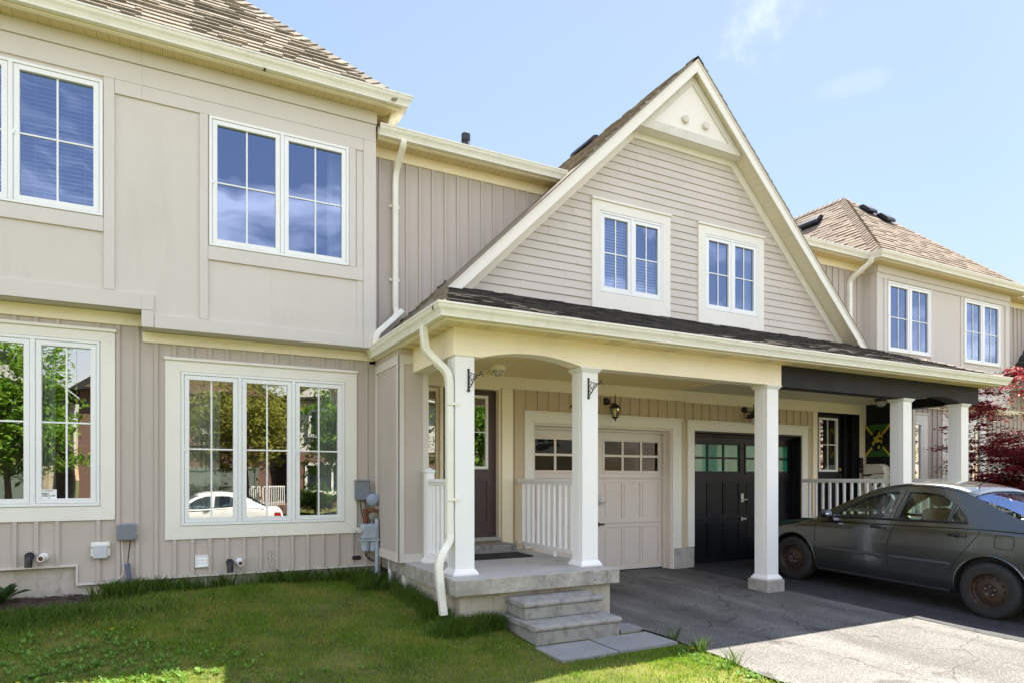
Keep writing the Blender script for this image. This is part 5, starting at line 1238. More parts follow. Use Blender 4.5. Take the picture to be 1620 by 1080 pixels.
# white drain pipes below the chase and a yellow cap
b = MB(); b.tube(smooth_path([(2.42, 7.95, 0.46), (2.42, 7.95, 0.28), (2.36, 7.85, 0.10)]), 0.028, 14); tag(b.build('drain_pipe', M_POST, smooth=True), 'bent white drain pipe under the tall chase, nearer the gas meter', 'pipe')
b = MB(); b.tube([(2.47, 7.55, 0.46), (2.475, 7.55, 0.02)], 0.034, 16); tag(b.build('drain_pipe', M_POST, smooth=True), 'straight white drain pipe under the tall chase, nearer the porch slab', 'pipe')
b = MB(); b.lathe(2.56, 0, [(0.028, 7.36), (0.03, 7.33), (0.018, 7.32)], 16, axis='y', cz=0.405); tag(b.build('pipe_cap', mat('yellow_plastic', (0.7, 0.6, 0.02), 0.4)), 'small yellow cap under the chase beside the porch slab', 'cap')

# picture and hose box on the dark porch side wall
t = thing('wall_picture', (11.84, 7.72, 2.15), 'green and black picture with a yellow diagonal cross on the black porch wall', 'picture')
XW = 11.838; y0, y1, z0, z1 = 7.47, 7.98, 1.84, 2.45
M_GRN = mat('flag_green', (0.02, 0.10, 0.015), 0.6, var=0.1); M_YEL = mat('flag_yellow', (0.55, 0.42, 0.02), 0.6, var=0.1)
MB().box(XW - 0.03, XW, y0, y1, z0, z1).build('canvas', M_BLACK, t)
cy, cz = (y0 + y1) / 2, (z0 + z1) / 2
b = MB(); xf = XW - 0.032
b.extr([(xf, y0 + 0.04, z1 - 0.002), (xf, y1 - 0.04, z1 - 0.002), (xf, cy, cz + 0.05)], (0.0015, 0, 0)); b.extr([(xf, y0 + 0.04, z0 + 0.002), (xf, y1 - 0.04, z0 + 0.002), (xf, cy, cz - 0.05)], (0.0015, 0, 0)); b.build('green_field', M_GRN, t)
b = MB(); xf = XW - 0.035; w = 0.03
for s in (-1, 1):
    p = Vector((0, y0 if s < 0 else y1, z1)); q = Vector((0, y1 if s < 0 else y0, z0)); d = (q - p).normalized(); n = Vector((0, -d.z, d.y)) * w
    off = 0.001 if s < 0 else 0
    a = [p + n * 0.6 + d * 0.02, q + n * 0.6 - d * 0.02, q - n * 0.6 - d * 0.02, p - n * 0.6 + d * 0.02]
    b.extr([(xf - off, v.y, v.z) for v in a], (0.0012, 0, 0))
b.box(xf - 0.002, xf, y0, y0 + 0.012, z0, z1)
b.build('cross', M_YEL, t)
b = MB(); pts = [(xf - 0.004, cy + 0.14 * math.cos(R(a)) * (1 + 0.18 * math.sin(R(5 * a))), cz + 0.19 * math.sin(R(a)) * (1 + 0.1 * math.cos(R(4 * a)))) for a in range(0, 360, 12)]
b.extr(pts, (0.0015, 0, 0)); f = b.build('dark_patch', M_BLACK, t)
b = MB(); rnd = random.Random(4)
for k in range(26):
    a = rnd.uniform(0, 6.28); r = rnd.uniform(0.0, 0.11); yy, zz = cy + r * math.cos(a), cz + r * 1.35 * math.sin(a); s1, s2, al = rnd.uniform(0.008, 0.022), rnd.uniform(0.015, 0.045), rnd.uniform(-0.6, 0.6)
    pts = [(xf - 0.006 - 0.0001 * k, yy + s1 * math.cos(u) * math.cos(al) - s2 * math.sin(u) * math.sin(al), zz + s1 * math.cos(u) * math.sin(al) + s2 * math.sin(u) * math.cos(al)) for u in [math.pi * j / 4 for j in range(8)]]
    b.poly(pts)
b.build('yellow_strokes', M_YEL, t, recalc=False)
t = thing('hose_box', (11.7, 7.7, 1.4), 'beige plastic hose box with a black band below the picture', 'hose box')
M_BEIGE = mat('beige_plastic', (0.62, 0.57, 0.46), 0.4, var=0.04)
def yz(pts, x0, x1): return [(x0, a, c) for a, c in pts], (x1 - x0, 0, 0)
b = MB(); pts = [(7.52, 1.18), (7.88, 1.18), (7.90, 1.45), (7.89, 1.66), (7.86, 1.70), (7.56, 1.70), (7.49, 1.66), (7.47, 1.52), (7.49, 1.30)]
b.extr(*yz(pts, 11.62, 11.80)); b.build('case', M_BEIGE, t, bevel=0.02, seg=3)
b = MB(); b.extr(*yz([(7.475, 1.535), (7.895, 1.50), (7.895, 1.475), (7.75, 1.475), (7.70, 1.51), (7.475, 1.52)], 11.612, 11.63)); b.build('band', M_BLACK, t)
b = MB(); b.lathe(0, 7.62, [(0.085, 11.62), (0.085, 11.605), (0.065, 11.60), (0.06, 11.61)], 26, axis='x', cz=1.35); b.build('hub', M_BLACK, t, smooth=True)
b = MB(); b.lathe(0, 7.62, [(0.055, 11.612), (0.04, 11.598)], 26, axis='x', cz=1.35); b.build('hub_cap', M_BEIGE, t, smooth=True)
b = MB(); b.box(11.60, 11.66, PG - 0.09, PG - 0.027, 1.62, 1.83); b.box(11.61, 11.65, PG - 0.10, PG - 0.03, 1.54, 1.60); o = b.build('mailbox', M_BLKPL, bevel=0.008); tag(o, 'small black mailbox on the trim beside the black front door', 'mailbox')

# curtains and blinds behind the windows
def curtain(x0, x1, z0, z1, y, label, folds=7, m=None, lean=0.0):
    b = MB(); n = folds * 8; top = []; bot = []
    for k in range(n + 1):
        u = k / n; yy = y + 0.035 * math.sin(u * folds * 2 * math.pi) + 0.01 * math.sin(u * 31)
        top.append((x0 + (x1 - x0) * u, yy * 1.0, z1)); bot.append((x0 + (x1 - x0) * (u * 0.95) + lean, yy + 0.01 * math.sin(9 * u), z0))
    for k in range(n): b.quad(top[k], top[k + 1], bot[k + 1], bot[k])
    for k in range(n):
        q = lambda p: (p[0], p[1] + 0.003, p[2])
        b.quad(q(top[k]), q(top[k + 1]), q(bot[k + 1]), q(bot[k]))
    o = b.build('curtain', m or M_CURTAIN, smooth='all', recalc=False)
    return tag(o, label, 'curtain', 'curtains behind the windows')
curtain(0.13, 0.50, 0.75, 2.68, PA + 0.13, 'grey green curtain at the left side of the three-part lower window')
curtain(1.60, 1.92, 0.75, 2.68, PA + 0.13, 'grey green curtain at the right side of the three-part lower window')
curtain(-1.25, -1.12, 0.95, 2.95, PA + 0.2, 'thin pale curtain in the leftmost lower window', folds=3)
curtain(1.70, 1.86, 4.0, 5.5, YP + 0.2, 'pale curtain edge at the right side of the upper two-part window', folds=3, m=M_BLIND)
curtain(12.62, 12.98, 3.95, 5.36, YP + 0.2, 'pink lilac curtain upstairs in the far right townhouse', folds=4, m=mat('lilac_curtain', (0.55, 0.42, 0.50), 0.8))
curtain(8.60, 8.74, 4.15, 5.35, GW + 0.15, 'pale curtain edge in the right gable window', folds=3, m=M_BLIND)
def blind(x0, x1, z0, z1, y, label, step=0.045, tilt=0.55):
    b = MB(); z = z0
    while z < z1:
        d, h = 0.02 * math.cos(tilt), 0.02 * math.sin(tilt)
        b.add([(x0, y - d, z - h), (x1, y - d, z - h), (x1, y + d, z + h), (x0, y + d, z + h), (x0, y - d, z - h + 0.0015), (x1, y - d, z - h + 0.0015), (x1, y + d, z + h + 0.0015), (x0, y + d, z + h + 0.0015)], [(0, 1, 2, 3), (4, 5, 6, 7), (0, 1, 5, 4), (3, 2, 6, 7)]); z += step
    b.box(x0, x1, y - 0.025, y + 0.025, z1, z1 + 0.035)
    for q in (0.18, 0.82):
        xx = x0 + (x1 - x0) * q; b.tube([(xx, y - 0.022, z0), (xx, y - 0.022, z1)], 0.0012, 5)
    o = b.build('window_blind', M_BLIND, recalc=False)
    return tag(o, label, 'blind', 'slatted blinds behind the windows')
blind(-1.37, -0.70, 4.20, 5.52, YP + 0.14, 'slatted white blind behind the upper left window with four panes')
blind(-2.88, -1.50, 4.20, 5.52, YP + 0.14, 'slatted white blind at the very left edge of the photo')
blind(5.58, 6.09, 4.20, 5.28, GW + 0.10, 'slatted white blind in the left half of the left gable window', tilt=1.1)
blind(6.13, 6.66, 4.20, 4.72, GW + 0.10, 'half raised slatted blind in the right half of the left gable window', tilt=1.0)
blind(15.34, 16.0, 4.0, 5.28, YP + 0.14, 'half open slatted blind upstairs at the far right', tilt=0.4)
blind(16.04, 16.71, 4.0, 5.28, YP + 0.14, 'closed slatted white blind upstairs at the far right', tilt=1.1)
blind(15.1, 16.46, 0.95, 2.66, PA + 0.14, 'slatted blind in the lower window behind the rightmost porch post', tilt=0.8)
t = thing('warning_sticker', (-1.15, PA, 1.24), 'small white alarm sticker in the corner of the leftmost lower window', 'sticker')
MB().box(-1.228, -1.09, PA + 0.005, PA + 0.008, 1.215, 1.315).build('sheet', M_WHITE, t)
def text(body, x, z, y, size, m, parent, name='lettering', bold=0.0):
    fc = bpy.data.curves.new(name, 'FONT'); fc.body = body; fc.size = size; fc.extrude = 0.0006; fc.align_x = 'CENTER'; fc.offset = bold
    fo = bpy.data.objects.new(name, fc); col.objects.link(fo); bpy.context.view_layer.update()
    dg = bpy.context.evaluated_depsgraph_get(); me = bpy.data.meshes.new_from_object(fo.evaluated_get(dg)); bpy.data.objects.remove(fo)
    me.materials.clear(); me.materials.append(m)
    me.transform(Matrix.Translation((x, y, z)) @ Matrix.Rotation(R(90), 4, 'X'))
    o = bpy.data.objects.new(name, me); col.objects.link(o); o.parent = parent; o.matrix_parent_inverse = Matrix.Translation(-parent.location)
    return o
text('WARNING', -1.159, 1.297, PA + 0.004, 0.014, M_BLACK, t); text('Sears', -1.185, 1.263, PA + 0.004, 0.026, M_BLACK, t, bold=0.0006); text('HOME ALARM', -1.159, 1.242, PA + 0.004, 0.018, M_BLACK, t, bold=0.0003); text('1-800', -1.159, 1.222, PA + 0.004, 0.012, M_BLACK, t)

# ------------------------------------------------------------------ cars
def interp(tab, s):
    for i in range(len(tab) - 1):
        a, b = tab[i], tab[i + 1]
        if s <= b[0]:
            t = (s - a[0]) / (b[0] - a[0]); return [a[k] + (b[k] - a[k]) * t for k in range(1, len(a))]
    return list(tab[-1][1:])
# station: s from nose, half width, shoulder height, centre height, bottom
BODY = [(0.00, 0.50, 0.58, 0.62, 0.36), (0.04, 0.64, 0.64, 0.68, 0.26), (0.13, 0.75, 0.71, 0.75, 0.21), (0.35, 0.815, 0.78, 0.83, 0.19), (0.75, 0.84, 0.855, 0.92, 0.185),
        (1.10, 0.848, 0.905, 0.985, 0.185), (1.45, 0.85, 0.94, 0.99, 0.185), (1.90, 0.852, 0.965, 0.99, 0.185), (2.35, 0.852, 0.985, 1.0, 0.185), (2.85, 0.852, 1.005, 1.02, 0.19),
        (3.30, 0.850, 1.02, 1.04, 0.20), (3.70, 0.842, 1.02, 1.065, 0.21), (4.00, 0.825, 1.015, 1.075, 0.23), (4.28, 0.785, 1.0, 1.065, 0.26), (4.42, 0.74, 0.93, 0.99, 0.30), (4.50, 0.66, 0.80, 0.86, 0.36), (4.53, 0.56, 0.70, 0.74, 0.42)]
def make_car(loc, rot, paint, label, group=None, full=True, rim_mat=None):
    t = thing('car', loc, label, 'car', group)
    def B(mb, name, m, parent=t, **k):
        o = mb.build(name, m, None, **k); o.parent = parent; return o
    S0 = 2.1
    # --- body shell
    mb = MB(); rings = []
    for s, W, T, C, Bt in BODY:
        h = T - Bt
        half = [(0.0, Bt), (W * 0.80, Bt), (W * 0.935, Bt + 0.015), (W * 0.972, Bt + h * 0.16), (W * 0.992, Bt + h * 0.36), (W * 1.0, Bt + h * 0.58), (W * 0.99, Bt + h * 0.78), (W * 0.968, T - 0.055), (W * 0.93, T - 0.012), (W * 0.84, T + (C - T) * 0.35), (W * 0.5, T + (C - T) * 0.85), (0.0, C)]
        ring = [(x, S0 - s, z) for x, z in half] + [(-x, S0 - s, z) for x, z in half[-2:0:-1]]
        rings.append(ring)
    n = len(rings[0]); v = [p for r in rings for p in r]
    f = [(i * n + k, i * n + (k + 1) % n, (i + 1) * n + (k + 1) % n, (i + 1) * n + k) for i in range(len(rings) - 1) for k in range(n)]
    f += [tuple(range(n)), tuple((len(rings) - 1) * n + k for k in range(n))]
    mb.add(v, f); body = B(mb, 'body', paint)
    sm_ = body.modifiers.new('s', 'SUBSURF'); sm_.levels = sm_.render_levels = 2
    WF, WR = S0 - 0.83, S0 - 3.42
    cut = MB()
    for yc, rr in ((WF, 0.365), (WR, 0.37)):
        for sg in (-1, 1):
            cut.lathe(0, yc, [(rr, sg * 0.56), (rr, sg * 1.0)], 48, axis='x', cz=0.325)
    co = cut.build('cut', M_DARK); co.location = (0, 0, 0)
    bo = body.modifiers.new('b', 'BOOLEAN'); bo.object = co; bo.operation = 'DIFFERENCE'; bo.solver = 'EXACT'
    body.parent = None; bpy.context.view_layer.update(); dg = bpy.context.evaluated_depsgraph_get()
    me = bpy.data.meshes.new_from_object(body.evaluated_get(dg)); body.modifiers.clear(); body.data = me; bpy.data.objects.remove(co)
    me.materials.clear(); me.materials.append(paint); me.materials.append(M_DARK)
    for p in me.polygons:
        c = p.center; p.material_index = 0; p.use_smooth = True
        for yc, rr in ((WF, 0.365), (WR, 0.37)):
            if math.hypot(c.y - yc, c.z - 0.325) < rr + 0.004 and abs(c.x) < 0.845 and abs(p.normal.x) < 0.5 or (abs(abs(c.x) - 0.56) < 0.002 and math.hypot(c.y - yc, c.z - 0.325) < rr): p.material_index = 1
    try: me.set_sharp_from_angle(angle=R(35))
    except Exception: pass
    bvh = BVHTree.FromObject(body, dg) if False else BVHTree.FromPolygons([v.co for v in me.vertices], [list(p.vertices) for p in me.polygons])
    body.parent = t
    def surf(s, z, sg=-1, out=0.002):
        hit = bvh.ray_cast(Vector((sg * 2.0, S0 - s, z)), Vector((-sg, 0, 0)))
        p, nrm = (hit[0], hit[1]) if hit[0] else (Vector((sg * 0.85, S0 - s, z)), Vector((sg, 0, 0)))
        if nrm.x * sg < 0: nrm = -nrm
        return p + nrm * out, nrm
    def ribbon(mb, pts, w, out=0.0015, sg=-1):
        P = [surf(a, b, sg, out) for a, b in pts]
        for i in range(len(P) - 1):
            (p, n1), (q, n2) = P[i], P[i + 1]; d = (q - p)
            if d.length < 1e-5: continue
            a = d.cross(n1).normalized() * w / 2; mb.quad(p - a, q - a, q + a, p + a)
    def dense(pts, k=8):
        o = []
        for i in range(len(pts) - 1):
            for j in range(k): tt = j / k; o.append((pts[i][0] * (1 - tt) + pts[i + 1][0] * tt, pts[i][1] * (1 - tt) + pts[i + 1][1] * tt))
        return o + [pts[-1]]
    def curve(pts, k=6):
        """Catmull-Rom through side-view points"""
        o = []; P = [pts[0]] + list(pts) + [pts[-1]]
        for i in range(1, len(P) - 2):
            for j in range(k):
                u = j / k; o.append(tuple(0.5 * ((2 * P[i][c]) + (-P[i - 1][c] + P[i + 1][c]) * u + (2 * P[i - 1][c] - 5 * P[i][c] + 4 * P[i + 1][c] - P[i + 2][c]) * u * u + (-P[i - 1][c] + 3 * P[i][c] - 3 * P[i + 1][c] + P[i + 2][c]) * u ** 3) for c in (0, 1)))
        return o + [pts[-1]]
    # --- wheel arch lips
    for yc, rr in ((0.83, 0.372), (3.42, 0.377)):
        for sg in (-1, 1):
            mb = MB(); pts = []
            for k in range(31):
                a = math.pi * (k / 30) * 1.16 - 0.25
                q, nr = surf(yc + rr * math.cos(a), 0.325 + rr * math.sin(a) , sg, -0.004); pts.append(q)
            mb.tube(pts, 0.011, 8); B(mb, 'wheel_arch', paint, smooth=True)
    # --- door shut lines
    for sg in (-1, 1):
        for nm, pts in (('front_door', [(1.19, 0.88), (1.20, 0.60), (1.23, 0.38), (1.33, 0.305), (1.8, 0.30), (2.30, 0.305), (2.27, 0.42), (2.245, 0.60), (2.27, 0.80), (2.33, 0.955)]),
                        ('rear_door', [(2.30, 0.31), (2.6, 0.31), (2.86, 0.335), (2.98, 0.45), (3.08, 0.62), (3.20, 0.79), (3.29, 0.93), (3.30, 0.985)])):
            mb = MB(); ribbon(mb, curve(pts), 0.007, sg=sg); B(mb, nm + '_gap', M_DARK, recalc=False)
            # raised moulding
            a, b_ = (1.24, 2.22) if nm == 'front_door' else (2.27, 3.02)
            mb = MB(); P = [surf(a + (b_ - a) * k / 16, 0.535 + 0.012 * ((a + (b_ - a) * k / 16) - 1.2), sg, 0.004)[0] for k in range(17)]
            mb.tube(P, [0.006] + [0.019] * 15 + [0.006], 8, squash=(0.45, 1)); B(mb, 'door_moulding', mat('moulding', (0.05, 0.052, 0.055), 0.45), smooth=True)
            hs = 2.11 if nm == 'front_door' else 3.07
            mb = MB(); c0, n0 = surf(hs, 0.895, sg, 0.0)
            P = [surf(hs - 0.095 + 0.19 * k / 10, 0.895 + 0.006 * math.sin(math.pi * k / 10), sg, 0.004 + 0.032 * math.sin(math.pi * min(1, max(0, (k) / 10))) ** 0.5)[0] for k in range(11)]
            mb.tube(P, 0.016, 8, squash=(0.7, 1)); B(mb, 'door_handle', M_BLKPL, smooth=True)
            mb = MB(); mb.lathe(0, c0.y, [(0.034, c0.x + sg * 0.003), (0.02, c0.x + sg * 0.0035)], 20, axis='x', cz=0.893); B(mb, 'handle_cup', M_DARK)
        mb = MB(); ribbon(mb, curve([(3.47, 0.935), (3.55, 0.94), (3.63, 0.935), (3.645, 0.90), (3.645, 0.84), (3.63, 0.80), (3.55, 0.795), (3.475, 0.80), (3.46, 0.84), (3.46, 0.90), (3.47, 0.935)], 4), 0.006, sg=sg)
        if sg < 0: B(mb, 'fuel_flap_gap', M_DARK, recalc=False)
        mb = MB(); ribbon(mb, curve([(3.62, 0.62), (3.75, 0.66), (4.05, 0.665), (4.35, 0.66)], 5), 0.005, sg=sg); ribbon(mb, curve([(0.40, 0.60), (0.30, 0.60), (0.18, 0.58)], 5), 0.005, sg=sg); B(mb, 'bumper_gap', M_DARK, recalc=False)
        mb = MB(); P = [surf(a, 0.235, sg, 0.0)[0] for a in [1.25 + 0.175 * k for k in range(11)]]; mb.tube(P, 0.02, 8); B(mb, 'sill', M_BLKPL, smooth=True)
    # --- greenhouse, side planes lean in with height
    LX = lambda z: 0.800 - 0.46 * (z - 0.985)
    def side(pts, sg, th=0.025, o=0.0): return [(sg * (LX(z) + o), S0 - s, z) for s, z in pts]
    belt = lambda s: 0.955 + 0.0375 * (s - 1.35)
    outer = curve([(1.22, 0.965), (1.60, 1.19), (1.90, 1.335), (2.30, 1.425), (2.75, 1.435), (3.10, 1.365), (3.50, 1.185), (3.86, 1.055)], 5)
    wf = [(1.48, 0.995), (1.60, 1.095), (1.88, 1.262), (2.10, 1.335), (2.275, 1.355), (2.235, 1.00)]
    wr = [(2.345, 1.008), (2.40, 1.357), (2.60, 1.365), (2.80, 1.345), (2.945, 1.265), (2.925, 1.025)]
    wq = [(2.965, 1.028), (2.985, 1.24), (3.06, 1.17), (3.14, 1.09), (3.165, 1.035)]
    for sg in (-1, 1):
        # frame = outline polygon triangulated around the three windows
        bm = bmesh.new()
        loops = [outer + [(3.86, 0.99), (3.3, 0.985), (2.3, 0.945), (1.22, 0.92)], wf, wr, wq]
        edges = []
        for lp in loops:
            vs = [bm.verts.new(side([p], sg)[0]) for p in lp]
            for i in range(len(vs)): edges.append(bm.edges.new((vs[i], vs[(i + 1) % len(vs)])))
        res = bmesh.ops.triangle_fill(bm, use_beauty=True, use_dissolve=False, edges=edges)
        def inside(p, poly):
            c = False
            for i in range(len(poly)):
                a, b2 = poly[i], poly[i - 1]
                if (a[1] > p[1]) != (b2[1] > p[1]) and p[0] < (b2[0] - a[0]) * (p[1] - a[1]) / (b2[1] - a[1]) + a[0]: c = not c
            return c
        dead = [fc for fc in bm.faces if any(inside((S0 - fc.calc_center_median().y, fc.calc_center_median().z), w_) for w_ in (wf, wr, wq))]
        bmesh.ops.delete(bm, geom=dead, context='FACES_ONLY')
        mesh = bpy.data.meshes.new('side_frame'); bm.to_mesh(mesh); bm.free(); mesh.materials.append(paint)
        so = bpy.data.objects.new('side_frame', mesh); col.objects.link(so); so.parent = t
        sd = so.modifiers.new('th', 'SOLIDIFY'); sd.thickness = 0.03; sd.offset = 0
        for w_, nm in ((wf, 'front_side_window'), (wr, 'rear_side_window'), (wq, 'quarter_window')):
            mb = MB(); mb.poly(side(w_, sg, o=-0.004)); B(mb, nm, M_CARGL, recalc=False)
            mb = MB(); lp = side(w_ + [w_[0]], sg, o=0.014); mb.tube(lp, 0.007, 6); B(mb, 'window_seal', M_BLKPL)
        mb = MB(); mb.tube([(sg * (LX(belt(s)) + 0.022), S0 - s, belt(s) + 0.028) for s in [1.46 + 0.17 * k for k in range(11)]], 0.011, 6, squash=(0.5, 1)); B(mb, 'belt_trim', M_BLKPL)
        mb = MB(); ln = [(sg * (LX(z) + 0.018), S0 - s, z) for s, z in [(2.295, 1.0), (2.30, 1.10), (2.325, 1.22), (2.345, 1.30), (2.36, 1.39)]]; mb.tube(ln, 0.0035, 5); B(mb, 'door_gap', M_DARK)
        # mirror
        mb = MB(); cx, cy, cz = sg * 0.90, S0 - 1.40, 1.02
        for k in range(1):
            rs = []
            for i in range(7):
                u = i / 6; a = math.sin(math.pi * (0.12 + 0.76 * u)) ** 0.6; rs.append([(cx + sg * (-0.10 + 0.20 * u), cy + 0.045 * a * math.cos(q), cz + 0.062 * a * math.sin(q)) for q in [2 * math.pi * j / 14 for j in range(14)]])
            vv = [p for r in rs for p in r]; ff = [(i * 14 + j, i * 14 + (j + 1) % 14, (i + 1) * 14 + (j + 1) % 14, (i + 1) * 14 + j) for i in range(6) for j in range(14)] + [tuple(range(14)), tuple(84 + j for j in range(14))]
            mb.add(vv, ff)
        mb.box(min(sg * 0.78, sg * 0.84), max(sg * 0.78, sg * 0.84), cy - 0.02, cy + 0.07, 0.96, 1.0)
        mo = B(mb, 'wing_mirror', M_BLKPL, smooth=True)
        mb = MB(); mb.poly([(cx + 0.075 * math.cos(q), cy - 0.047, cz + 0.048 * math.sin(q)) for q in [2 * math.pi * j / 18 for j in range(18)]]); go = B(mb, 'mirror_glass', mat('mirror', (0.8, 0.8, 0.82), 0.02, metal=1.0, var=0.0), parent=mo, recalc=False)
    # --- roof and end glass
    def sheet(rows, m, name, **k):
        mb = MB(); nn = len(rows[0]); vv = [p for r in rows for p in r]
        mb.add(vv, [(i * nn + j, i * nn + j + 1, (i + 1) * nn + j + 1, (i + 1) * nn + j) for i in range(len(rows) - 1) for j in range(nn - 1)]); o = B(mb, name, m, smooth='all', recalc=False); return o
    def zr(s): return [z for z in (interp([(p[0], p[1]) for p in outer], s))][0]
    us = [-1 + 2 * k / 16 for k in range(17)]
    rows = []
    for k in range(13):
        s = 1.86 + (3.16 - 1.86) * k / 12; ze = zr(s) - 0.012; w = LX(ze) + 0.012
        rows.append([(u * w, S0 - s - (0.10 if k == 0 else -0.04 if k == 12 else 0) * (1 - u * u) * (-1 if k == 0 else 1) * 0.6, ze + 0.052 * (1 - abs(u) ** 2.6) + 0.012 * (1 - (abs(u) > 0.99))) for u in us])
    ro = sheet(rows, paint, 'roof'); sd = ro.modifiers.new('th', 'SOLIDIFY'); sd.thickness = 0.02; sd.offset = -1
    top, bot = rows[0], [(u * 0.74, S0 - 1.16 + 0.10 * (1 - u * u), 0.965 + 0.03 * (1 - u * u)) for u in us]
    sheet([[tuple(a[c] * (1 - q) + b2[c] * q for c in range(3)) for a, b2 in zip(top, bot)] for q in (0, 0.33, 0.66, 1)], M_CARGL, 'windscreen')
    top, bot = rows[-1], [(u * 0.70, S0 - 3.88 - 0.06 * (1 - u * u), 1.065 + 0.015 * (1 - u * u)) for u in us]
    sheet([[tuple(a[c] * (1 - q) + b2[c] * q + (0.03 * math.sin(math.pi * q) if c == 2 else 0) for c in range(3)) for a, b2 in zip(top, bot)] for q in (0, 0.25, 0.5, 0.75, 1)], M_CARGL if not full else glass('car_rear_glass', (0.25, 0.3, 0.32), 0.06, wave=0, refl=(0.22, 0.29, 0.46)), 'rear_window')
    mb = MB(); mb.tube([(-0.30, S0 - 3.02, 1.475), (-0.315, S0 - 3.17, 1.56)], [0.006, 0.002], 6); mb.lathe(-0.30, S0 - 3.02, [(0.025, 1.465), (0.012, 1.482)], 12); B(mb, 'aerial', M_BLKPL)
    # --- cabin
    mb = MB(); mb.box(-0.70, 0.70, S0 - 3.9, S0 - 1.2, 0.30, 0.80); B(mb, 'cabin_floor', mat('dark_trim', (0.03, 0.03, 0.032), 0.9))
    mb = MB(); mb.box(-0.70, 0.70, S0 - 1.62, S0 - 1.15, 0.78, 0.97); B(mb, 'dashboard', MATS['dark_trim'], bevel=0.05)
    mseat = mat('seat_fabric', (0.10, 0.098, 0.09), 0.9)
    for x in (-0.36, 0.36):
        mb = MB(); mb.box(x - 0.24, x + 0.24, S0 - 2.42, S0 - 1.9, 0.62, 0.80); B(mb, 'seat', mseat, bevel=0.05, seg=3)
        mb = MB(); mb.extr([(x - 0.22, S0 - 2.36, 0.72), (x - 0.22, S0 - 2.48, 0.74), (x - 0.22, S0 - 2.66, 1.16), (x - 0.22, S0 - 2.54, 1.18)], (0.44, 0, 0)); B(mb, 'seat_back', mseat, bevel=0.05, seg=3)
        mb = MB(); mb.box(x - 0.13, x + 0.13, S0 - 2.68, S0 - 2.58, 1.19, 1.35); B(mb, 'headrest', mseat, bevel=0.04, seg=3)
        mb = MB(); mb.box(x - 0.14, x + 0.14, S0 - 3.36, S0 - 3.28, 1.04, 1.19); B(mb, 'headrest', mseat, bevel=0.035, seg=3)
    mb = MB(); mb.box(-0.62, 0.62, S0 - 3.10, S0 - 2.75, 0.62, 0.78); mb.extr([(-0.62, S0 - 3.10, 0.70), (-0.62, S0 - 3.25, 0.72), (-0.62, S0 - 3.38, 1.06), (-0.62, S0 - 3.26, 1.08)], (1.24, 0, 0)); B(mb, 'rear_bench', mseat, bevel=0.04, seg=3)
    mb = MB(); mb.box(-0.68, 0.68, S0 - 3.80, S0 - 3.38, 0.98, 1.03); B(mb, 'parcel_shelf', MATS['dark_trim'])
    mb = MB(); mb.tube([(-0.36 + 0.185 * math.cos(a), S0 - 1.78 + 0.08 * math.sin(a), 0.96 + 0.165 * math.sin(a)) for a in [2 * math.pi * k / 28 for k in range(29)]], 0.014, 8, cap=False); mb.tube([(-0.54, S0 - 1.78, 0.955), (-0.18, S0 - 1.78, 0.955)], 0.018, 6); B(mb, 'steering_wheel', M_BLKPL, smooth=True)
    # --- wheels
    rm = rim_mat or mat('rusted_steel_wheel', (0.05, 0.03, 0.022), 0.5, metal=0.3, var=0.4, vscale=14, stain=0.9, stain_col=(0.10, 0.05, 0.024), stain_scale=6)
    mt = mat('tyre_rubber', (0.02, 0.02, 0.02), 0.82, var=0.2, vscale=12, stain=0.5, stain_col=(0.05, 0.043, 0.035), stain_scale=9, bump=0.3, bscale=60)
    for yc in (WF, WR):
        for sg in (-1, 1):
            wx = sg * 0.745; r0 = 0.315
            w = thing('wheel', (0, 0, 0), None, None); w.parent = t
            del_keys = [k for k in ('label', 'category') if k in w.keys()]
            bpy.data.objects.remove(w)
            T = MB(); prof = [(0.195, -0.09), (0.235, -0.098), (0.285, -0.098), (0.307, -0.085), (0.315, -0.06), (0.315, 0.06), (0.307, 0.085), (0.285, 0.098), (0.235, 0.098), (0.195, 0.09), (0.19, 0.05), (0.19, -0.05)]
            nn = 60; vv = []; ff = []
            for k in range(nn):
                a = 2 * math.pi * k / nn
                for j, (r, x) in enumerate(prof):
                    rr = r - (0.006 if (k % 2 and 2 < j < 7) else 0); vv.append((wx + x, yc + rr * math.cos(a), 0.315 + rr * math.sin(a)))
            m_ = len(prof)
            for k in range(nn):
                for j in range(m_): ff.append((k * m_ + j, k * m_ + (j + 1) % m_, ((k + 1) % nn) * m_ + (j + 1) % m_, ((k + 1) % nn) * m_ + j))
            T.add(vv, ff); to = B(T, 'wheel', mt, smooth=True)
            Rm = MB(); xo = sg
            prof2 = [(0.205, 0.09), (0.205, 0.098), (0.195, 0.098), (0.186, 0.085), (0.176, 0.05), (0.168, 0.045), (0.155, 0.05), (0.10, 0.062), (0.075, 0.066), (0.06, 0.048), (0.034, 0.046), (0.032, 0.06), (0.026, 0.066), (0.0, 0.066)]
            nn = 48; vv = []; ff = []
            for j, (r, x) in enumerate(prof2):
                for k in range(nn): a = 2 * math.pi * k / nn; vv.append((wx + xo * x, yc + r * math.cos(a), 0.315 + r * math.sin(a)))
            for j in range(len(prof2) - 1):
                for k in range(nn): ff.append((j * nn + k, j * nn + (k + 1) % nn, (j + 1) * nn + (k + 1) % nn, (j + 1) * nn + k))
            Rm.add(vv, ff); B(Rm, 'rim', rm, parent=to, smooth=True)
            Hs = MB()
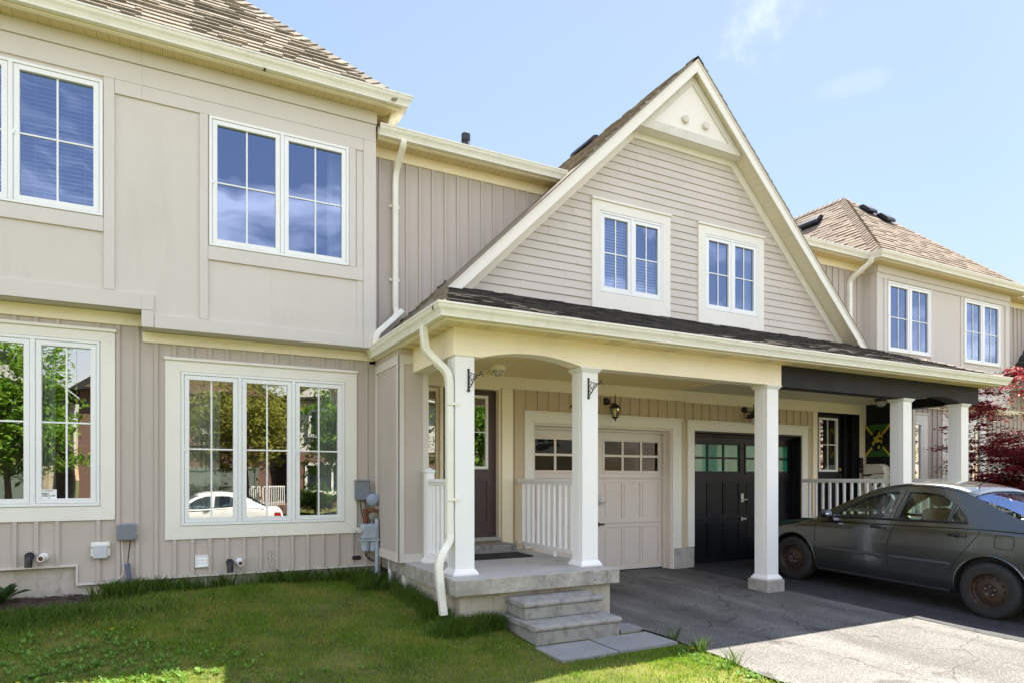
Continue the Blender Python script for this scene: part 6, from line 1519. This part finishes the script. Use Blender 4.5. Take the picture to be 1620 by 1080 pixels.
            for k in range(12):
                a = 2 * math.pi * k / 12; cy_, cz_ = yc + 0.146 * math.cos(a), 0.315 + 0.146 * math.sin(a)
                pts = [(wx + xo * 0.0575, cy_ + 0.024 * math.cos(q) * -math.sin(a) + 0.0105 * math.sin(q) * math.cos(a), cz_ + 0.024 * math.cos(q) * math.cos(a) + 0.0105 * math.sin(q) * math.sin(a)) for q in [2 * math.pi * j / 12 for j in range(12)]]
                Hs.extr(pts, (-xo * 0.004, 0, 0))
            B(Hs, 'rim_slots', M_DARK, parent=to)
            Nn = MB()
            for k in range(5):
                a = 2 * math.pi * k / 5 + 0.3; Nn.lathe(0, yc + 0.05 * math.cos(a), [(0.012, wx + xo * 0.045), (0.012, wx + xo * 0.062), (0.007, wx + xo * 0.07)], 6, axis='x', cz=0.315 + 0.05 * math.sin(a))
            B(Nn, 'lug_nuts', M_STEEL, parent=to)
    # --- lamps, plate, mudflap
    for sg in (-1, 1):
        mb = MB(); P = [surf(a, 0.84, sg, 0.004)[0] for a in (4.18, 4.26, 4.34, 4.41)]; Q_ = [surf(a, 0.70, sg, 0.004)[0] for a in (4.18, 4.26, 4.34, 4.41)]
        for i in range(3): mb.quad(P[i], P[i + 1], Q_[i + 1], Q_[i])
        B(mb, 'tail_light', mat('red_lens', (0.35, 0.01, 0.01), 0.15, coat=0.8), recalc=False)
        mb = MB(); P = [surf(a, 0.70, sg, 0.004)[0] for a in (0.10, 0.2, 0.3, 0.42)]; Q_ = [surf(a, 0.60, sg, 0.004)[0] for a in (0.10, 0.2, 0.3, 0.42)]
        for i in range(3): mb.quad(P[i], P[i + 1], Q_[i + 1], Q_[i])
        B(mb, 'headlight', mat('headlamp_lens', (0.5, 0.5, 0.5), 0.1, coat=1.0), recalc=False)
        for s in (3.81,): mb = MB(); mb.box(min(sg * 0.68, sg * 0.835), max(sg * 0.68, sg * 0.835), S0 - s - 0.008, S0 - s + 0.004, 0.13, 0.34); B(mb, 'mudflap', M_BLKPL)
    t.rotation_euler = rot
    return t
def paint_mat(name, c, metal, rough, dust=(0.2, 0.19, 0.17), damt=0.25):
    m = mat(name, c, rough, metal=metal, var=0.04, vscale=2, coat=1.0, stain=damt, stain_col=dust, stain_scale=2.5); return m
M_PAINT = paint_mat('grey_car_paint', (0.125, 0.134, 0.13), 0.9, 0.22, damt=0.05)
make_car((8.885, 5.31, -0.093), (math.atan(0.033), 0, 0), M_PAINT, 'dark grey sedan with rusty steel wheels parked nose first at the black garage')
make_car((0.9, -6.9, -0.49), (0, 0, R(90)), paint_mat('white_car_paint', (0.75, 0.75, 0.74), 0.0, 0.25, damt=0.05), 'white sedan at the far kerb of the street, seen mirrored in the lower windows')

# ------------------------------------------------------------------ lawn and plants
def leaf_mat(name, c1, c2, trans=0.3, rough=0.55, patch=None, psc=0.8, isl=0.35):
    if name in MATS: return MATS[name]
    m = bpy.data.materials.new(name); m.use_nodes = True; t = m.node_tree; t.nodes.clear()
    o = N(t, 'ShaderNodeOutputMaterial'); b = N(t, 'ShaderNodeBsdfPrincipled'); tr = N(t, 'ShaderNodeBsdfTranslucent'); ms = N(t, 'ShaderNodeMixShader'); ms.inputs[0].default_value = trans
    g = N(t, 'ShaderNodeNewGeometry'); mx = N(t, 'ShaderNodeMixRGB'); mx.inputs['Color1'].default_value = (*c1, 1); mx.inputs['Color2'].default_value = (*c2, 1); t.links.new(g.outputs['Random Per Island'], mx.inputs['Fac'])
    out = mx.outputs[0]
    if patch:
        tc = N(t, 'ShaderNodeTexCoord'); n = N(t, 'ShaderNodeTexNoise'); n.inputs['Scale'].default_value = psc; n.inputs['Detail'].default_value = 7; n.inputs['Roughness'].default_value = 0.65
        t.links.new(tc.outputs['Object'], n.inputs['Vector']); mr = N(t, 'ShaderNodeMapRange'); mr.inputs['From Min'].default_value = 0.47; mr.inputs['From Max'].default_value = 0.66; t.links.new(n.outputs['Fac'], mr.inputs['Value'])
        m2 = N(t, 'ShaderNodeMixRGB'); m2.inputs['Color2'].default_value = (*patch, 1); t.links.new(mr.outputs[0], m2.inputs['Fac']); t.links.new(out, m2.inputs['Color1']); out = m2.outputs[0]
    t.links.new(out, b.inputs['Base Color']); t.links.new(out, tr.inputs[0]); b.inputs['Roughness'].default_value = rough; b.inputs['Specular IOR Level'].default_value = 0.3
    t.links.new(b.outputs[0], ms.inputs[1]); t.links.new(tr.outputs[0], ms.inputs[2]); t.links.new(ms.outputs[0], o.inputs[0]); MATS[name] = m; return m
def np_mesh(name, verts, nper, m, faces_per=1, parent=None):
    """verts (K*nper, 3): each run of nper vertices is one polygon"""
    K = len(verts) // nper; me = bpy.data.meshes.new(name)
    me.vertices.add(len(verts)); me.vertices.foreach_set('co', verts.astype(np.float32).ravel())
    me.loops.add(K * nper); me.loops.foreach_set('vertex_index', np.arange(K * nper, dtype=np.int32))
    me.polygons.add(K); me.polygons.foreach_set('loop_start', np.arange(0, K * nper, nper, dtype=np.int32))
    try: me.polygons.foreach_set('loop_total', np.full(K, nper, dtype=np.int32))
    except Exception: pass
    me.update(calc_edges=True); me.materials.append(m)
    o = bpy.data.objects.new(name, me); col.objects.link(o)
    if parent: o.parent = parent; o.matrix_parent_inverse = Matrix.Translation(-parent.location)
    return o
def on_lawn(x, y):
    ok = (y < 8.28) & (y > -5.0)
    ok &= ~((x > 2.45) & (x < 4.4) & (y > 5.85))
    ok &= ~((x > 2.9) & (x < 4.0) & (y > 5.19)); ok &= ~((x > 2.92) & (x < 4.25) & (y > 4.66) & (y < 5.22)); ok &= ~((x > 3.9) & (x < 4.3) & (y > 5.2))
    edge = 4.22 + 0.03 * np.sin(3.1 * y) + 0.018 * np.sin(7.7 * y + 1)
    ok &= ~((x > edge + 0.02) & (x < 10.25)); ok &= ~((x > 9.8) & (x < 12.1) & (y > 5.75)); ok &= ~((x > 10.1) & (x < 11.3) & (y > 5.1))
    ok &= ~((x < -0.65) & (y > 7.7 + 0.35 * S((x + 1.6) / 1.1)))
    ok &= ~((x > 2.28) & (x < 2.5) & (y > 7.9))
    return ok
def blades(name, n, box, hmin, hmax, m, w=0.004, lean=0.5, dens=None, pts=None):
    if pts is None:
        x = rng.uniform(box[0], box[1], n); y = rng.uniform(box[2], box[3], n)
    else: x, y = pts
    k = on_lawn(x, y)
    if dens is not None: k &= rng.random(len(x)) < dens(x, y)
    x, y = x[k], y[k]; z = ground_z(x, y) - 0.004; N_ = len(x)
    a = rng.uniform(0, 2 * np.pi, N_); h = rng.uniform(hmin, hmax, N_) ** 1.0; ln = rng.uniform(0.1, lean, N_) * h; b = rng.uniform(0, 2 * np.pi, N_); ww = w * rng.uniform(0.6, 1.3, N_)
    p = np.stack([x, y, z], 1); sd = np.stack([np.cos(a), np.sin(a), np.zeros(N_)], 1) * ww[:, None]; tip = np.stack([np.cos(b) * ln, np.sin(b) * ln, h], 1); mid = tip * np.array([0.35, 0.35, 0.55])
    v = np.stack([p - sd, p + sd, p + mid + sd * 0.75, p + tip, p + mid - sd * 0.75], 1).reshape(-1, 3)
    return np_mesh(name, v, 5, m)
M_GRASS = leaf_mat('lawn_grass', (0.10, 0.21, 0.012), (0.25, 0.38, 0.035), 0.45, patch=(0.36, 0.36, 0.07), psc=1.9)
M_TALL = leaf_mat('tall_grass', (0.06, 0.13, 0.015), (0.16, 0.25, 0.035), 0.5)
lawn_noise = lambda x, y: np.clip(0.55 + 0.3 * np.sin(2.3 * x + 1.1 * y) * np.sin(1.9 * y - 0.8 * x + 2) + 0.2 * np.sin(6.1 * x) * np.sin(5.3 * y + 1), 0.15, 1)
tag(blades('lawn_grass', 360000, (-3.8, 4.3, 3.9, 8.3), 0.012, 0.042, M_GRASS, w=0.0028, lean=1.1, dens=lawn_noise), kind='stuff')
tag(blades('lawn_grass', 110000, (-8, 4.3, -4.5, 3.9), 0.02, 0.05, M_GRASS, w=0.006, lean=1.1), kind='stuff')
tag(blades('lawn_grass', 60000, (10.2, 17, 3.5, 8.3), 0.02, 0.05, M_GRASS, w=0.006, lean=1.1), kind='stuff')
M_STRAW = leaf_mat('straw', (0.30, 0.24, 0.10), (0.48, 0.40, 0.19), 0.3)
tag(blades('dry_grass', 26000, (-3.8, 4.25, 3.9, 8.25), 0.004, 0.02, M_STRAW, w=0.0016, lean=2.6, dens=lambda x, y: np.clip(0.25 + 0.5 * np.sin(1.7 * x + 2.2) * np.sin(2.6 * y), 0.08, 1)), kind='stuff')
def litter(n):
    x = np.concatenate([rng.uniform(-0.6, 2.4, n), rng.normal(2.2, 0.15, n // 3), rng.uniform(2.3, 2.9, n // 4), rng.uniform(4.25, 4.6, n // 3)]); y = np.concatenate([8.2 - np.abs(rng.normal(0, 0.16, n)), rng.normal(7.9, 0.2, n // 3), rng.normal(5.75, 0.05, n // 4), rng.uniform(3.4, 8, n // 3)])
    z = ground_z(x, y) + 0.018; L = len(x); a = rng.uniform(0, 6.28, L); s_ = rng.uniform(0.006, 0.018, L)
    u = np.stack([np.cos(a), np.sin(a), rng.uniform(-.4, .4, L)], 1) * s_[:, None]; v = np.stack([-np.sin(a), np.cos(a), rng.uniform(-.4, .4, L)], 1) * s_[:, None] * 0.6; p = np.stack([x, y, z], 1)
    return np_mesh('dry_leaves', np.stack([p - u, p - v, p + u, p + v], 1).reshape(-1, 3), 4, leaf_mat('brown_leaf', (0.12, 0.06, 0.025), (0.28, 0.17, 0.08), 0.1))
tag(litter(170), kind='stuff')
# long grass against walls and the porch
def fringe_pts():
    X = []; Y = []
    def strip(n, x0, x1, y0, y1, clump=9):
        cx = rng.uniform(x0, x1, n // 60); cy = rng.uniform(y0, y1, n // 60)
        i = rng.integers(0, len(cx), n); X.append(cx[i] + rng.normal(0, 0.05, n)); Y.append(np.clip(cy[i] + rng.normal(0, 0.035, n), y0 - 0.1, y1 + 0.05))
    strip(3600, -0.35, 2.25, 8.14, 8.27); strip(2600, -0.75, -0.30, 8.0, 8.25); strip(2600, 2.30, 2.42, 5.9, 7.3); strip(1500, 2.5, 2.92, 5.72, 5.84); strip(1500, 2.2, 2.6, 5.6, 5.85); strip(500, 4.17, 4.25, 3.9, 5.2)
    strip(1600, 1.95, 2.4, 7.5, 8.1)
    return np.concatenate(X), np.concatenate(Y)
tag(blades('tall_grass', 0, None, 0.05, 0.20, M_TALL, w=0.0035, lean=0.9, pts=fringe_pts()), kind='stuff')
tag(blades('tall_grass', 0, None, 0.04, 0.12, M_TALL, w=0.004, lean=1.0, pts=(rng.normal(-1.9, 0.8, 9000), rng.normal(7.35, 0.22, 9000))), kind='stuff')
# dead stalks by the wall
# broad leaved weeds in the left foreground
def weed_patch(name, n, cx, cy, sx, sy, lmin, lmax, m):
    V = []
    x = rng.normal(cx, sx, n); y = rng.normal(cy, sy, n); k = on_lawn(x, y); x, y = x[k], y[k]; z = ground_z(x, y)
    for i in range(len(x)):
        nl = rng.integers(4, 8); a0 = rng.uniform(0, 6.28)
        for j in range(nl):
            a = a0 + j * 6.28 / nl + rng.uniform(-0.3, 0.3); L = rng.uniform(lmin, lmax); w = L * rng.uniform(0.14, 0.24); el = rng.uniform(0.35, 1.1)
            d = np.array([math.cos(a) * math.cos(el), math.sin(a) * math.cos(el), math.sin(el)]); s_ = np.array([-math.sin(a), math.cos(a), 0]); p = np.array([x[i], y[i], z[i]])
            q1 = p + d * L * 0.45; q2 = p + d * L * 0.8 - np.array([0, 0, L * 0.08]); q3 = p + d * L - np.array([0, 0, L * 0.22])
            V += [p, q1 + s_ * w * 0.8, q2 + s_ * w * 0.7, q3, q2 - s_ * w * 0.7, q1 - s_ * w * 0.8]
    return np_mesh(name, np.array(V), 6, m)
M_WEED = leaf_mat('weed_leaf', (0.09, 0.20, 0.025), (0.20, 0.36, 0.06), 0.4)
tag(weed_patch('broadleaf_weeds', 300, -0.75, 6.05, 0.6, 0.5, 0.03, 0.08, M_WEED), kind='stuff')
tag(weed_patch('broadleaf_weeds', 190, -0.3, 5.4, 0.6, 0.3, 0.025, 0.07, M_WEED), kind='stuff')
tag(weed_patch('broadleaf_weeds', 70, 4.1, 4.3, 0.07, 0.5, 0.03, 0.07, M_WEED), kind='stuff')
tag(weed_patch('broadleaf_weeds', 22, 3.4, 5.19, 0.4, 0.01, 0.03, 0.06, M_WEED), kind='stuff')
def dandelion(x, y, h, label):
    z = gz(x, y); t = thing('dandelion', (x, y, z), label, 'flower', 'dandelions in the lawn')
    b = MB(); b.tube([(x, y, z), (x + 0.006, y, z + h * 0.5), (x + 0.002, y + 0.003, z + h)], 0.0018, 6); b.build('stem', M_WEED, t)
    b = MB()
    for k in range(26):
        a = 2.4 * k; r = 0.005 + 0.011 * (k / 26); p = Vector((x, y, z + h)); d = Vector((math.cos(a), math.sin(a), 0)); s_ = Vector((-math.sin(a), math.cos(a), 0)) * 0.002
        b.quad(p - s_, p + s_, p + d * r * 1.3 + s_ + Vector((0, 0, 0.008 - 0.006 * k / 26)), p + d * r * 1.3 - s_ + Vector((0, 0, 0.008 - 0.006 * k / 26)))
    b.build('flower_head', mat('dandelion_yellow', (0.85, 0.62, 0.01), 0.6), t, recalc=False)
dandelion(-0.47, 6.6, 0.06, 'yellow dandelion among weeds, the one nearer the wall'); dandelion(-0.95, 5.55, 0.06, 'yellow dandelion low in the left corner of the photo'); dandelion(4.12, 4.42, 0.05, 'yellow dandelion at the edge of the driveway')
# seedy stalk against the wall
t = thing('weed_stalk', (1.05, 8.15, 0.15), 'tall thin weed stalk standing before the foundation', 'weed')
b = MB()
for k in range(3):
    x0 = 1.08 + 0.02 * k; b.tube([(x0, 8.12, gz(1.05, 8.12)), (x0 - 0.06, 8.13, 0.35), (x0 - 0.10 + 0.03 * k, 8.14, 0.60 - 0.06 * k)], [0.003, 0.002, 0.001], 5)
    for j in range(8): zz = 0.38 + 0.025 * j; b.tube([(x0 - 0.07 - 0.003 * j + 0.004 * k * j, 8.135, zz), (x0 - 0.07 + random.uniform(-0.035, 0.035), 8.13, zz + 0.02)], 0.0018, 4)
b.build('stem', mat('dry_stem', (0.10, 0.09, 0.05), 0.8), t)
# leafy plant at the very left by the mulch
def leafy_plant(x, y, label, n=26, L=0.26):
    z = gz(x, y) + 0.02; t = thing('leafy_plant', (x, y, z), label, 'plant'); V = []
    for i in range(n):
        a = rng.uniform(0, 6.28); el = rng.uniform(0.3, 1.3); l = L * rng.uniform(0.6, 1.1); w = l * 0.17; d = np.array([math.cos(a) * math.cos(el), math.sin(a) * math.cos(el), math.sin(el)]); s_ = np.array([-math.sin(a), math.cos(a), 0]); p = np.array([x, y, z])
        q1 = p + d * l * 0.5; q2 = p + d * l * 0.8 - np.array([0, 0, l * 0.08]); q3 = p + d * l - np.array([0, 0, l * 0.22]); V += [p, q1 + s_ * w, q2 + s_ * w * 0.7, q3, q2 - s_ * w * 0.7, q1 - s_ * w]
    np_mesh('leaves', np.array(V), 6, leaf_mat('dark_leaf', (0.03, 0.08, 0.02), (0.07, 0.15, 0.035), 0.3), parent=t)
leafy_plant(-1.52, 8.02, 'dark green leafy plant by the foundation at the left edge', L=0.32)

# ------------------------------------------------------------------ trees
def tree(name, x, y, h, r, label, m_leaf, m_bark, nleaf, lsize, layers=False, trunk_h=None, seed=1, group=None, rough_shape=0.35, tr=0.12, zc=None, flat=0.75):
    g = np.random.default_rng(seed); z = gz(x, y); t = thing(name, (x, y, z), label, 'tree', group)
    th = trunk_h or h * 0.3; zc = zc or (z + th + (h - th) * 0.5); rz = (h - th) * 0.55
    b = MB(); tips = []
    b.tube([(x, y, z - 0.1), (x + 0.03, y, z + th * 0.5), (x, y + 0.02, z + th * 1.1), (x + 0.05, y, z + h * 0.7)], [tr * 1.25, tr, tr * 0.8, tr * 0.25], 10)
    nb = 26 if layers else 30
    for i in range(nb):
        a = g.uniform(0, 6.28); u = g.uniform(0, 1); z0 = z + th * (0.5 if layers else 0.8) + (h * 0.5) * u * 0.8; el = g.uniform(0.1, 0.5) if layers else g.uniform(0.2, 0.9)
        rr = r * (1 - 0.45 * u) * g.uniform(0.75, 1.05); p1 = np.array([x + 0.02, y, z0]); p3 = p1 + np.array([math.cos(a) * rr, math.sin(a) * rr, rr * math.tan(el) * 0.6]); p2 = (p1 + p3) / 2 + np.array([g.uniform(-.1, .1), g.uniform(-.1, .1), 0.12 * rr])
        b.tube([p1, p2, p3], [tr * 0.35, tr * 0.2, tr * 0.05], 6)
        for q in (0.45, 0.6, 0.75, 0.9, 1.0):
            c = p1 * (1 - q) + p3 * q + np.array([0, 0, 0.1 * rr * math.sin(math.pi * q)])
            for _ in range(3):
                o = g.normal(0, r * 0.13, 3) * np.array([1, 1, 0.4 if layers else 0.8]); b.tube([c, c + o], [tr * 0.06, 0.003], 4); tips.append(c + o)
        tips.append(p3)
    if not layers:
        for i in range(220):
            d = g.normal(0, 1, 3); d /= np.linalg.norm(d); k = (g.uniform(0.35, 1.0) ** 0.4) * (1 + rough_shape * g.uniform(-1, 0.6)); tips.append(np.array([x, y, zc]) + d * k * np.array([r, r, rz]))
    else:
        for i in range(300):
            a = g.uniform(0, 6.28); zz = g.uniform(-1, 1); k = math.sqrt(max(0, 1 - zz * zz)) * g.uniform(0.6, 1.0); tips.append(np.array([x + math.cos(a) * k * r, y + math.sin(a) * k * r, zc + zz * rz]))
    b.build('trunk', m_bark, t, smooth=True)
    tips = np.array(tips); n = nleaf; i = g.integers(0, len(tips), n); cs = g.uniform(0.5, 1.3, len(tips))[i][:, None]
    off = g.normal(0, 1, (n, 3)) * np.array([1, 1, 0.22 if layers else 0.7]) * (r * 0.085) * cs; p = tips[i] + off
    if layers: p[:, 2] -= 0.12 * (np.hypot(off[:, 0], off[:, 1]))
    a = g.uniform(0, 6.28, n); tl = g.uniform(-0.9, 0.9, n) * (0.5 if layers else 1); s_ = lsize * g.uniform(0.6, 1.3, n)
    u = np.stack([np.cos(a), np.sin(a), tl], 1) * s_[:, None]; v = np.stack([-np.sin(a) * 0.5, np.cos(a) * 0.5, g.uniform(-0.5, 0.5, n)], 1) * s_[:, None]
    vv = np.stack([p - u, p - v * 0.8 - u * 0.1, p + u, p + v * 0.8 - u * 0.1], 1).reshape(-1, 3)
    np_mesh('crown', vv, 4, m_leaf, parent=t)
    return t
M_BARK = mat('bark', (0.09, 0.065, 0.045), 0.9, var=0.3, vscale=12, bump=0.8, bscale=30)
M_REDLEAF = leaf_mat('red_maple_leaf', (0.10, 0.008, 0.018), (0.30, 0.03, 0.03), 0.45)
tree('red_maple', 14.62, 6.35, 3.45, 1.62, 'red japanese maple behind the grey sedan at the right edge', M_REDLEAF, M_BARK, 60000, 0.034, layers=True, trunk_h=0.9, seed=5, tr=0.06)
M_GLEAF = leaf_mat('green_leaf', (0.08, 0.20, 0.015), (0.22, 0.36, 0.04), 0.45); M_GLEAF2 = leaf_mat('olive_leaf', (0.15, 0.18, 0.02), (0.32, 0.31, 0.06), 0.45)
GT = 'street trees mirrored in the windows'
tree('street_tree', -5.6, -9.0 - 5.2, 7.5, 2.3, 'bright green tree across the street mirrored in the leftmost lower window', M_GLEAF, M_BARK, 14000, 0.12, seed=11, group=GT)
tree('street_tree', 7.3, -14.8, 7.0, 2.0, 'green tree across the street mirrored in the right part of the three-part window', M_GLEAF, M_BARK, 14000, 0.11, seed=12, group=GT)
tree('street_tree', 3.0, -16.0, 7.5, 2.9, 'thin olive tree across the street mirrored in the middle of the three-part window', M_GLEAF2, M_BARK, 14000, 0.10, seed=13, group=GT)
tree('street_tree', 14.5, -15.5, 8.0, 2.6, 'large green tree across the street further along to the right', M_GLEAF, M_BARK, 10000, 0.13, seed=14, group=GT)

# ------------------------------------------------------------------ houses across the street (mirrored in the windows)
def brick(name, c1, c2, mortar, sx=5.0):
    m, t, b, o = _base(name); b.inputs['Roughness'].default_value = 0.85
    tc = N(t, 'ShaderNodeTexCoord'); mp = N(t, 'ShaderNodeMapping'); mp.inputs['Rotation'].default_value = (R(90), 0, 0); br = N(t, 'ShaderNodeTexBrick')
    br.inputs['Color1'].default_value = (*c1, 1); br.inputs['Color2'].default_value = (*c2, 1); br.inputs['Mortar'].default_value = (*mortar, 1); br.inputs['Scale'].default_value = sx; br.inputs['Mortar Size'].default_value = 0.015
    t.links.new(tc.outputs['Object'], mp.inputs['Vector']); t.links.new(mp.outputs[0], br.inputs['Vector']); t.links.new(br.outputs['Color'], b.inputs['Base Color']); MATS[name] = m; return m
M_BRICK = brick('red_brick', (0.17, 0.075, 0.045), (0.13, 0.055, 0.035), (0.4, 0.35, 0.3), 4.5); M_STONE = brick('buff_stone', (0.48, 0.40, 0.27), (0.38, 0.31, 0.2), (0.3, 0.26, 0.2), 2.6)
def far_house(x0, x1, y, label, lower, upper, h1=3.0, h2=6.0, gable=True):
    t = thing('house', ((x0 + x1) / 2, y, -0.3), label, 'house', 'houses across the street')
    MB().box(x0, x1, y - 9, y, -0.5, h1).build('lower_wall', lower, t); MB().box(x0, x1, y - 9, y - 0.1, h1, h2).build('upper_wall', upper, t)
    r = MB(); xm = (x0 + x1) / 2; rr = (x1 - x0) / 2 + 0.5
    r.xz([(xm - rr, h2 - 0.1), (xm + rr, h2 - 0.1), (xm, h2 + rr * 0.62)], y - 9.3, y + 0.4); r.build('roof', M_SHD, t)
    g = MB(); g.xz([(xm - rr + 0.7, h2), (xm + rr - 0.7, h2), (xm, h2 + rr * 0.62 - 0.5)], y + 0.4, y + 0.42); g.build('gable', upper, t)
    def win(a, b, c, d, n=2):
        f = MB(); f.ring(a - 0.1, b + 0.1, c - 0.1, d + 0.1, 0.16, y, y + 0.06)
        for k in range(1, n): xx = a + (b - a) * k / n; f.box(xx - 0.05, xx + 0.05, y, y + 0.055, c + 0.06, d - 0.06)
        w = f.build('window', M_WHITE, t); MB().box(a, b, y - 0.02, y + 0.02, c, d).build('pane', mat('far_glass', (0.03, 0.04, 0.05), 0.05, spec=1.0), w)
    L = x1 - x0
    win(x0 + 0.12 * L, x0 + 0.35 * L, h1 + 0.9, h1 + 2.3); win(x0 + 0.62 * L, x0 + 0.85 * L, h1 + 0.9, h1 + 2.3)
    win(x0 + 0.10 * L, x0 + 0.34 * L, 0.6, 2.2, 3)
    gd = MB(); gd.box(x0 + 0.52 * L, x0 + 0.92 * L, y - 0.02, y + 0.05, -0.4, 1.9); gd.ring(x0 + 0.52 * L - 0.15, x0 + 0.92 * L + 0.15, -0.55, 2.05, 0.15, y, y + 0.08); gd.build('garage_door', mat('far_garage', (0.16, 0.20, 0.17), 0.5), t)
    pr = MB(); pr.box(x0 + 0.4 * L, x0 + 0.5 * L, y, y + 0.04, -0.3, 1.8); pr.build('door', M_BROWN, t)
    return t
far_house(-14.5, -5.3, -21.5, 'house across the street with buff stone below and pale siding above', M_STONE, mat('pale_siding', (0.62, 0.60, 0.56), 0.6))
far_house(-4.2, 4.8, -22.0, 'red brick house across the street left of the street trees', M_BRICK, M_BRICK)
far_house(5.8, 14.8, -21.5, 'brown brick house across the street behind the green tree', M_BRICK, MATS['pale_siding'])
far_house(16, 25, -22.0, 'pale house across the street far to the right', M_STONE, MATS['pale_siding'])
far_house(-26, -16, -22.0, 'brick house across the street far to the left', M_BRICK, MATS['pale_siding'])
for k, (hx, hy) in enumerate(((0.3, -17.2), (1.9, -17.6), (6.4, -17.4), (8.2, -17.0))):
    tree('shrub', hx, hy, 1.5, 1.0, ['low olive shrub across the street left of the picket fence', 'low olive shrub in front of the picket fence across the street', 'low green shrub right of the picket fence across the street', 'rightmost low green shrub across the street'][k], M_GLEAF2 if k < 2 else M_GLEAF, M_BARK, 3500, 0.07, seed=40 + k, trunk_h=0.15, tr=0.05, group='shrubs across the street')
t = thing('white_fence', (2.5, -19.2, -0.3), 'white picket fence on a porch across the street', 'fence')
b = MB(); b.box(0.6, 5.2, -19.03, -18.98, 0.95, 1.03); b.box(0.6, 5.2, -19.03, -18.98, 0.2, 0.26)
for k in range(40): x = 0.65 + k * 0.115; b.box(x, x + 0.05, -18.98, -18.96, 0.1, 1.0)
b.build('pickets', M_POST, t)
t = thing('front_porch', (2.5, -19.5, -0.3), 'brick edged porch base across the street', 'porch'); MB().box(0.3, 5.6, -21.9, -18.9, -0.4, 0.08).build('slab', M_BRICK, t)
